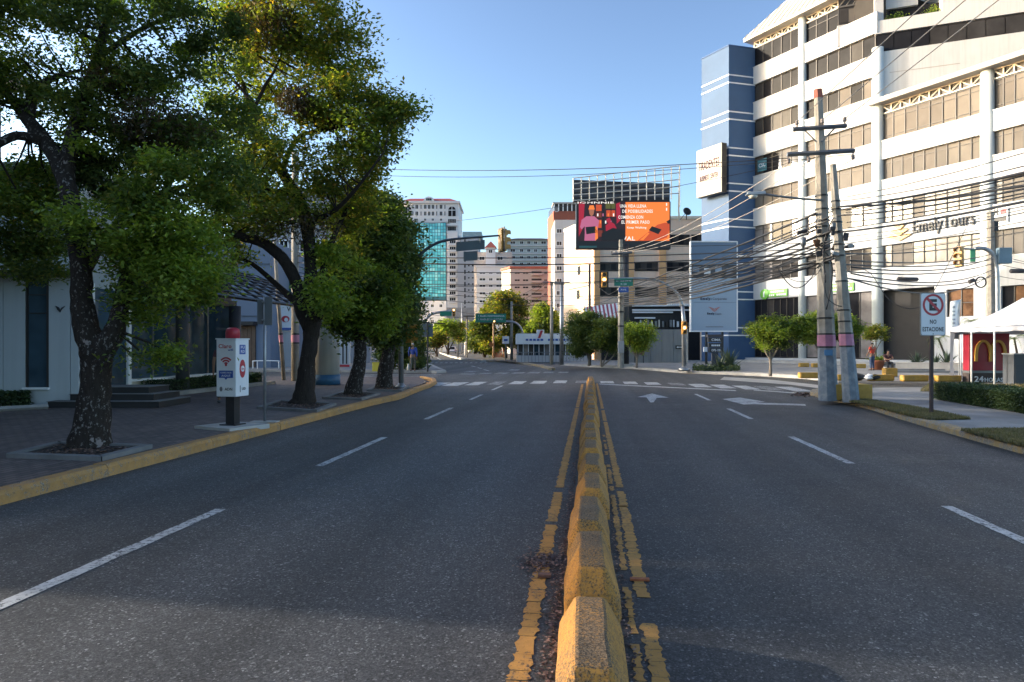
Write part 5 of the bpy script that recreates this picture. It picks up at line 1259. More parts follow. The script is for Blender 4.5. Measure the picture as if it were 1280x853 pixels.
# ================================================================= poles, signals, signs, cables
def rect_pole(mb, pts, ws, m=0):
    """square tapered concrete pole through centre points, width per point"""
    vs_ = []
    for p, w_ in zip(pts, ws):
        c = w_*.28
        for x, y in ((-w_/2+c,-w_/2),(w_/2-c,-w_/2),(w_/2,-w_/2+c),(w_/2,w_/2-c),(w_/2-c,w_/2),(-w_/2+c,w_/2),(-w_/2,w_/2-c),(-w_/2,-w_/2+c)):
            vs_.append((p[0]+x, p[1]+y, p[2]))
    k = len(pts); fs = [(i*8+j,i*8+(j+1)%8,(i+1)*8+(j+1)%8,(i+1)*8+j) for i in range(k-1) for j in range(8)] + [tuple(range(7,-1,-1)), tuple((k-1)*8+j for j in range(8))]
    mb.add(vs_, fs, m)
def upole(label, pb, pt, D, wb, wt_, bands, cap=None):
    base = P(pb[0], pb[1], D); base.z = .1; top = P(pt[0], pt[1], D); t = thing('utility_pole', label, 'pole', base); d = top-base
    at = lambda y: base + d*((HZ(y, D)-base.z)/d.z)
    wd = lambda y: wb + (wt_-wb)*((HZ(y, D)-base.z)/d.z)
    b = MB(base); y0, y1 = bands; rect_pole(b, [at(y0-2.2)+Vector((0,0,.001)), top], [wd(y0), wt_]); b.build('shaft', POLEC, t)
    b = MB(base); rect_pole(b, [base, at(y1+2.2)], [wb, wd(y1)]); b.build('painted_foot', BLUEGREY, t)
    b = MB(base); rect_pole(b, [at(y1), at(y0)], [wd(y1)+.012, wd(y0)+.012]); b.build('pink_band', PINKB, t)
    for a, c in ((y0, y0-2.2), (y1+2.2, y1)):
        b = MB(base); rect_pole(b, [at(a)+Vector((0,0,.002)), at(c)], [wd(a)+.02]*2); b.build('black_ring', SIGNB, t)
    if cap:
        b = MB(base); rect_pole(b, [at(cap), top+Vector((0,0,.012))], [wt_+.03, wt_+.02]); b.build('red_cap', M('faded_red_cap', (.30,.09,.06), .8, var=.25), t)
    return t, base, at, wd
pa, pab, atA, wdA = upole('tall straight concrete utility pole with two crossarms and a red tip', (1035.5,501), (1022.5,113), 19.1, .48, .19, (419,433), 123)
pb_, pbb, atB, wdB = upole('shorter leaning concrete utility pole with a pink band beside the tall one', (1064,504.5), (1041,206), 18.5, .39, .15, (418,432))
DA, DB = 19.1, 18.5
def crossarm(y0, xs, parent, base, D):
    b = MB(base); a, c = P(xs[0],y0[0],D-.14), P(xs[1],y0[1],D-.14); d = (c-a).normalized()
    b.tube([a, c], .065, 4); o = b.build('crossarm', GREYM, parent); return a, c
INS = M('porcelain_insulator', (.20,.17,.16), .25, var=.2)
def insulator(p, parent, base, down=False):
    s = -1 if down else 1; b = MB(base)
    b.lathe([(.02,0),(.02,s*.06),(.055,s*.07),(.05,s*.11),(.025,s*.12),(.05,s*.13),(.045,s*.17),(.02,s*.19)], p, 10); b.build('insulator', INS, parent, smooth=True)
ca1 = crossarm((162,157.5), (991,1058), pa, pab, DA); ca2 = crossarm((193.5,188.5), (984,1068), pa, pab, DA)
for f in (.08,.55,.97): insulator(ca1[0].lerp(ca1[1], f)+Vector((0,0,.06)), pa, pab)
for f in (.02,.32,.98): insulator(ca2[0].lerp(ca2[1], f)+Vector((0,0,-.06)), pa, pab, True)
for a, c in (((1005,162),(1021,178)), ((1045,159),(1026,178))):
    b = MB(pab); b.tube([P(*a,DA-.13), P(*c,DA-.16)], .022, 4); b.build('brace', GREYM, pa)
def clamps(t, base, at, wd, ys):
    for y in ys:
        b = MB(base); rect_pole(b, [at(y+.9), at(y-.9)], [wd(y)+.035]*2); b.build('clamp', DARKM, t)
clamps(pa, pab, atA, wdA, (245,262,276,284,296,312,330,398)); clamps(pb_, pbb, atB, wdB, (252,262,278,290,306,320,352,388,402))
rp = random.Random(12)
SPL = M('splice_closure', (.045,.04,.04), .6, var=.4, ns=6); RUST = M('rusty_bracket', (.16,.075,.035), .85, var=.4, ns=10)
for i in range(11):
    t_, b0, at, wd, D = ((pa,pab,atA,wdA,DA) if i % 2 else (pb_,pbb,atB,wdB,DB)); y = rp.uniform(268,330); p = at(y)+Vector((rp.choice((-1,1))*(wd(y)/2+rp.uniform(.02,.10)), -wd(y)/2-rp.uniform(.02,.10), 0))
    b = MB(b0); b.cbox(p, rp.uniform(.07,.2), rp.uniform(.07,.13), rp.uniform(.08,.24), 0, Matrix.Rotation(rp.uniform(-.4,.4),3,'Y')); b.build('junction_box', [SPL,RUST,GREYM,SPL][i%4], t_, bevel=.012)
for y, s in ((291,-1),(297,-1),(330,1)):
    b = MB(pab); c = atA(y); b.tube(smooth_path([c+Vector((-.3*s,-.2,.5)), c+Vector((.05,-.36,.1)), c+Vector((.1*s,-.35,-.5)), c+Vector((-.05,-.36,-1.3))],4), .02, 5); b.build('riser_cable', CABLE, pa, smooth=True)
b = MB(pab); b.box(0,.001,0,.001,0,.001)
fl_ = MB(pab); c = atA(441); fl_.cbox(c+Vector((-.03,-wdA(441)/2-.008,0)), .22, .01, .16); fl_.build('pasted_label', M('blue_label', (.10,.25,.42), .6), pa)
lp_ = MB(pab)
# street lamp arm on the pole
sla = thing('street_lamp', 'grey street lamp head on a long arm reaching left from the tall pole', 'street lamp', atA(252)+Vector((0,-.2,0)))
o0 = Vector(sla.location); b = MB(o0); b.tube(smooth_path([atA(252)+Vector((0,-.14,0)), P(990,247.5,DA-.2), P(955,243,DA-.3)],3), .03, 6); b.build('arm', GREYM, sla, smooth=True)
b = MB(o0); hd = P(946,243.5,DA-.3); b.add([hd+Vector(v) for v in ((-.30,-.10,-.02),(.24,-.09,-.01),(.24,.09,-.01),(-.30,.10,-.02),(-.24,-.06,.07),(.22,-.05,.10),(.22,.05,.10),(-.24,.06,.07))], [(0,3,2,1),(4,5,6,7),(0,1,5,4),(1,2,6,5),(2,3,7,6),(3,0,4,7)]); b.build('lamp_head', M('lamp_grey', (.36,.38,.38), .5), sla, bevel=.02)
b = MB(o0); b.lathe([(.09,-.10),(.13,-.03)], hd+Vector((-.1,0,0)), 12); b.build('lens', M('lamp_lens', (.55,.53,.45), .2), sla, smooth=True)
# yellow concrete block behind the leaning pole
yb = thing('concrete_block', 'yellow painted concrete block at the foot of the leaning utility pole', 'block', G(1068,501.5,.12)+Vector((0,.45,0)), YAW)
b = MB(); b.prism([(-.52,-.25),(.56,-.25),(.56,.3),(-.52,.3)], 0, .44); b.build('block_body', worn_paint('block_yellow', (.50,.29,.05), (.22,.19,.15), .58, .68, 8), yb, bevel=.03)

# ---- cables
def cat_pts(a, c, sag, n=18, wob=0.0, seed=0):
    rs = random.Random(seed); a, c = Vector(a), Vector(c); out = []
    for i in range(n+1):
        t = i/n; p = a.lerp(c, t); p.z -= 4*sag*t*(1-t); 
        if 0 < i < n and wob: p += Vector((rs.uniform(-wob,wob), rs.uniform(-wob,wob), rs.uniform(-wob,wob)))
        out.append(p)
    return out
def cable(label, a, c, sag=.5, r=.012, mat=None, group='overhead cables', wob=0.0, seed=0, n=18):
    a = Vector(a); b = MB(a); b.tube(cat_pts(a, c, sag, n, wob, seed), r, 5); o = b.build('cable', mat or CABLE, None, smooth=True, loc=a)
    return tag(o, label, 'cable', group)
E = Vector((8.0,-16.0,0))
ep = thing('utility_pole', 'concrete utility pole behind the camera that carries the avenue cables', 'pole', E)
b = MB(); rect_pole(b, [(0,0,0),(0,0,8.8)], [.5,.22]); b.build('shaft', POLEC, ep)
b = MB(); b.tube([(-.9,.15,8.1),(.9,.15,8.1)], .06, 4); b.build('crossarm', GREYM, ep)
b = MB(); b.tube([(-.9,.15,7.4),(.9,.15,7.4)], .06, 4); b.build('crossarm', GREYM, ep)
for i, f in enumerate((.08,.55,.97)):
    cable(['left','middle','right'][i]+' bare power line from the upper crossarm up to the top edge', ca1[0].lerp(ca1[1], f)+Vector((0,0,.2)), E+Vector((-.7+.7*i,.15,8.4)), .25, .011, CABLEG)
# telecom bundle along the avenue: height at the poles -> height where it leaves the frame
ORD = ['first','second','third','fourth','fifth','sixth','seventh','eighth','ninth','tenth','eleventh','twelfth','thirteenth','lowest']
ORDN = ['first','second','third','fourth','fifth','sixth','seventh','eighth','ninth','tenth','eleventh','twelfth','thirteenth','fourteenth','fifteenth','sixteenth']
tel = [(262,195,.024),(265,201,.013),(268,208,.012),(272,217,.018),(280,224,.012),(287,229,.012),(293,236,.022),(298,243,.012),(303,247,.011),(308,251,.016),(316,264,.011),(322,276,.011),(255,186,.010),(249,172,.009)]
for i, (ya, ye, r) in enumerate(tel):
    use = atB if i % 3 else atA; D = DB if i % 3 else DA; p = use(ya)+Vector((.18,-.2,0))
    z28 = CAMH+(HY-ye)/F*10.6; s_ = (p.z-z28)/.60
    lab = ('heavy black cable climbing from the two poles to the right edge, thickest one' if i == 0 else
           'second heavy black cable climbing to the right edge, just above the fascia lettering' if i == 6 else
           ORD[sorted(range(14), key=lambda q: tel[q][1]).index(i)]+' cable down at the right edge in the bundle climbing from two poles')
    cable(lab, p, E+Vector((rp.uniform(-.3,.3),.2,p.z-.1)), s_, r*(.6 if 7 <= i <= 11 else 1.05), group='telecom cables along the avenue', wob=.004, seed=i, n=26)
# ladder-like lashed bundle between heavy cables
cable('twisted lashed cable bundle sagging above the fascia lettering', atB(260)+Vector((.2,-.2,0)), E+Vector((.35,.2,5.4)), 1.75, .026, group='telecom cables along the avenue', wob=.014, seed=77, n=60)
# cables across the right-hand street to the concrete pole by the tent
DR = 36.0
rpole = thing('utility_pole', 'grey concrete pole rising behind the white tent in front of the facade', 'pole', P(1239,HY,DR)*1.0)
rpole.location.z = .1; o0 = Vector(rpole.location)
b = MB(o0); rect_pole(b, [o0, P(1238,265,DR)], [.46,.30]); b.build('shaft', POLEC, rpole)
for i, (ya, yr, sg) in enumerate([(318,300,.5),(327,318,.45),(331,325,.4),(335,322,.7),(339,330,.6),(343,337,.9),(346,345,.8),(350,341,1.4)]):
    use, D = (atB, DB) if i % 2 else (atA, DA)
    a = use(ya)+Vector((.2,-.15,0)); m_ = P(1239,yr,DR)+Vector((0,-.3,0))
    cable(ORD[i]+' cable from the top of those between two poles and grey pole behind tent', a, m_, sg*.5, .022, group='cables crossing the right-hand street')
    if i in (1,3,4,6): cable(ORD[(1,3,4,6).index(i)]+' cable from the top running from the pole behind the tent to the edge', m_, P(1420,yr+(3-i)*4,33), .5, .013, group='cables leaving the grey pole')
# far pole at the crossing and its bundle
DC = 46.0
cp = thing('utility_pole', 'grey concrete utility pole in front of the billboard column', 'pole', G(776,460.5,.14)); cb = Vector(cp.location)
b = MB(cb); rect_pole(b, [cb, P(776,300,DC)], [.44,.26]); b.build('shaft', POLEC, cp)
for y in (362,372,380,390,408): 
    b = MB(cb); rect_pole(b, [P(776,y+1,DC), P(776,y-1,DC)], [.48,.48]); b.build('clamp', DARKM, cp)
b = MB(cb); b.tube([P(764,318,DC-.2),P(790,316,DC-.2)], .08, 4); b.build('crossarm', GREYM, cp)
b = MB(cb); b.cbox(P(776,434,DC)+Vector((0,-.3,0)), .4,.2,.8); b.build('meter_box', M('meter_grey', (.25,.26,.27), .6), cp, bevel=.02)
for i, x in enumerate((764.5,770,783,789)):
    insulator(P(x,317,DC-.2), cp, cb)
for i, (ya, yc) in enumerate([(268,362),(276,365),(284,367),(290,369),(296,371),(301,373),(306,375),(311,377),(317,379),(324,381),(330,384),(272,364),(288,368),(304,374),(314,378),(321,380)]):
    use = (atA, atB)[i%2]; a = use(ya)+Vector((-.22,-.15,0)); c = P(776+rp.uniform(-3,3), yc, DC)+Vector((0,-.35,0))
    lab = ORDN[sorted([268,276,284,290,296,301,306,311,317,324,330,272,288,304,314,321]).index(ya)]+' cable from the top in the sagging bundle between near and far poles'
    cable(lab, a, c, [1.3,1.5,1.6,1.75,1.9,1.9,2.0,2.0,2.1,2.0,1.9,1.4,1.65,1.9,2.05,2.1][i]*(.10+.03*(i%5)), .034 if i % 3 == 0 else .021, CABLE, group='sagging bundle over the crossing', wob=.02, seed=i)
for i, f in enumerate((.02,.32,.98)):
    cable(['left','middle','right'][i]+' bare wire dropping from the lower crossarm to the far concrete pole', ca2[0].lerp(ca2[1], f)+Vector((0,0,-.24)), P(765+12*i,315,DC-.2), .5, .011, M('pale_bare_wire', (.42,.38,.34), .5) if i == 0 else bpy.data.materials['pale_bare_wire'])
# long level cables across the avenue from the thick pole behind the trees
for i, (yl, ya, sg, r) in enumerate([(206,193,.30,.012),(213,190,.45,.010),(291,281,.45,.008),(316,312,.25,.016),(320,318,.35,.022),(328,322,.45,.014),(345,330,.5,.012),(352,336,.35,.009),(311,305,.1,.009)]):
    lab = ['upper of the two thin cables crossing the open sky','lower of the two thin cables crossing the open sky','single thin cable across the sky level with the billboard screen'][i] if i < 3 else ('thickest dark cable level across the avenue below the hanging signal' if i == 4 else ['','','','upper medium dark','','lower medium dark','lower thin dark','lowest thin dark','upper thin dark'][i]+' cable level across the avenue near the hanging signal')
    cable(lab, P(369,yl,29.5), atA(ya)+Vector((-.2,-.2,0)) if i > 2 else (ca2[0].lerp(ca2[1], [.02,.98,.5][i])+Vector((0,0,-.1))), sg, r, group='cables across the avenue')
# slack loops at the pole
def loop(label, pxs, D, r=.012, name='cable_loop'):
    pts = smooth_path([P(x,y,D) for x,y in pxs], 5); a = pts[0].copy(); b = MB(a); b.tube(pts, r, 5); o = b.build(name, CABLE, None, smooth=True, loc=a); return tag(o, label, 'cable', 'slack cable loops')
loop('slack cable loop hanging left of the tall utility pole', [(1027,330),(1018,338),(1016,345),(1005,357),(994,360),(984,353),(976,342),(972,335)], DA-.1, .014)
loop('short slack cable loop under the splice left of the tall pole', [(1026,336),(1020,344),(1008,352),(990,350),(975,338)], DA-.2, .009)
loop('cable looping between the two poles above the pink bands', [(1032,340),(1031,355),(1034,372),(1044,381),(1052,383)], DB-.1, .012)
loop('long slack cable drooping before the dark entrance', [(1075,335),(1088,342),(1098,356),(1108,371),(1122,382),(1136,386),(1150,384),(1162,378)], 30, .016)
loop('round coil of spare cable hanging on the level cables', [(1226+6.5*math.cos(a), 353+6.5*math.sin(a)) for a in [i*math.pi/6 for i in range(13)]], 30, .035, 'cable_coil')
loop('wire slanting down to the top of the no parking sign', [(1207,286),(1190,321),(1168,363)], 15.2, .007, 'guy_wire')
def splice(label, x0, y0, x1, y1, D, r):
    a, c = P(x0,y0,D), P(x1,y1,D); b = MB(a); b.tube([a, a.lerp(c,.06), a.lerp(c,.94), c], [r*.4,r,r,r*.4], 10); o = b.build('splice_closure', SPL, None, smooth=True, loc=a); tag(o, label, 'splice', 'cable splice closures')
splice('long black splice tube on the cables before the dark entrance', 1121,349,1148,349.5, 30, .09); splice('short black splice tube beside the cable coil', 1211,353,1218,350, 30, .09)
splice('black splice tube on the cable left of the tall pole', 996,291,1009,289, 19, .05); splice('grey splice closure hanging right of the leaning pole', 1055,309,1068,308, 18.3, .04)
b = MB(); c = P(1004,303,18.9); b.lathe([(.03,.14),(.075,.12),(.075,-.08),(.04,-.12),(.012,-.2)], (0,0,0), 12); o = b.build('hanging_canister', GREYM, None, smooth=True, loc=c); tag(o, 'small grey canister hanging from the cables left of the tall pole', 'canister')
splice('black splice tube at the right edge above the tent', 1262,339,1290,339, 30, .10)

# ---- traffic signals and signs
def signal_head(t, base, c, h, faces=True, lit=None, rotz=0.0, body=None, depth=.22, backplate=False):
    """three-lens head, housing + lenses with visors; c is the centre"""
    w_ = h*.36; Mz = Matrix.Rotation(rotz,3,'Z'); c = Vector(c)-Vector(base)
    o = MB().box(-w_/2,w_/2,-depth/2,depth/2,-h/2,h/2).build('housing', body or SIGY, t, bevel=.02, loc=c); o.rotation_euler = (0,0,rotz)
    if backplate:
        k = MB().box(-w_*.85,w_*.85,depth/2*.2,depth/2*.4,-h*.56,h*.56).build('backplate', SIGNB, t, loc=c); k.rotation_euler = (0,0,rotz)
    for i in range(3):
        z = h*.32*(1-i); b = MB(); b.prism_y([(w_*.34*math.cos(a),z+w_*.34*math.sin(a)) for a in [j*math.pi/8 for j in range(16)]], -depth/2-.012, -depth/2-.001)
        o = b.build('lens', LAMPON if lit == i else LENS, t, loc=c); o.rotation_euler = (0,0,rotz)
        b = MB(); A = [R(-20)+R(220)*j/10 for j in range(11)]; r0, r1 = w_*.40, w_*.44
        b.prism_y([(r1*math.cos(a),z+r1*math.sin(a)) for a in A]+[(r0*math.cos(a),z+r0*math.sin(a)) for a in A[::-1]], -depth/2-.17, -depth/2-.001)
        o = b.build('visor', body or SIGY, t, loc=c); o.rotation_euler = (0,0,rotz)
# left mast with long arm
lm = thing('signal_mast', 'grey signal mast beside the left trees, its curved arm carrying two sign backs', 'traffic signal', G(501.5,484.5,.16)); lo = Vector(lm.location); DL = (lo.y*cs - lo.x*sn)
b = MB(lo); b.lathe([(.22,0),(.22,.03),(.12,.10),(.095,.16)], (lo.x,lo.y,lo.z), 14); b.tube([lo+Vector((0,0,.16)), P(501,400,DL), P(502,372,DL)], [.095,.085,.082], 12); b.build('mast', GALV, lm, smooth=True)
b = MB(lo); b.tube(smooth_path([P(502,372,DL),P(505,352,DL),P(514,335,DL),P(528,316,DL),P(545,304.5,DL),(P(565,299.5,DL)),P(600,296.5,DL),P(632,294,DL)],4), [.08-.0018*i for i in range(29)], 10); b.build('curved_arm', M('arm_steel', (.09,.10,.12), .45, metal=.5), lm, smooth=True)
b = MB(lo); a, c = P(570,299.5,DL-.05), P(605.5,313,DL-.05)
def fplate(mb, x0, x1, y0, y1, D, th=.03, tilt=0):
    mb.add([P(x0,y0,D),P(x1,y0+tilt,D),P(x1,y1+tilt,D),P(x0,y1,D),P(x0,y0,D+th),P(x1,y0+tilt,D+th),P(x1,y1+tilt,D+th),P(x0,y1,D+th)], [(0,3,2,1),(4,5,6,7),(0,1,5,4),(1,2,6,5),(2,3,7,6),(3,0,4,7)])
fplate(b, 570, 606, 303, 314.5, DL+.06, tilt=-3); b.build('sign_back', M('sign_back_slate', (.10,.125,.14), .5, metal=.2, var=.12, ns=2), lm)
b = MB(lo); fplate(b, 579.5, 597, 315, 326.5, DL+.10, tilt=-1); b.build('sign_back', bpy.data.materials['sign_back_slate'], lm)
for x in (576, 600): b = MB(lo); b.tube([P(x,298.3-(x-576)*.05,DL+.03), P(x,304,DL+.03)], .018, 5); b.build('hanger', GREYM, lm)
signal_head(lm, lo, P(628,300.5,DL), .80, rotz=YAW+R(118), backplate=True)
sb = signal_head(lm, lo, P(511.5,417,DL-.1), .66, rotz=YAW+R(80))
# far right mast with arm to the left over the crossing
rm = thing('signal_mast', 'pale signal mast by the grey hoarding with an arm over the street', 'traffic signal', G(855,464,.15)); ro = Vector(rm.location); DM = (ro.y*cs - ro.x*sn)
b = MB(ro); b.lathe([(.35,0),(.35,.18),(.2,.2),(.13,.3)], (ro.x,ro.y,ro.z), 14); b.tube([ro+Vector((0,0,.3)), P(854.5,400,DM), P(853,383,DM)], [.13,.115,.11], 12); b.build('mast', GALV, rm, smooth=True)
b = MB(ro); b.tube(smooth_path([P(853,383,DM),P(848,369,DM),P(838,359.5,DM),P(825,352,DM),P(805,348.5,DM),P(780,348,DM),P(754,349,DM)],4), [.105-.0025*i for i in range(25)], 10); b.build('curved_arm', GALV, rm, smooth=True)
signal_head(rm, ro, P(855,410,DM-.2), .78, lit=1, rotz=YAW); signal_head(rm, ro, P(755,350,DM-.12), .90, lit=1, rotz=YAW, backplate=True)
sg = thing('street_name_sign', 'green street name sign with a small blue sign below on the far mast arm', 'street sign', P(779.5,353,DM-.16), YAW)
k_ = DM/F
b = MB(); b.box(-11.7*k_,11.7*k_,-.02,.02,-4.6*k_,4.6*k_); b.build('green_plate', GREENS, sg); text(sg, 'AV. TIRADENTES', SIGNW, 0, 1.6*k_, 19*k_, 2.2*k_, y=-.02); text(sg, 'N. 200', SIGNW, 0, -2.4*k_, 7*k_, 1.9*k_, y=-.02)
b = MB(); b.box(-6*k_,6*k_,-.02,.02,-12.5*k_,-6.4*k_); b.build('blue_plate', BLUES, sg); text(sg, 'AVE.', SIGNW, 0, -9.4*k_, 8*k_, 2*k_, y=-.02)
b = MB(); b.box(-6.2*k_,-5.6*k_,.021,.06,-12*k_,6*k_); b.box(5.6*k_,6.2*k_,.021,.06,-12*k_,6*k_); b.build('hanger_straps', GALV, sg)
# right-hand signals in front of the facade
sr = thing('signal_mast', 'tubular signal mast behind the tent carrying amber and green signal housings', 'traffic signal', P(1247,HY,34.5)); sr.location.z = .12; so_ = Vector(sr.location)
b = MB(so_); b.tube(smooth_path([so_, P(1247,380,34.5), P(1246,335,34.5), P(1241,318,34.5), P(1230,311,34.5), P(1218,311,34.5)],4), .10, 10); b.build('mast', GALV, sr, smooth=True)
signal_head(sr, so_, P(1199,321,34.3), 1.0, rotz=YAW+R(-60)); signal_head(sr, so_, P(1216,320,34.5), .62, rotz=YAW+R(150), body=M('signal_green_housing', (.03,.20,.11), .5))
b = MB(so_); b.tube([P(1218,312,34.5), P(1196,310.5,34.4)], .05, 8); b.build('arm_tip', GALV, sr); b = MB(so_); b.cbox(P(1255,320,34.4), .62,.3,.8); b.build('control_box', M('control_box_blue', (.13,.20,.25), .5), sr, bevel=.02)
b = MB(so_); b.cbox(P(1244,283,34.6), .2,.2,.5); b.build('dark_box', DARKM, sr)
# far-left mast
fm_ = thing('signal_mast', 'pale signal mast at the far left corner with a green street sign and amber signal', 'traffic signal', G(524,461,.14)); fo = Vector(fm_.location); DQ = fo.y*cs-fo.x*sn
b = MB(fo); b.tube(smooth_path([fo,P(525,430,DQ),P(527,410,DQ),P(532,400,DQ),P(541,392.5,DQ),P(556,390,DQ),P(569,389,DQ)],4), .085, 8); b.build('mast', GALV, fm_, smooth=True)
b = MB(fo); fplate(b, 550,564.5,389.5,395.2,DQ-.1); b.build('green_plate', GREENS, fm_); signal_head(fm_, fo, P(567.5,391,DQ-.1), .52, lit=0, rotz=YAW)
# sign posts and gantry on the far corner
dp = thing('sign_post', 'dark post with a slate sign back on the far left corner', 'sign post', G(534.5,465,.14), YAW); kd = (dp.location.y*cs-dp.location.x*sn)/F
b = MB(); b.lathe([(.05,0),(.05,62*kd)], n=8); b.build('post', DARKM, dp); b = MB(); b.box(-6*kd,6.5*kd,.06,.1,44*kd,60*kd); b.build('sign_back', bpy.data.materials['sign_back_slate'], dp)
b = MB(); b.tube([(-7*kd,0,62*kd),(22*kd,0,60*kd)], .04, 6); b.build('crossbar', DARKM, dp)
gp = thing('gantry_post', 'thick black post with a short arm beyond the second crosswalk', 'post', G(583.5,447.2), YAW); kg = (gp.location.y*cs-gp.location.x*sn)/F
b = MB(); b.lathe([(.12,0),(.12,52*kg)], n=10); b.build('post', SIGNB, gp); b = MB(); b.box(-4.5*kg,10*kg,-.1,.1,51*kg,52.5*kg); b.build('top_arm', SIGNB, gp)
gs = thing('road_sign', 'long green direction sign on a curved mast before the far trees', 'road sign', G(654,452.0), YAW); Dg = gs.location.y*cs-gs.location.x*sn; kg = Dg/F
gx = lambda px: (px-654)*kg; gz = lambda py: HZ(py, Dg)
b = MB(); b.tube(smooth_path([(0,0,0),(0,0,gz(425)),(gx(652),0,gz(412)),(gx(645),0,gz(404)),(gx(634),0,gz(402)),(gx(620),0,gz(402.5)),(gx(600),0,gz(403))],4), .12, 8); b.build('mast', GALV, gs, smooth=True)
b = MB(); b.box(gx(594.5),gx(632.5),-.2,-.13,gz(403.3),gz(392.3)); b.build('green_plate', GREENS, gs)
text(gs, '\u2191 PLAZA INDEPENDENCIA', SIGNW, gx(614), gz(395.3), 33*kg, 2.2*kg, y=-.2); text(gs, '\u2191 PLAZA DE LA CULTURA', SIGNW, gx(613), gz(399.3), 31*kg, 2.2*kg, y=-.2)
signal_head(gs, (0,0,0), (gx(618),-.3,gz(404.5)), .66, lit=0, rotz=0); signal_head(gs, (0,0,0), (gx(654),-.25,gz(427)), .66, rotz=0)
def simple_pole(label, px, ybase, ytop, r, zb=.14, arm=None, mat=None, name='utility_pole', cat='pole', lean=0):
    g = G(px, ybase, zb); D = g.y*cs-g.x*sn; t = thing(name, label, cat, g)
    b = MB(g); b.tube([g, P(px+lean, ytop, D)], [r, r*.7], 10); b.build('shaft', mat or POLEC, t, smooth=True)
    if arm:
        for (x0, x1, y) in arm: b = MB(g); b.tube([P(x0,y,D-.15), P(x1,y,D-.15)], .06, 4); b.build('crossarm', GREYM, t)
    return t, D
_, D1 = simple_pole('brownish concrete pole left of the pair before the pavilion', 689.5, 456, 352, .16, arm=[(679,697,353)])
_, D2 = simple_pole('pale concrete pole right of the pair before the pavilion', 702, 456.5, 353, .18, arm=[(693,712,353.5)], mat=GALV)
simple_pole('pale pole among the far trees left of the pavilion', 639.5, 450, 377, .18)
simple_pole('thin dark pole rising behind the trimmed trees', 737, 457, 330, .13, mat=DARKM)
simple_pole('thin pale light pole on the far median', 577.3, 443, 379, .16, zb=0, mat=GALV)
simple_pole('white post on the far median beside the black post', 581.5, 444.5, 418, .2, zb=0, mat=WHITEP, name='post')
simple_pole('short dark post at the tip of the far median', 572.5, 448.5, 425, .07, zb=.1, mat=DARKM, name='post')
simple_pole('tan wooden pole with an orange sign before the far trees', 616.8, 448, 404, .14, zb=.1, mat=M('tan_pole', (.30,.20,.12), .8))
for i, (a, c, sg) in enumerate([((697,353),(776,360),1.0),((712,353),(776,364),1.2),((679,353),(600,372),.8),((693,355),(640,380),.8),((697,354),(737,352),.3),((684,353),(560,385),1.4)]):
    cable(['higher','lower','left','short','slack','long'][i]+' thin wire at the pole pair before the pavilion', P(*a,D1), P(*c,DC if i < 2 else (75 if i < 4 else 60)), sg, .014, group='thin wires at the pole pair')
cable('thin wire from the far pole to the pole behind the trimmed trees', P(776,372,DC), P(737,345,52), .4, .012); cable('wire from the far pole down to the dark shop', P(776,382,DC), P(752,398,70), .3, .012)
for i, (yl, yr) in enumerate([(340,372),(350,378),(333,368),(366,396)]): cable(['middle','lower','upper'][i]+' slack cable from behind the left trees to the far concrete pole' if i < 3 else 'low cable running from behind the left trees to the pavilion poles', P(369,yl,29.5), P(776,yr,DC) if i < 3 else P(689,yr,D1), .6, .013, group='cables across the avenue')

# ---- billboard with lattice
DBB = 52.0
bbd = thing('billboard', 'big LED billboard with a white lattice above it on a black column', 'billboard', P(781.5,459.5,DBB)*1.0, YAW); bbd.location.z = .1
bx = lambda px: (px-781.5)*DBB/F; bz = lambda py: HZ(py, DBB)-.1
b = MB(); b.lathe([(.30,0),(.28,bz(305))], n=16); b.build('column', M('black_column', (.030,.032,.036), .5, var=.3, ns=1), bbd, smooth=True)
b = MB(); b.box(-.55,.55,-.55,.55,0,.22); b.build('footing', CONCL, bbd)
b = MB(); b.box(bx(720.5),bx(838.5),.05,.75,bz(311),bz(252)); b.build('cabinet', SIGNB, bbd)
b = MB(); b.add([(bx(716.5),.2,bz(252)),(bx(838),.2,bz(252)),(bx(838),.2,bz(229)),(bx(716.5),.2,bz(224)),(bx(716.5),.5,bz(252)),(bx(838),.5,bz(252)),(bx(838),.5,bz(229)),(bx(716.5),.5,bz(224))],[(0,1,2,3),(7,6,5,4),(0,4,5,1),(1,5,6,2),(2,6,7,3),(3,7,4,0)]); b.build('dark_back_panel', M('dark_back_panel', (.018,.018,.022), .5), bbd)
for i in range(3): b = MB(); b.box(bx(718),bx(837),.17,.2,bz(233+i*6.5),bz(229.5+i*6.5)); b.build('dark_louvre', M('louvre_blue', (.05,.06,.08), .4) if i == 0 else bpy.data.materials['louvre_blue'], bbd)
LAT = M('lattice_steel', (.52,.50,.46), .5, var=.15)
def ltop(px): return 223.5-(px-716)*12/130
for i in range(14):
    px = 716.5+i*9.95; off = (px-716)/130*1.6+.0
    b = MB(); b.tube([(bx(px),-.12-off*.5,bz(ltop(px))),(bx(px),-.12-off*.5,bz(252.5 if px < 838 else 262))], .045, 4); b.build('lattice_post', LAT, bbd)
for j in range(5):
    b = MB(); b.tube([(bx(716),-.14,bz(223.5+j*7)),(bx(846),-.92,bz(211.5+j*(8.4)))], .04, 4); b.build('lattice_rail', LAT, bbd)
b = MB(); b.tube([(bx(846),-.9,bz(212)),(bx(847),-.3,bz(262)),(bx(850),.2,bz(276))], .06, 5); b.build('lattice_edge', LAT, bbd)
b = MB(); b.box(bx(724),bx(746),.0,.05,bz(310.5),bz(307.5)); b.build('maker_plate', M('teal_plate', (.04,.14,.13), .5), bbd)
scr = bpy.data.objects.new('screen', None)
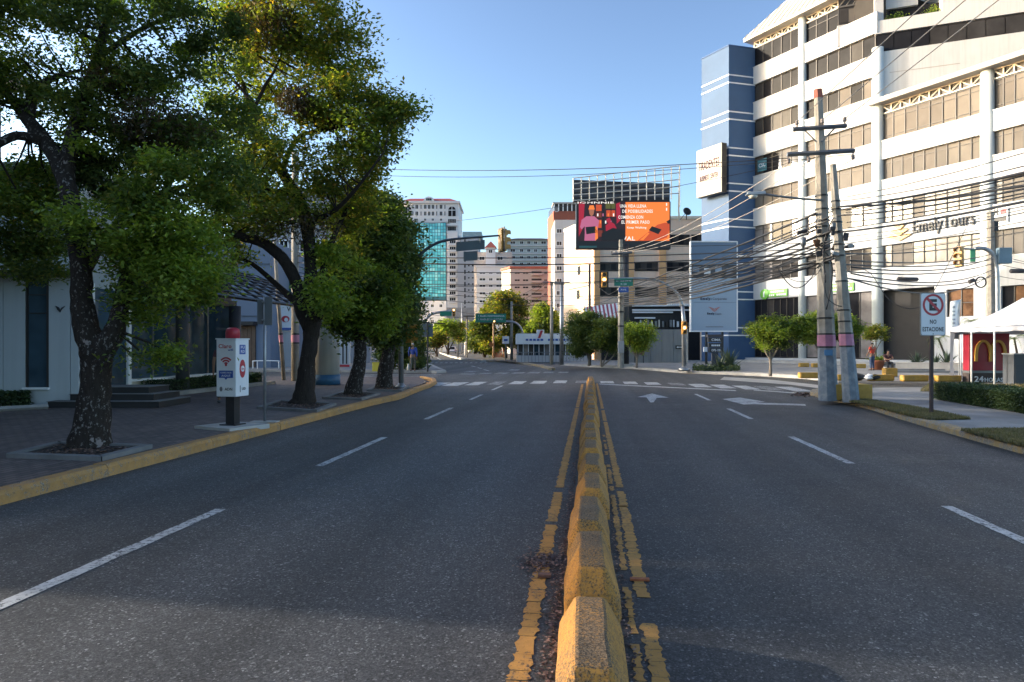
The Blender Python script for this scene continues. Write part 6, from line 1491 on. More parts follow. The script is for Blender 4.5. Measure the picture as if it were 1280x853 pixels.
def scr_poly(name, pts, mat, d, parent=bbd):
    b = MB(); b.prism_y([(bx(x),bz(y)) for x,y in pts], .05-d, .05-d+.008); return b.build(name, mat, parent)
ES = 1.0
E_or = emit('screen_orange', (.86,.20,.030), 0.45); E_dk = emit('screen_maroon', (.030,.008,.012), 0.30); E_pk = emit('screen_pink', (.50,.13,.24), 0.38); E_rd = emit('screen_red', (.42,.010,.035), 0.35)
E_gr = emit('screen_olive', (.12,.12,.02), 0.30); E_wh = emit('screen_white', (.9,.86,.8), 0.45); E_sk = emit('screen_skin', (.42,.15,.08), 0.35); E_br = emit('screen_brown', (.20,.03,.015), 0.35); E_bk = emit('screen_black', (.012,.010,.012), 0.15); E_og = emit('screen_deep_orange', (.55,.07,.015), 0.40)
s0 = scr_poly('screen_panel', [(723,252.5),(837.5,252.5),(837.5,301.5),(723,301.5)], E_dk, .012)
scr_poly('orange_area', [(782,252.8),(837,252.8),(837,301.2),(782,301.2)], E_or, .022)
scr_poly('red_curtain', [(723.5,253),(731,253),(729,285),(723.5,296)], E_rd, .022); scr_poly('red_curtain', [(770,255),(775,253),(776,275),(771,280)], E_rd, .022)
for i,(x,y,w_,h_,m_) in enumerate([(745,256,7,8,E_og),(745,266,7,6,E_br),(746,275,6,10,E_og),(757,254,12,7,E_gr),(758,263,11,8,E_og),(753,254,2.5,45,E_bk),(763,256,1.5,18,E_bk),(747,288,8,8,E_br)]): scr_poly('shelf_glow', [(x,y),(x+w_,y),(x+w_,y+h_),(x,y+h_)], m_, .022)
for i in range(7): scr_poly('bottle_glow', [(746.5+i*3.3,267+i%2*9),(748+i*3.3,267+i%2*9),(748+i*3.3,270.5+i%2*9),(746.5+i*3.3,270.5+i%2*9)], [E_wh,E_or,E_pk][i%3], .030)
scr_poly('figure_shirt', [(727,275),(733,270.5),(743,270.5),(749,276),(747,288),(744,283),(744,292),(731,292),(731,283),(727,287),(725,284)], E_pk, .034)
scr_poly('figure_head', [(736,262),(738,258.5),(741,258.5),(743,262),(742,268),(739.5,271),(737,268)], E_sk, .042); scr_poly('figure_cap', [(735.6,262),(737,257),(742,256.8),(743.5,262)], E_or, .046)
scr_poly('figure_trousers', [(731,292),(744,292),(745,301),(730.5,301)], E_pk, .036); scr_poly('figure_apron', [(732,284),(744,283),(747,291),(733,293)], E_bk, .042)
scr_poly('yellow_glow', [(744,284),(746.5,283),(747.5,298),(744,301)], E_or, .042)
scr_poly('second_figure', [(757,282),(763,277),(768,280),(773,290),(776,300),(758,300)], E_rd, .034); scr_poly('second_head', [(758,274),(762,272),(764,276),(762,279),(758,278)], E_rd, .040); scr_poly('dark_table', [(752,292),(766,285),(781,288),(781,301),(752,301)], E_bk, .038)
scr_poly('bottle', [(797,301),(822,281),(831,278.5),(837,279),(837,287),(834,297),(826,300),(812,301.2)], E_og, .034); scr_poly('bottle_neck', [(833,277),(837.3,274.5),(837.3,279.5),(835,280)], E_bk, .040)
scr_poly('bottle_label', [(811,288),(815,283),(827,287),(823,293)], E_bk, .042); scr_poly('bottle_glint', [(800,300),(810,291),(812,292),(804,300.5)], E_or, .041)
def stxt(s, cx_, cy, w_, h_, mat=E_wh, d=.05): text(bbd, s, mat, bx(cx_), bz(cy), w_*DBB/F, h_*DBB/F, y=.05-d+.02, depth=.006, bold=.012)
stxt('JOHNNIE', 744, 253.8, 47, 3.2); stxt('UNA VIDA LLENA', 791.5, 257.7, 33, 4.1); stxt('DE POSIBILIDADES', 797, 264.2, 38, 4.1); stxt('COMIENZA CON', 788.5, 271.6, 31, 4.1); stxt('EL PRIMER PASO', 794.5, 277.8, 35, 4.1); stxt('Keep Walking', 796, 285, 24, 3.2); stxt('WAL', 784, 298.3, 20, 5)
for i in range(2): scr_poly('edge_print', [(832.6,254+i*6),(834,254+i*6),(834,257.5+i*6),(832.6,257.5+i*6)], E_wh, .04)
dsh = thing('satellite_dish', 'dark roof dish on the beige block beside the billboard', 'dish', P(858,271,86)); b = MB(); b.lathe([(.05,0),(.33,.06),(.55,.22),(.53,.25),(.31,.09),(.04,.05)], n=18); o = b.build('reflector', DARKM, dsh); o.rotation_euler = (R(70),0,R(20)); o.location = (0,0,.55)
b = MB(); b.tube([(0,0,-.4),(0,0,.55)], .08, 6); b.tube([(-.8,0,-.4),(0,0,.55)], .04, 5); b.build('stand', DARKM, dsh)

# ---- pale blue corporate billboard on two posts
D6 = 57.0
eb_ = thing('billboard', 'pale blue Emely-Corporate billboard in front of the blue tower', 'billboard', P(892.5,HY,D6)*1.0, YAW); eb_.location.z = .1
ex_ = lambda px: (px-892.5)*D6/F; ez = lambda py: HZ(py, D6)-.1
PANB = M('billboard_pale_blue', (.28,.36,.46), .35, var=.06, ns=.3); PANU = M('billboard_slate_blue', (.115,.175,.27), .3, var=.08, ns=.3)
def ebx(name, x0, x1, y0, y1, a, c, mat): b = MB(); b.box(ex_(x0),ex_(x1),a,c,ez(y1),ez(y0)); return b.build(name, mat, eb_)
ebx('panel', 863.5, 921.5, 302.5, 414, 0, .3, PANB); ebx('slate_upper_print', 864.5, 920.5, 303.5, 331, -.02, -.001, PANU); ebx('photo_strip', 864.5, 920.5, 331.2, 348, -.02, -.001, M('photo_print', (.05,.055,.07), .4, var=.7, ns=.8))
for i in range(4): ebx('photo_shape', 866+i*14, 874+i*14, 333.5+(i%2)*2, 340+(i%2)*3, -.03, -.021, [PANU,SIGNW,PANB,PANU][i])
for a in ((863,864.2,302,415),(920.8,922,302,415)): ebx('frame', *a, -.06, .32, TRIMW)
ebx('frame', 864.25, 920.75, 301.6, 303, -.06, .32, TRIMW); ebx('frame', 864.25, 920.75, 413.6, 415, -.06, .32, TRIMW)
NAVY = M('navy_letters', (.02,.025,.06), .5)
kk = D6/F
text(eb_, 'Emely-', NAVY, ex_(882.5), ez(374), 14*kk, 4.4*kk, y=-.01, bold=.05); text(eb_, 'Corporate', M('grey_letters', (.16,.17,.20), .5), ex_(899.5), ez(374), 17.5*kk, 4*kk, y=-.01, bold=.02)
ebx('print_rule', 867, 920, 378, 378.35, -.015, -.001, bpy.data.materials['grey_letters'])
for i in range(3): b = MB(); k = 8-2*i; zz = 384+i*1.6; b.prism_y([(ex_(893-k),ez(zz)),(ex_(893),ez(zz+3)),(ex_(893+k),ez(zz)),(ex_(893+k*.7),ez(zz)),(ex_(893),ez(zz+2.1)),(ex_(893-k*.7),ez(zz))], -.015, -.001); b.build('logo_chevron', M('rose_print', (.40,.16,.14), .5) if i == 0 else bpy.data.materials['rose_print'], eb_)
text(eb_, 'Emely', NAVY, ex_(888.5), ez(392.5), 9*kk, 3.4*kk, y=-.01, bold=.05); text(eb_, 'Tours', bpy.data.materials['grey_letters'], ex_(897.5), ez(392.5), 8*kk, 2.6*kk, y=-.01)
ebx('small_print', 882, 904, 408.3, 409.3, -.015, -.001, bpy.data.materials['grey_letters'])
for x in (883.5, 903.5): b = MB(); b.box(ex_(x-1.2),ex_(x+1.2),.05,.25,0,ez(415.02)); b.build('post', DARKM, eb_)
ms = thing('totem_sign', 'dark stepped totem sign with white lettering below the pale blue billboard', 'sign', G(893,457,.14), YAW); km = (ms.location.y*cs-ms.location.x*sn)/F
for i, (zc, t_) in enumerate(((32,'CIMA'),(25,'CLARO'),(19,'OPS-100'))):
    b = MB(); b.box((-9+i*.6)*km,(9.5-i*.8)*km,-.3,0,(zc-2.8)*km,(zc+2.8)*km); b.build('sign_board', SIGNB, ms); (text(ms, t_, SIGNW, .5*km, zc*km, 11*km, 3*km, y=-.3) if i != 1 else [MB().box((-5+q_*2.2)*km,(-3.4+q_*2.2)*km,-.32,-.301,(zc-1)*km,(zc+1)*km).build('worn_letter', SIGNW, ms) for q_ in range(5)])
b = MB(); b.box(-4*km,4*km,-.2,0,0,16*km); b.build('plinth', M('dark_brick_plinth', (.04,.045,.06), .8), ms); b = MB(); b.box(-14*km,-9.2*km,-.1,0,17*km,23*km); b.build('pale_side_plate', SIGNW, ms)
b = MB(); b.box(-10*km,10*km,-.32,.02,35.2*km,38.5*km); b.build('cap_board', M('cap_brown', (.06,.05,.05), .7), ms)
# ================================================================= right verge, tent, signs
np_ = thing('no_parking_sign', 'white NO ESTACIONE sign on a brown post in the grass verge', 'road sign', G(1164.5,518.5,.125), YAW+R(4)); kn = (np_.location.y*cs-np_.location.x*sn)/F
nz = lambda py: (518.5-py)*kn; nx_ = lambda px: (px-1163.5)*kn
b = MB(); b.box(-.035,.03,-.02,.03,-.05,nz(420)); b.build('post', M('rust_brown_post', (.055,.032,.028), .7, var=.3, ns=8), np_)
b = MB(); b.box(-.03,.025,.012,.05,nz(421),nz(368)); b.build('rear_rail', DARKM, np_)
def rrect(x0,x1,z0,z1,r,k=4):
    out = []
    for cx_, cz, a0 in ((x1-r,z1-r,0),(x0+r,z1-r,90),(x0+r,z0+r,180),(x1-r,z0+r,270)):
        out += [(cx_+r*math.cos(R(a0+90*i/k)), cz+r*math.sin(R(a0+90*i/k))) for i in range(k+1)]
    return out
x0,x1,z0,z1 = nx_(1147),nx_(1180),nz(420),nz(366.5)
b = MB(); b.prism_y(rrect(x0,x1,z0,z1,.05), -.045, -.030); b.build('sign_rim', GREYM, np_)
b = MB(); b.prism_y(rrect(x0+.018,x1-.018,z0+.018,z1-.018,.04), -.049, -.0455); b.build('sign_plate', SIGNW, np_)
cx_, cz, ro_ = nx_(1163.5), nz(381.5), 13.6*kn
def ringpoly(mb, cx_, cz, r0, r1, y0, y1, n=32):
    for i in range(n):
        a, c = 2*math.pi*i/n, 2*math.pi*(i+1)/n
        mb.prism_y([(cx_+r0*math.cos(a),cz+r0*math.sin(a)),(cx_+r1*math.cos(a),cz+r1*math.sin(a)),(cx_+r1*math.cos(c),cz+r1*math.sin(c)),(cx_+r0*math.cos(c),cz+r0*math.sin(c))], y0, y1)
b = MB(); ringpoly(b, cx_, cz, ro_*.80, ro_, -.0535, -.0495); b.build('red_ring', REDS, np_)
text(np_, 'E', SIGNB, cx_, cz, ro_*.74, ro_*1.06, y=-.0495, depth=.003, bold=.06)
a = R(45); w_ = ro_*.085; dx_, dz_ = math.cos(a)*ro_*.83, math.sin(a)*ro_*.83
b = MB(); b.prism_y([(cx_-dx_-w_,cz+dz_-w_),(cx_-dx_+w_,cz+dz_+w_),(cx_+dx_+w_,cz-dz_+w_),(cx_+dx_-w_,cz-dz_-w_)], -.0565, -.0537); b.build('red_slash', REDS, np_)
text(np_, 'NO', SIGNB, cx_, nz(402.5), 8.5*kn, 5.5*kn, y=-.0495, depth=.003, bold=.018); text(np_, 'ESTACIONE', SIGNB, cx_, nz(411.8), 27.5*kn, 5.6*kn, y=-.0495, depth=.003, bold=.018)
b = MB(); b.prism_y([(cx_+.012*math.cos(i*.785),nz(417.6)+.012*math.sin(i*.785)) for i in range(8)], -.054, -.0495); b.build('bolt', GREYM, np_)
# hedge along the verge
hedge('clipped_hedge', 'long dark clipped hedge on the right in front of the red sign', G(1165,499.5,.12), G(1330,526,.12), 1.1, .46, .12, 30000, .055, HEDGE, 9)
# tent
FL, BLc, FRc, BRc = P(1187.5,HY,28.6), P(1201,HY,34.0), P(1345,HY,21.5), P(1420,HY,27.5)
tn = thing('event_tent', 'white fabric event tent with slim posts at the right edge', 'tent', (FL.x,FL.y,.12)); to_ = Vector(tn.location)
FABR = M('white_tent_fabric', (.56,.57,.60), .8, var=.10, ns=.9, bump=.25, bs=4)
ez_ = 2.40; ap = (FL+BLc+FRc+BRc)/4; ap.z = 3.62
def roofface(a, c, n=12):
    """panel from eave a-c up to the peak, bellied a little between the seams"""
    b = MB(to_); k = 6; rows = []
    for j in range(k+1):
        t = j/k; row = []
        for i in range(n+1):
            s = i/n; e = a.lerp(c, s); e.z = ez_; p = e.lerp(ap, t*.985)
            p.z -= .16*math.sin(math.pi*t) + .05*math.sin(math.pi*s)*(1-t) - .025*math.sin(9*s+3*t)*(1-t)*math.sin(math.pi*min(1,t*2+.2)); row.append(p)
        rows.append(row)
    vs_ = [p for r_ in rows for p in r_]; b.add(vs_, [(j*(n+1)+i, j*(n+1)+i+1, (j+1)*(n+1)+i+1, (j+1)*(n+1)+i) for j in range(k) for i in range(n)])
    b.build('roof_panel', FABR, tn, smooth=True)
    b = MB(to_); vs_ = []
    for i in range(n*2+1):
        s = i/(n*2); e = a.lerp(c, s); off = .03*math.sin(i*2.1); e.z = ez_-.05*math.sin(math.pi*s); q = e.copy(); q.z -= .15+.035*abs(math.sin(i*.9)); q += Vector((off,off,0)); vs_ += [e, q]
    b.add(vs_, [(2*i,2*i+1,2*i+3,2*i+2) for i in range(n*2)]); b.build('valance', FABR, tn, smooth=True)
for a, c in ((FL,FRc),(FRc,BRc),(BRc,BLc),(BLc,FL)): roofface(a, c)
for nm, p in (('post',FL.lerp(FRc,.215)),('post',FL.lerp(FRc,.42)),('post',BLc),('post',FRc),('post',BRc)):
    b = MB(to_); b.lathe([(.035,.12),(.035,ez_+.02)], (p.x,p.y,0), 8); b.build(nm, WHITEP, tn, smooth=True)
b = MB(to_); vs_ = []
for i in range(7):
    z = .15+(ez_-.15)*i/6; w_ = .10+.17*abs(i/6-.45)
    vs_ += [(FL.x-.02+w_*.2, FL.y, z), (FL.x+w_, FL.y-.1*w_, z)]
b.add(vs_, [(2*i,2*i+1,2*i+3,2*i+2) for i in range(6)]); b.build('tied_curtain', FABR, tn, smooth=True)
b = MB(to_); b.tube([Vector((FL.x,FL.y,ez_)), Vector((FRc.x,FRc.y,ez_))], .025, 6); b.build('eave_pole', WHITEP, tn)
# red restaurant sign
mc = thing('restaurant_sign', 'red panel sign with golden arches and 24HORAS under the white tent', 'sign', P(1236.5,HY,28.3), YAW); mc.location.z = .12; km = 28.3/F
mx = lambda px: (px-1236.5)*km; mz = lambda py: HZ(py,28.3)-.12
b = MB(); b.box(mx(1211.5),mx(1262),0,.4,mz(463.5),mz(417)); b.build('red_panel', REDMC, mc, bevel=.015)
b = MB(); b.box(mx(1211.5),mx(1262),-.02,.42,mz(466.5),mz(463.6)); b.build('grey_band', GREYM, mc)
b = MB(); b.box(mx(1211),mx(1262.5),0,.4,0,mz(466.6)); b.build('dark_base', M('dark_sign_base', (.05,.035,.032), .6), mc)
arc = []
for cx0, d_ in ((1228.3,1),(1246.5,1)):
    for i in range(15):
        s = math.pi*(1-i/14); arc.append((cx0+9.2*math.cos(s), 452 - 25.5*math.sin(s)**.62))
def ribbon(name, ctr, w_, mat, y0, y1):
    b = MB(); L = []; Rr = []
    for i, p in enumerate(ctr):
        a, c = ctr[max(i-1,0)], ctr[min(i+1,len(ctr)-1)]; tx, tz = c[0]-a[0], c[1]-a[1]; l = math.hypot(tx,tz) or 1
        nx0, nz0 = -tz/l*w_, tx/l*w_*.8; L.append((mx(p[0]+nx0),mz(p[1]+nz0))); Rr.append((mx(p[0]-nx0),mz(p[1]-nz0)))
    for i in range(len(ctr)-1): b.prism_y([L[i],L[i+1],Rr[i+1],Rr[i]], y0, y1)
    return b.build(name, mat, mc)
ribbon('golden_arch', arc[:15], 1.75, GOLD, -.07, -.002); ribbon('golden_arch', arc[15:], 1.75, GOLD, -.075, -.002)
text(mc, '24', SIGNW, mx(1223.5), mz(474), 11*km, 7.2*km, y=0, depth=.03); text(mc, 'HORAS', SIGNW, mx(1242), mz(475), 23*km, 5.2*km, y=0, depth=.03)
gc = thing('utility_cabinet', 'grey metal cabinet at the right edge beside the red sign', 'cabinet', P(1277,HY,26.5), YAW); gc.location.z = .12; kc = 26.5/F
b = MB(); b.box(-10*kc,14*kc,0,.6,0,HZ(443.5,26.5)-.12); b.build('body', M('cabinet_slate', (.06,.068,.078), .6), gc, bevel=.02); b = MB(); b.box(-10.6*kc,14.6*kc,-.03,.63,HZ(443.5,26.5)-.119,HZ(442,26.5)-.12); b.build('lid', M('cabinet_lid', (.25,.27,.28), .5), gc)
b = MB(); b.box(-8*kc,12*kc,-.012,-.001,.12,.78); b.build('door', M('cabinet_door', (.052,.06,.07), .6), gc)
fb = thing('feather_banner', 'tall white feather banner with grey vertical print behind the tent corner', 'banner', P(1199,HY,31)*1.0, YAW); fb.location.z = .12; kf = 31/F
zf = lambda py: HZ(py,31)-.12
b = MB(); b.lathe([(.025,0),(.018,zf(376))], n=8); b.build('pole', GREYM, fb)
b = MB(); vs_ = []
for i in range(9): t_ = i/8; vs_ += [(-11.5*kf*(1-.05*t_), .04*math.sin(3*t_), zf(424)+(zf(377)-zf(424))*t_), (1.5*kf, .02+.06*math.sin(3*t_+1), zf(424)+(zf(374.5)-zf(424))*t_)]
b.add(vs_, [(2*i,2*i+1,2*i+3,2*i+2) for i in range(8)]); o = b.build('cloth', M('banner_cloth', (.62,.68,.70), .7, var=.06), fb, smooth=True); so2 = o.modifiers.new('thick','SOLIDIFY'); so2.thickness = .006
tx_ = text(fb, 'abierto', M('banner_print', (.25,.30,.33), .6), 0, 0, 30*kf, 3.4*kf, y=0); tx_.rotation_euler = (0, R(-90), 0); tx_.location = (-7*kf, -.03, zf(400))
bpy.data.objects.remove(tx_)
for i in range(7):
    b = MB(); zz = zf(384+i*5); b.box(-8.6*kf, -5.2*kf, -.02, -.004, zz-1.6*kf, zz+1.2*kf-(i%2)*.8*kf); b.build('printed_mark', bpy.data.materials['banner_print'], fb)
# parking stops along the cross street
STOPY = worn_paint('parking_stop_yellow', (.50,.29,.05), (.22,.19,.15), .56, .68, 14)
pos_words = ['leftmost','second','third','fourth','fifth','sixth']
stops = [(1000,1027,473.5),(1046.5,1055,476.5),(1069,1079,476.5),(1087,1119,477),(1129,1162,477.6),(1172,1203,478)]
for i, (xa, xb, yb_) in enumerate(stops):
    a, c = G(xa,yb_-.6,.15), G(xb,yb_-.6,.15); d = c-a; L = d.length
    o = MB().prism([(0,0),(L,0),(L,.32),(0,.32)], 0, .27).build('parking_stop', STOPY, None, bevel=.07, loc=a); o.rotation_euler.z = math.atan2(d.y,d.x); o.location.z = .14
    tag(o, pos_words[i]+' yellow parking stop from the left along the far kerb' if i else 'leftmost yellow parking stop, at the foot of the round street tree', 'parking stop', 'yellow parking stops')
for i, (xa, xb, yb_, lab) in enumerate([(1000,1012,459,'low faded yellow kerb block left of the utility poles in the parking bay'),(1016,1029,459.5,'low faded yellow kerb block just left of the tall utility pole in the parking bay'),(1068,1083,460.5,'low faded yellow kerb block right of the leaning pole in the parking bay')]):
    a, c = G(xa,yb_,.14), G(xb,yb_,.14); d = c-a; L = d.length; o = MB().box(0,L,0,.35,0,.3).build('kerb_block', STOPY, None, bevel=.05, loc=a); o.rotation_euler.z = math.atan2(d.y,d.x); tag(o, lab, 'kerb block', 'faded kerb blocks')
a = G(1115,471,.14); o = MB().box(-.28,.28,0,.5,0,.42).build('concrete_block', STOPY, None, bevel=.04, loc=a); tag(o, 'ochre concrete block standing behind the parking stops', 'block')
rb = thing('rubbish_bags', 'small heap of black and white rubbish beside a yellow parking stop', 'rubbish', G(1083,476.5,.15))
for nm, mt, (x,y,z), s in (('black_bag', BLACK, (-.3,.2,.1), .26), ('black_bag', BLACK, (.45,.3,.08), .24), ('white_bag', WHITEP, (.05,0,.1), .15), ('white_bag', WHITEP, (.15,.1,.2), .11)):
    b = MB(); rs_ = random.Random(int(s*100)); b.lathe([(s*.3,-s*.5),(s*.9,-s*.3),(s*1.3,0),(s*.8,s*.4),(s*.2,s*.6)], (x,y,z+s*.2), 9); b.v = [(p[0]+rs_.uniform(-.04,.04),p[1]+rs_.uniform(-.04,.04),p[2]+rs_.uniform(-.03,.03)) for p in b.v]; b.build(nm, mt, rb, smooth=True)
lt = MB(G(1010,494)); 
pts_ = [G(1004+random.gauss(0,7), 493.5+random.gauss(0,1.2), .012) for _ in range(160)]
o = leaf_cloud('kerb_litter', [p[:] for p in pts_], .12, LIT, None, 12, up=2.5); o['kind'] = 'stuff'

# ================================================================= planting beyond the crossing
def at_base(px, py, z=.14):
    g = G(px,py,z); return g, g.y*cs-g.x*sn
def topiary(label, px, py, crowns, stems, nleaf, size, mats, seed, group='round clipped trees', clump=.30, name='clipped_tree', z=.14):
    g, D = at_base(px, py, z); k = D/F; qf = lambda x, y, d=0.0: P(x,y,D+d)
    limbs = [([g]+[qf(*s_) for s_ in st[0]], st[1]) for st in stems]
    tree(name, label, g, limbs, [(qf(c[0],c[1]), (c[2]*k,c[2]*k,c[3]*k), c[4], c[5] if len(c) > 5 else 0) for c in crowns], nleaf, size, mats[0], bpy.data.materials.get('pale_stem') or bark_mat('pale_stem', (.13,.11,.09), (.32,.29,.25), .6), seed, group, clump, lmats=mats, twig_r=.012, droop=0)
topiary('round clipped street tree on a forked stem left of the tall utility pole', 963, 470.5, [(963,417,27,20,46),(948,414,14,12,10),(978,412,14,13,10)], [([(963,452),(962,440)],[.09,.06,.05]),([(963,452),(957,440),(954,428)],[.06,.045,.04,.02]),([(963,452),(970,440),(975,428)],[.06,.045,.04,.02])], 15000, .13, [LEAFB, LEAFD], 21)
topiary('broad clipped street tree behind the two utility poles', 1029, 471, [(1018,412,25,18,40),(1040,408,22,18,24),(1062,410,14,17,20),(1000,410,10,9,8)], [([(1026,452),(1022,436),(1016,425)],[.10,.08,.06,.03]),([(1027,452),(1036,436),(1044,425)],[.07,.06,.04,.03])], 20000, .13, [LEAFB, LEAFD], 22)
topiary('small pale clipped tree in the terracotta planter by the column', 1095, 462.5, [(1095,416,12,8,14),(1090,420,8,6,6),(1101,420,8,6,6)], [([(1095,440),(1095,425)],[.06,.045,.03]),([(1095,440),(1090,426)],[.03,.03,.02]),([(1095,440),(1101,427)],[.03,.03,.02])], 3600, .14, [LEAF2], 23, None, .26)
g, D = at_base(1096.5, 462.5); k = D/F; pt = thing('planter', 'terracotta planter between the man in red and the seated person', 'planter', g)
b = MB(); b.lathe([(.35,0),(.42,.5),(.46,.52),(.46,.62),(.40,.62),(.38,.52)], n=16); b.build('pot', M('terracotta_pot', (.28,.10,.05), .8, var=.2, ns=5), pt, smooth=True); b = MB(); b.lathe([(.01,.53),(.38,.54)], n=12); b.build('pot_soil', SOIL, pt)
leaf_cloud('low_plants', [(random.gauss(0,.22),random.gauss(0,.2),.62+abs(random.gauss(0,.14))) for _ in range(420)], .12, LEAFB, pt, 8)
topiary('widest of the three clipped trees before the hoarding, leftmost, on thin dark stems', 736, 457.8, [(730,418,22,24,40),(722,405,14,14,14),(738,404,15,14,12),(728,435,18,10,14),(744,422,12,18,10)], [([(736,446),(733,436)],[.10,.07,.05]),([(737,446),(744,434)],[.07,.06,.03]),([(735,446),(727,434)],[.07,.06,.03])], 20000, .17, [LEAFD, LEAF1], 24, 'clipped trees on the far corner', .42)
topiary('middle clipped tree of the three, touching the far concrete pole', 752, 458.6, [(757,420,17,20,30),(768,412,10,14,12),(750,430,12,12,10),(765,430,12,10,10)], [([(751,448),(752,434)],[.08,.07,.04]),([(757,447),(762,434)],[.07,.06,.03]),([(766,446),(770,434)],[.06,.05,.03])], 14000, .17, [LEAFD, LEAF1], 25, 'clipped trees on the far corner', .42)
topiary('rightmost and palest clipped tree of the three, in front of the hoarding', 796, 460, [(797,420,19,13,28),(788,415,10,10,8),(806,417,9,9,8),(795,430,14,7,8)], [([(796,446),(795,432)],[.09,.07,.04]),([(797,447),(803,434)],[.06,.05,.03]),([(795,447),(787,434)],[.06,.05,.03])], 13000, .16, [LEAFB, LEAF2], 26, 'clipped trees on the far corner', .40)
# far trees along the avenue
def far_tree(label, px, py, crowns, nleaf, size, mats, seed, h0=430, name='far_tree', tr=.22, group='trees beyond the crossing'):
    g, D = at_base(px, py, 0); k = D/F; qf = lambda x, y, d=0.0: P(x,y,D+d); c0 = crowns[0]
    tree(name, label, g, [([g, qf(px,h0+6), qf(c0[0],c0[1])], [tr*1.2,tr,.06])] + [([qf(px,h0+6), qf((px+c[0])/2,(h0+6+c[1])/2), qf(c[0],c[1])], [tr*.6,tr*.4,.04]) for c in crowns[1:3]],
         [(qf(c[0],c[1],c[6] if len(c) > 6 else 0), (c[2]*k,c[2]*k,c[3]*k), c[4], c[5] if len(c) > 5 else 0) for c in crowns], nleaf, size, mats[0], BARKD, seed, group, clump=.8, cat='tree', lmats=mats, twig_r=.03)
far_tree('tallest rounded dark tree beyond the long green direction sign', 632, 448, [(628,385,24,20,44),(645,392,18,18,26,1),(612,395,12,14,14),(650,412,16,16,20,1),(620,420,26,14,30),(600,415,12,12,14,1),(655,430,16,9,14),(628,372,14,9,10)], 26000, .42, [LEAF2, LEAFD], 31)
far_tree('mid green tree behind the pavilion roof, before the brick tower', 680, 449, [(682,398,12,18,22),(690,408,12,14,14),(672,412,12,10,12,1),(676,388,7,8,6)], 14000, .40, [LEAFB, LEAFD], 32)
far_tree('pale green tree on the far left of the avenue end', 560, 445, [(562,410,16,9,18),(572,418,14,9,14),(548,412,9,8,8)], 9000, .5, [LEAFB, LEAF2], 33, 434)
far_tree('small sandy tree beside the white house at the avenue end', 546, 446, [(546,424,11,7,14),(538,428,9,5,8)], 5000, .42, [LEAF2, MOSS], 34, 438)
far_tree('dark bushy tree behind the parked dark car', 606, 447, [(600,430,10,8,12),(612,433,9,7,10)], 7000, .4, [LEAFD, LEAF2], 35, 441)
a_, c_ = G(497,440.5), G(552,440.3)
hs = hedge('green_bank', 'long low bright green hedge across the end of the avenue', (a_.x,a_.y,0), (c_.x,c_.y,0), 2.0, 1.3, 0, 7000, .5, LEAFB, 14, core=True)
# agaves and small palms in the planter beds
def agave(label, px, py, n, L, seed, group='spiky agaves', mat=None, z=.5):
    g, D = at_base(px, py, z); t = thing('agave', label, 'agave', g, 0, group); rs_ = random.Random(seed)
    for i in range(n):
        an = i*2.399; el = rs_.uniform(.45,1.35); l = L*rs_.uniform(.75,1.1); d = Vector((math.cos(an)*math.cos(el),math.sin(an)*math.cos(el),math.sin(el))); sd_ = Vector((-math.sin(an),math.cos(an),0))*.055*L
        p0 = d*.05*L; p1 = d*l*.5+Vector((0,0,.02)); p2 = d*l+Vector((0,0,-.08*L*math.cos(el)))
        b = MB(); b.add([p0-sd_*.7,p0+sd_*.7,p1+sd_,p1-sd_,p2,p1-Vector((0,0,.04*L))], [(0,1,2,3),(3,2,4),(0,3,5),(1,5,2),(3,4,5),(2,5,4)]); b.build('spiky_leaf', mat or AGV, t)
AGV = M('agave_leaf', (.055,.085,.05), .5, var=.25, ns=4)
agave('spiky agave against the white wall right of the dark entrance', 1146, 456, 26, .95, 1); agave('spiky agave behind the feather banner and tent corner', 1184, 457, 24, 1.05, 2); agave('spiky agave in the bed before the white wall by the palm trunk', 1170, 456.5, 18, .8, 5)
agave('spreading spiky agave beside the dark totem sign', 911, 462.5, 34, 1.5, 3, z=.14); agave('small spiky agave left of the dark totem sign', 884, 463.5, 16, .55, 4, z=.14); agave('second broad agave right before the totem sign plinth', 900, 463, 26, 1.05, 6, z=.14)
rs = np.random.default_rng(9); gbed = []
for _ in range(1500):
    p = G(rs.uniform(866,925), rs.uniform(461.5,464.2), .15); gbed.append((p.x,p.y,.15+abs(rs.normal(0,.16))))
o = leaf_cloud('bed_shrubs', gbed, .16, HEDGE, None, 4); o['kind'] = 'stuff'
def palm(label, pb0, pt0, D, nf, L, seed):
    g = P(pb0[0],HY,D); g.z = .4; top = P(pt0[0],pt0[1],D); t = thing('small_palm', label, 'palm', g, 0, 'small palms at the facade'); rs_ = random.Random(seed)
    b = MB(g); b.tube([g, g.lerp(top,.5)+Vector((.05,0,0)), top], [.09,.07,.06], 8); b.build('trunk', BARKD, t, smooth=True)
    for i in range(nf):
        an = 2*math.pi*i/nf+rs_.uniform(-.2,.2); u0 = rs_.uniform(.1,1.0); pts = []; p = top.copy(); el = u0
        for s_ in range(7): pts.append(p.copy()); p = p+Vector((math.cos(an)*math.cos(el),math.sin(an)*math.cos(el),math.sin(el)))*L/6; el -= .36
        b = MB(g)
        for s_ in range(6):
            a, c = pts[s_], pts[s_+1]; sd_ = Vector((-math.sin(an),math.cos(an),0))
            for sg_ in (-1,1):
                for q_ in (.25,.75):
                    m0 = a.lerp(c,q_); tip = m0+sd_*sg_*L*.26*(1-s_/8)+(c-a)*.8+Vector((0,0,-.10*L)); b.add([m0-(c-a)*.12, m0+(c-a)*.12, tip], [(0,1,2)])
        b.build('frond', LEAFD, t)
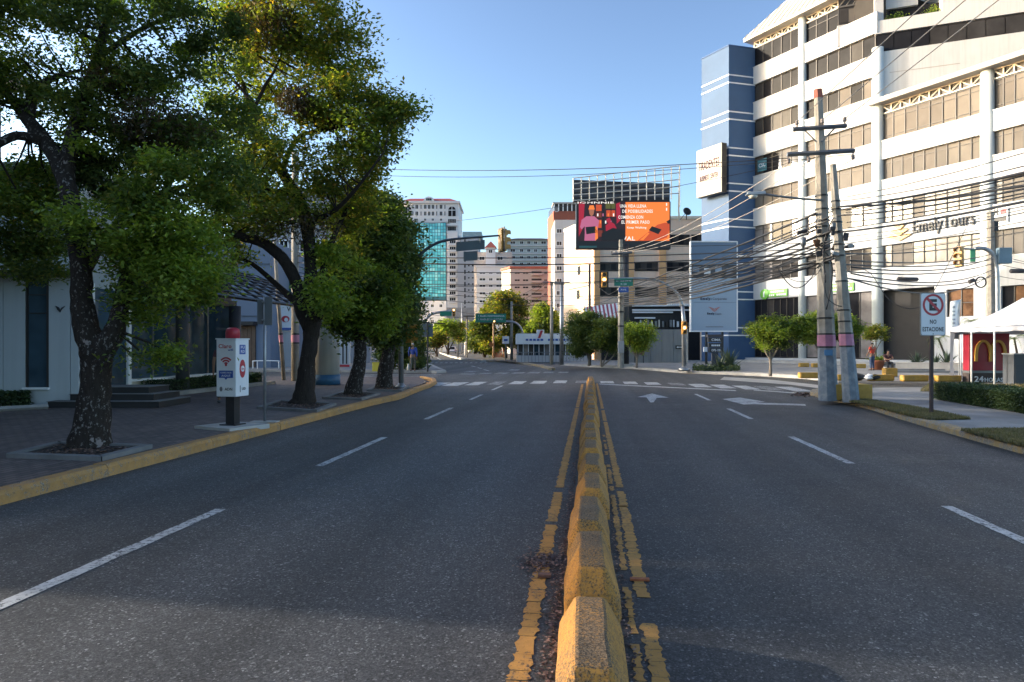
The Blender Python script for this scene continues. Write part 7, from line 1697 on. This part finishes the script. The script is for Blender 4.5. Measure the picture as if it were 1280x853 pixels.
palm('small leaning palm before the white wall right of the no parking sign', (1184,446), (1173,424), 47, 9, 1.0, 1); palm('small palm at the right edge between the red sign and the cabinet', (1272,446), (1268,424), 45, 9, 1.1, 2); palm('small palm behind the tent roof slope', (1216,440), (1214,402), 47, 9, 1.1, 3)

# ================================================================= people
def skin(name, vs_, es, rad, mat, parent, root=0, sub=1):
    me = bpy.data.meshes.new(name); me.from_pydata([Vector(v) for v in vs_], es, []); ob = bpy.data.objects.new(name, me); COL.objects.link(ob)
    ob.modifiers.new('skin','SKIN')
    if sub: s_ = ob.modifiers.new('sub','SUBSURF'); s_.levels = sub; s_.render_levels = sub
    for i, d in enumerate(me.skin_vertices[0].data):
        r = rad[i]; d.radius = (r, r) if not hasattr(r,'__len__') else r; d.use_root = (i == root)
    dg = bpy.context.evaluated_depsgraph_get(); m2_ = bpy.data.meshes.new_from_object(ob.evaluated_get(dg)); bpy.data.objects.remove(ob); m2_.name = name
    m2_.materials.clear(); m2_.materials.append(mat); m2_.polygons.foreach_set('use_smooth', [True]*len(m2_.polygons))
    return mobj(name, m2_, parent)
def person(label, loc, rotz, J, shirt, trousers, shoes=None, hair=HAIR, sc=1.0, long_sleeve=False, extra=None):
    """J: joints, x right of the figure's picture, facing local -y"""
    t = thing('person', label, 'person', loc, rotz); g = lambda n: Vector(J[n])*sc
    names = ['pelvis','spine','chest','neck','head','top']
    V = [g(n) for n in names]; E_ = [(i,i+1) for i in range(5)]; Rd = [(.125,.10),(.115,.095),(.145,.10),(.052,.055),(.078,.092),(.05,.06)]
    V.append(g('head')+Vector((0,-.085,-.015))*sc); E_.append((4,6)); Rd.append(.03)          # face: nose and chin mass
    for s in ('l','r'):
        b0 = len(V); V += [g('sh'+s),g('el'+s),g('wr'+s),g('ha'+s)]; E_ += [(2,b0),(b0,b0+1),(b0+1,b0+2),(b0+2,b0+3)]; Rd += [.062,.045,.030,(.026,.038)]
        dr_ = (V[b0+3]-V[b0+2]).normalized(); sd_ = dr_.cross(Vector((1,0,0))); sd_ = sd_.normalized() if sd_.length > .1 else Vector((0,1,0))
        for k, (o_, l) in enumerate(((-.03,.075),(-.01,.09),(.01,.085),(.03,.068))):
            V += [V[b0+3]+sd_*o_+dr_*.035, V[b0+3]+sd_*o_*1.1+dr_*(.035+l)+Vector((0,-.015,0))]; n_ = len(V); E_ += [(b0+3,n_-2),(n_-2,n_-1)]; Rd += [.010,.008]
        V.append(V[b0+3]+sd_*-.06+dr_*.03); E_.append((b0+3,len(V)-1)); Rd.append(.010)
        c0 = len(V); V += [g('hi'+s),g('kn'+s),g('an'+s),g('to'+s)]; E_ += [(0,c0),(c0,c0+1),(c0+1,c0+2),(c0+2,c0+3)]; Rd += [.095,.062,.042,(.04,.03)]
    skin('body', V, E_, [tuple(x*sc for x in r) if hasattr(r,'__len__') else r*sc for r in Rd], SKIN, t)
    # clothing over the same joints
    V = [g('pelvis')+Vector((0,0,.02)),g('spine'),g('chest'),g('chest').lerp(g('neck'),.55)]; E_ = [(0,1),(1,2),(2,3)]; Rd = [(.150,.118),(.138,.112),(.165,.118),(.075,.07)]
    for s in ('l','r'):
        b0 = len(V); V += [g('sh'+s), g('sh'+s).lerp(g('el'+s), 1.0 if long_sleeve else .62)]; E_ += [(2,b0),(b0,b0+1)]; Rd += [.080,.064]
        if long_sleeve: V.append(g('wr'+s)); E_.append((b0+1,b0+2)); Rd.append(.046)
    skin('shirt', V, E_, [tuple(x*sc for x in r) if hasattr(r,'__len__') else r*sc for r in Rd], shirt, t)
    V = [g('pelvis')+Vector((0,0,.06)),g('pelvis')]; E_ = [(0,1)]; Rd = [(.14,.112),(.148,.122)]
    for s in ('l','r'):
        b0 = len(V); V += [g('hi'+s),g('kn'+s),g('an'+s)+Vector((0,0,.03))]; E_ += [(1,b0),(b0,b0+1),(b0+1,b0+2)]; Rd += [.108,.080,.062]
    skin('trousers', V, E_, [tuple(x*sc for x in r) if hasattr(r,'__len__') else r*sc for r in Rd], trousers, t)
    for s in ('l','r'):
        a, c = g('an'+s), g('to'+s); d = (c-a); d.z = 0; d = d.normalized() if d.length > .01 else Vector((0,-1,0))
        skin('shoe', [a-d*.05+Vector((0,0,-.045)), a+d*.08+Vector((0,0,-.05)), a+d*.19+Vector((0,0,-.06))], [(0,1),(1,2)], [(.05,.045),(.05,.04),(.042,.028)], shoes or BLACK, t)
    h = g('head'); skin('hair', [h+Vector((0,.03,.02)), h+Vector((0,.02,.075)), h+Vector((0,-.035,.085))], [(0,1),(1,2)], [.092*sc,.085*sc,.06*sc], hair, t)
    for sx_ in (-.032,.032):
        b = MB(); b.lathe([(.004,-.008),(.010,0),(.004,.008)], h+Vector((sx_,-.098,.012)), 6); b.build('eye', SIGNB, t)
        b = MB(); b.lathe([(.008,-.03),(.018,0),(.008,.03)], h+Vector((sx_*2.75,.005,-.005)), 6); b.build('ear', SKIN, t)
    b = MB(); b.cbox(h+Vector((0,-.10,-.055)), .045,.012,.01); b.build('mouth', REDS, t)
    return t
STAND = dict(pelvis=(0,0,.93),spine=(0,.01,1.13),chest=(0,.01,1.34),neck=(0,.0,1.50),head=(0,-.01,1.60),top=(0,.0,1.69),
    shl=(-.185,.01,1.42),ell=(-.24,.03,1.14),wrl=(-.25,-.02,.89),hal=(-.25,-.04,.82),shr=(.185,.01,1.42),elr=(.24,.03,1.14),wrr=(.25,-.03,.89),har=(.25,-.05,.82),
    hil=(-.09,0,.90),knl=(-.10,-.015,.50),anl=(-.105,.02,.09),tol=(-.12,-.12,.04),hir=(.09,0,.90),knr=(.10,-.015,.50),anr=(.105,.02,.09),tor=(.12,-.12,.04))
WALK = dict(STAND, knl=(-.09,-.10,.51),anl=(-.09,-.16,.10),tol=(-.09,-.29,.05),knr=(.09,.04,.50),anr=(.08,.28,.13),tor=(.08,.18,.05),ell=(-.25,.10,1.15),wrl=(-.25,.08,.90),hal=(-.25,.05,.83),elr=(.25,-.04,1.15),wrr=(.24,-.18,.94),har=(.24,-.22,.88))
SIT = dict(STAND, pelvis=(0,.10,.50),spine=(0,.09,.70),chest=(0,.03,.90),neck=(0,-.01,1.05),head=(0,-.05,1.15),top=(0,-.04,1.24),shl=(-.185,.03,.97),shr=(.185,.03,.97),ell=(-.25,-.10,.74),elr=(.25,-.10,.74),wrl=(-.10,-.28,.68),wrr=(.10,-.28,.68),hal=(-.04,-.33,.70),har=(.04,-.33,.70),
    hil=(-.09,.08,.48),hir=(.09,.08,.48),knl=(-.13,-.32,.50),knr=(.13,-.32,.50),anl=(-.12,-.30,.10),anr=(.12,-.34,.10),tol=(-.13,-.44,.04),tor=(.13,-.48,.04))
RIDE = dict(SIT, wrl=(-.26,-.42,.78),wrr=(.26,-.42,.78),hal=(-.27,-.48,.78),har=(.27,-.48,.78),ell=(-.28,-.18,.78),elr=(.28,-.18,.78))
BLUESH = M('blue_shirt', (.018,.048,.24), .8, var=.15, ns=8); REDSH = M('orange_red_shirt', (.48,.05,.025), .8, var=.15, ns=8); DENIM = M('blue_denim', (.06,.09,.16), .85, var=.2, ns=12); DARKT = M('dark_trousers', (.025,.027,.032), .85, var=.2, ns=10); KHAKI = M('grey_khaki', (.10,.095,.075), .85, var=.2, ns=10); DKRED = M('dark_plum_shirt', (.07,.025,.03), .85, var=.2, ns=8); CAPW = M('white_cap_cloth', (.55,.53,.50), .8)
person('man in a blue shirt and white cap seen from behind on the far left corner', G(516,465,.14), YAW+math.pi, WALK, BLUESH, KHAKI, hair=CAPW, sc=.98, long_sleeve=True)
ppm = P(516,HY,40.2)
bg_ = thing('carried_bag', 'pale plastic bag hanging beside the man in the blue shirt', 'bag', P(510.4,459,40.0)); b = MB(); b.lathe([(.02,.20),(.04,.16),(.09,.0),(.10,-.14),(.06,-.2)], n=10); b.build('bag_body', M('pale_bag', (.55,.50,.42), .6), bg_, smooth=True)
person('man in an orange red shirt and jeans standing beside the terracotta planter', G(1090,463.2,.14), YAW+math.pi+R(20), dict(STAND, elr=(.27,.02,1.16), wrr=(.22,-.16,1.0), har=(.20,-.2,.98)), REDSH, DENIM)
person('person in dark clothes sitting on the low wall beside the planter', G(1110,463.6,.14), YAW+R(-8), SIT, DKRED, DARKT)
sw_ = thing('bench_wall', 'low grey block that the person in dark clothes sits on', 'bench', G(1111,462.4,.14)+Vector((0,.12,0)), YAW); b = MB(); b.box(-.5,1.1,-.12,.45,0,.40); b.build('block', CONCD, sw_, bevel=.02)
person('person mostly hidden behind the white box kiosk, one dark shoe showing', G(279,503.5,.16), YAW+R(200), STAND, DKRED, DARKT, sc=.93, shoes=M('dark_shoe_white_sole', (.05,.05,.055), .6))

# ================================================================= vehicles far down the avenue
CARW = M('white_car_paint', (.72,.73,.74), .25, var=.04, coat=.8); CARD = M('dark_car_paint', (.020,.022,.026), .25, var=.1, coat=.8); TAIL = M('tail_lamp_red', (.35,.01,.01), .3)
def car(label, px, py, rotz, paint, suv=True):
    g = G(px, py); t = thing('parked_car' if paint is CARD else 'car', label, 'car', g, rotz); L, W_, Hh = (4.5,1.85,1.72) if suv else (4.4,1.76,1.45)
    def loft(prof, w_, name, mat, parent=t, bev=.06):
        b = MB(); n = len(prof); b.add([(-w_/2,y,z) for y,z in prof]+[(w_/2,y,z) for y,z in prof], [tuple(range(n)), tuple(range(2*n-1,n-1,-1))]+[(i,n+i,n+(i+1)%n,(i+1)%n) for i in range(n)]); return b.build(name, mat, parent, bevel=bev)
    z1 = .95 if suv else .86
    body = loft([(-L/2,.35),(-L/2,.55),(-L/2+.05,z1),(.85,z1+.02),(L/2-.1,.80),(L/2,.60),(L/2,.32)], W_, 'body', paint)
    loft([(-L/2+.10,z1+.001),(-L/2+.38,Hh),(.35,Hh),(1.15,z1+.021)], W_*.86, 'cabin', paint)
    loft([(-L/2+.16,z1+.06),(-L/2+.40,Hh-.10),(.30,Hh-.10),(1.0,z1+.06)], W_*.875, 'side_windows', GL_DARK, bev=0)
    b = MB(); b.add([(-.66,-L/2+.115,z1+.08),(.66,-L/2+.115,z1+.08),(.58,-L/2+.335,Hh-.09),(-.58,-L/2+.335,Hh-.09)], [(0,1,2,3)]); b.build('rear_window', GL_DARK, t)
    for sx_ in (-1,1):
        b = MB(); b.box(sx_*W_/2*.78-.13,sx_*W_/2*.78+.13,-L/2-.015,-L/2+.05,.66,.90); b.build('tail_lamp', TAIL, t); b = MB(); b.box(sx_*W_/2*.74-.16,sx_*W_/2*.74+.16,L/2-.08,L/2+.012,.60,.74); b.build('headlight', SIGNW, t)
        b = MB(); b.box(sx_*(W_/2+.10)-.09,sx_*(W_/2+.10)+.09,.78,.90,z1+.02,z1+.18); b.build('wing_mirror', paint, t)
        for yy in (-L/2+.85,L/2-.9):
            prof = [(.20,-.1),(.33,-.1),(.345,-.05),(.345,.05),(.33,.1),(.20,.1)]; b = MB(); b.lathe(prof, n=18); o = b.build('wheel', BLACK, t); o.rotation_euler = (0,R(90),0); o.location = (sx_*(W_/2-.10),yy,.345)
            b = MB(); b.lathe([(.02,-.07),(.20,-.07),(.20,.07),(.02,.07)], n=12); q_ = b.build('rim', GALV, o)
    b = MB(); b.box(-W_/2+.04,W_/2-.04,-L/2-.03,-L/2+.06,.36,.54); b.build('bumper', DARKM, t); b = MB(); b.box(-.26,.26,-L/2-.042,-L/2-.031,.56,.68); b.build('number_plate', SIGNW, t)
    return t
car('white sport utility car seen from behind far along the avenue', 565.5, 442.0, YAW+R(4), CARW)
car('dark car parked under the white arched tent', 592, 442.8, YAW+R(35), CARD, False); car('second dark car parked right of the arched tent', 598.5, 442.9, YAW+R(60), CARD, False)
g = G(604,446.2); mt_ = thing('motorcycle', 'small dark motorcycle coming along the avenue beyond the crossing', 'motorcycle', g, YAW+R(8))
for yy in (-.62,.62):
    b = MB(); b.lathe([(.20,-.05),(.29,-.05),(.30,0),(.29,.05),(.20,.05)], n=16); o = b.build('wheel', BLACK, mt_); o.rotation_euler = (0,R(90),0); o.location = (0,yy,.30)
b = MB(); b.tube(smooth_path([(0,-.62,.30),(0,-.45,.85),(0,-.15,.72),(0,.62,.45)],3), .05, 6); b.build('frame', DARKM, mt_); b = MB(); b.lathe([(.05,-.2),(.14,-.12),(.15,.1),(.06,.22)], n=10); o = b.build('fuel_tank', REDS, mt_, smooth=True); o.rotation_euler = (R(80),0,0); o.location = (0,-.12,.80)
b = MB(); b.box(-.13,.13,.08,.75,.74,.82); b.build('seat', BLACK, mt_, bevel=.03); b = MB(); b.tube([(-.34,-.40,1.0),(0,-.46,.98),(.34,-.40,1.0)], .018, 6); b.build('handlebar', DARKM, mt_); b = MB(); b.lathe([(.09,-.04),(.08,.04)], n=12); o = b.build('headlight', SIGNW, mt_); o.rotation_euler = (R(90),0,0); o.location = (0,-.56,.86)
b = MB(); b.box(-.16,.16,-.05,.28,.38,.66); b.build('engine', GREYM, mt_, bevel=.04)
person('rider in dark clothes on the small motorcycle beyond the crossing', g+Vector((0,.25,.33)), YAW+R(8), RIDE, DARKT, DARKT, hair=ORANGE)
g = G(603,443.2); ta = thing('arched_tent', 'white arched tent over the parked dark cars', 'tent', g, YAW)
b = MB(); A = [math.pi*i/10 for i in range(11)]; b.add([(2.0*math.cos(a)*1.05,y,2.6*math.sin(a)) for y in (0,6) for a in A], [(i,i+1,12+i,11+i) for i in range(10)]); o = b.build('canopy', WHITEP, ta, smooth=True); o.modifiers.new('thick','SOLIDIFY').thickness = .05
for s in (-1,1): b = MB(); b.box(s*2.1-.05,s*2.1+.05,-.05,.05,0,.9); b.build('leg', GALV, ta)
bw = thing('brick_fence', 'low terracotta brick fence before the far dark tree', 'fence', G(622,447.0), YAW); kb = (bw.location.y*cs-bw.location.x*sn)/F
TC = M('terracotta_fence', (.34,.12,.06), .85, var=.25, ns=3)
for i in range(6): b = MB(); b.box((-7+i*2.6)*kb,(-5+i*2.6)*kb,-.1,.1,0,13*kb); b.build('fence_panel', TC, bw)
b = MB(); b.box(-7.3*kb,8.3*kb,-.15,.15,13*kb,14.4*kb); b.build('coping', CONCL, bw)
ds_ = Front('small_sign', 'small white and blue sign board left of the pavilion', 'sign', 632, 85); ds_.blk('sign_board', 628, 636.5, 420.5, 430, -.05, .05, SIGNW); ds_.blk('blue_mark', 630, 634.5, 424, 426.5, -.08, -.051, BLUES); ds_.blk('post', 631.6, 632.6, 430, 449, -.03, .03, GREYM, base=True)
wd_ = Front('warning_sign', 'tiny orange diamond sign on the tan pole', 'road sign', 614, 82); b = MB(); b.prism_y([(wd_.X(614),wd_.Z(427)),(wd_.X(617.5),wd_.Z(431)),(wd_.X(614),wd_.Z(435)),(wd_.X(610.5),wd_.Z(431))], -.03, 0); b.build('diamond_plate', ORANGE, wd_.t)
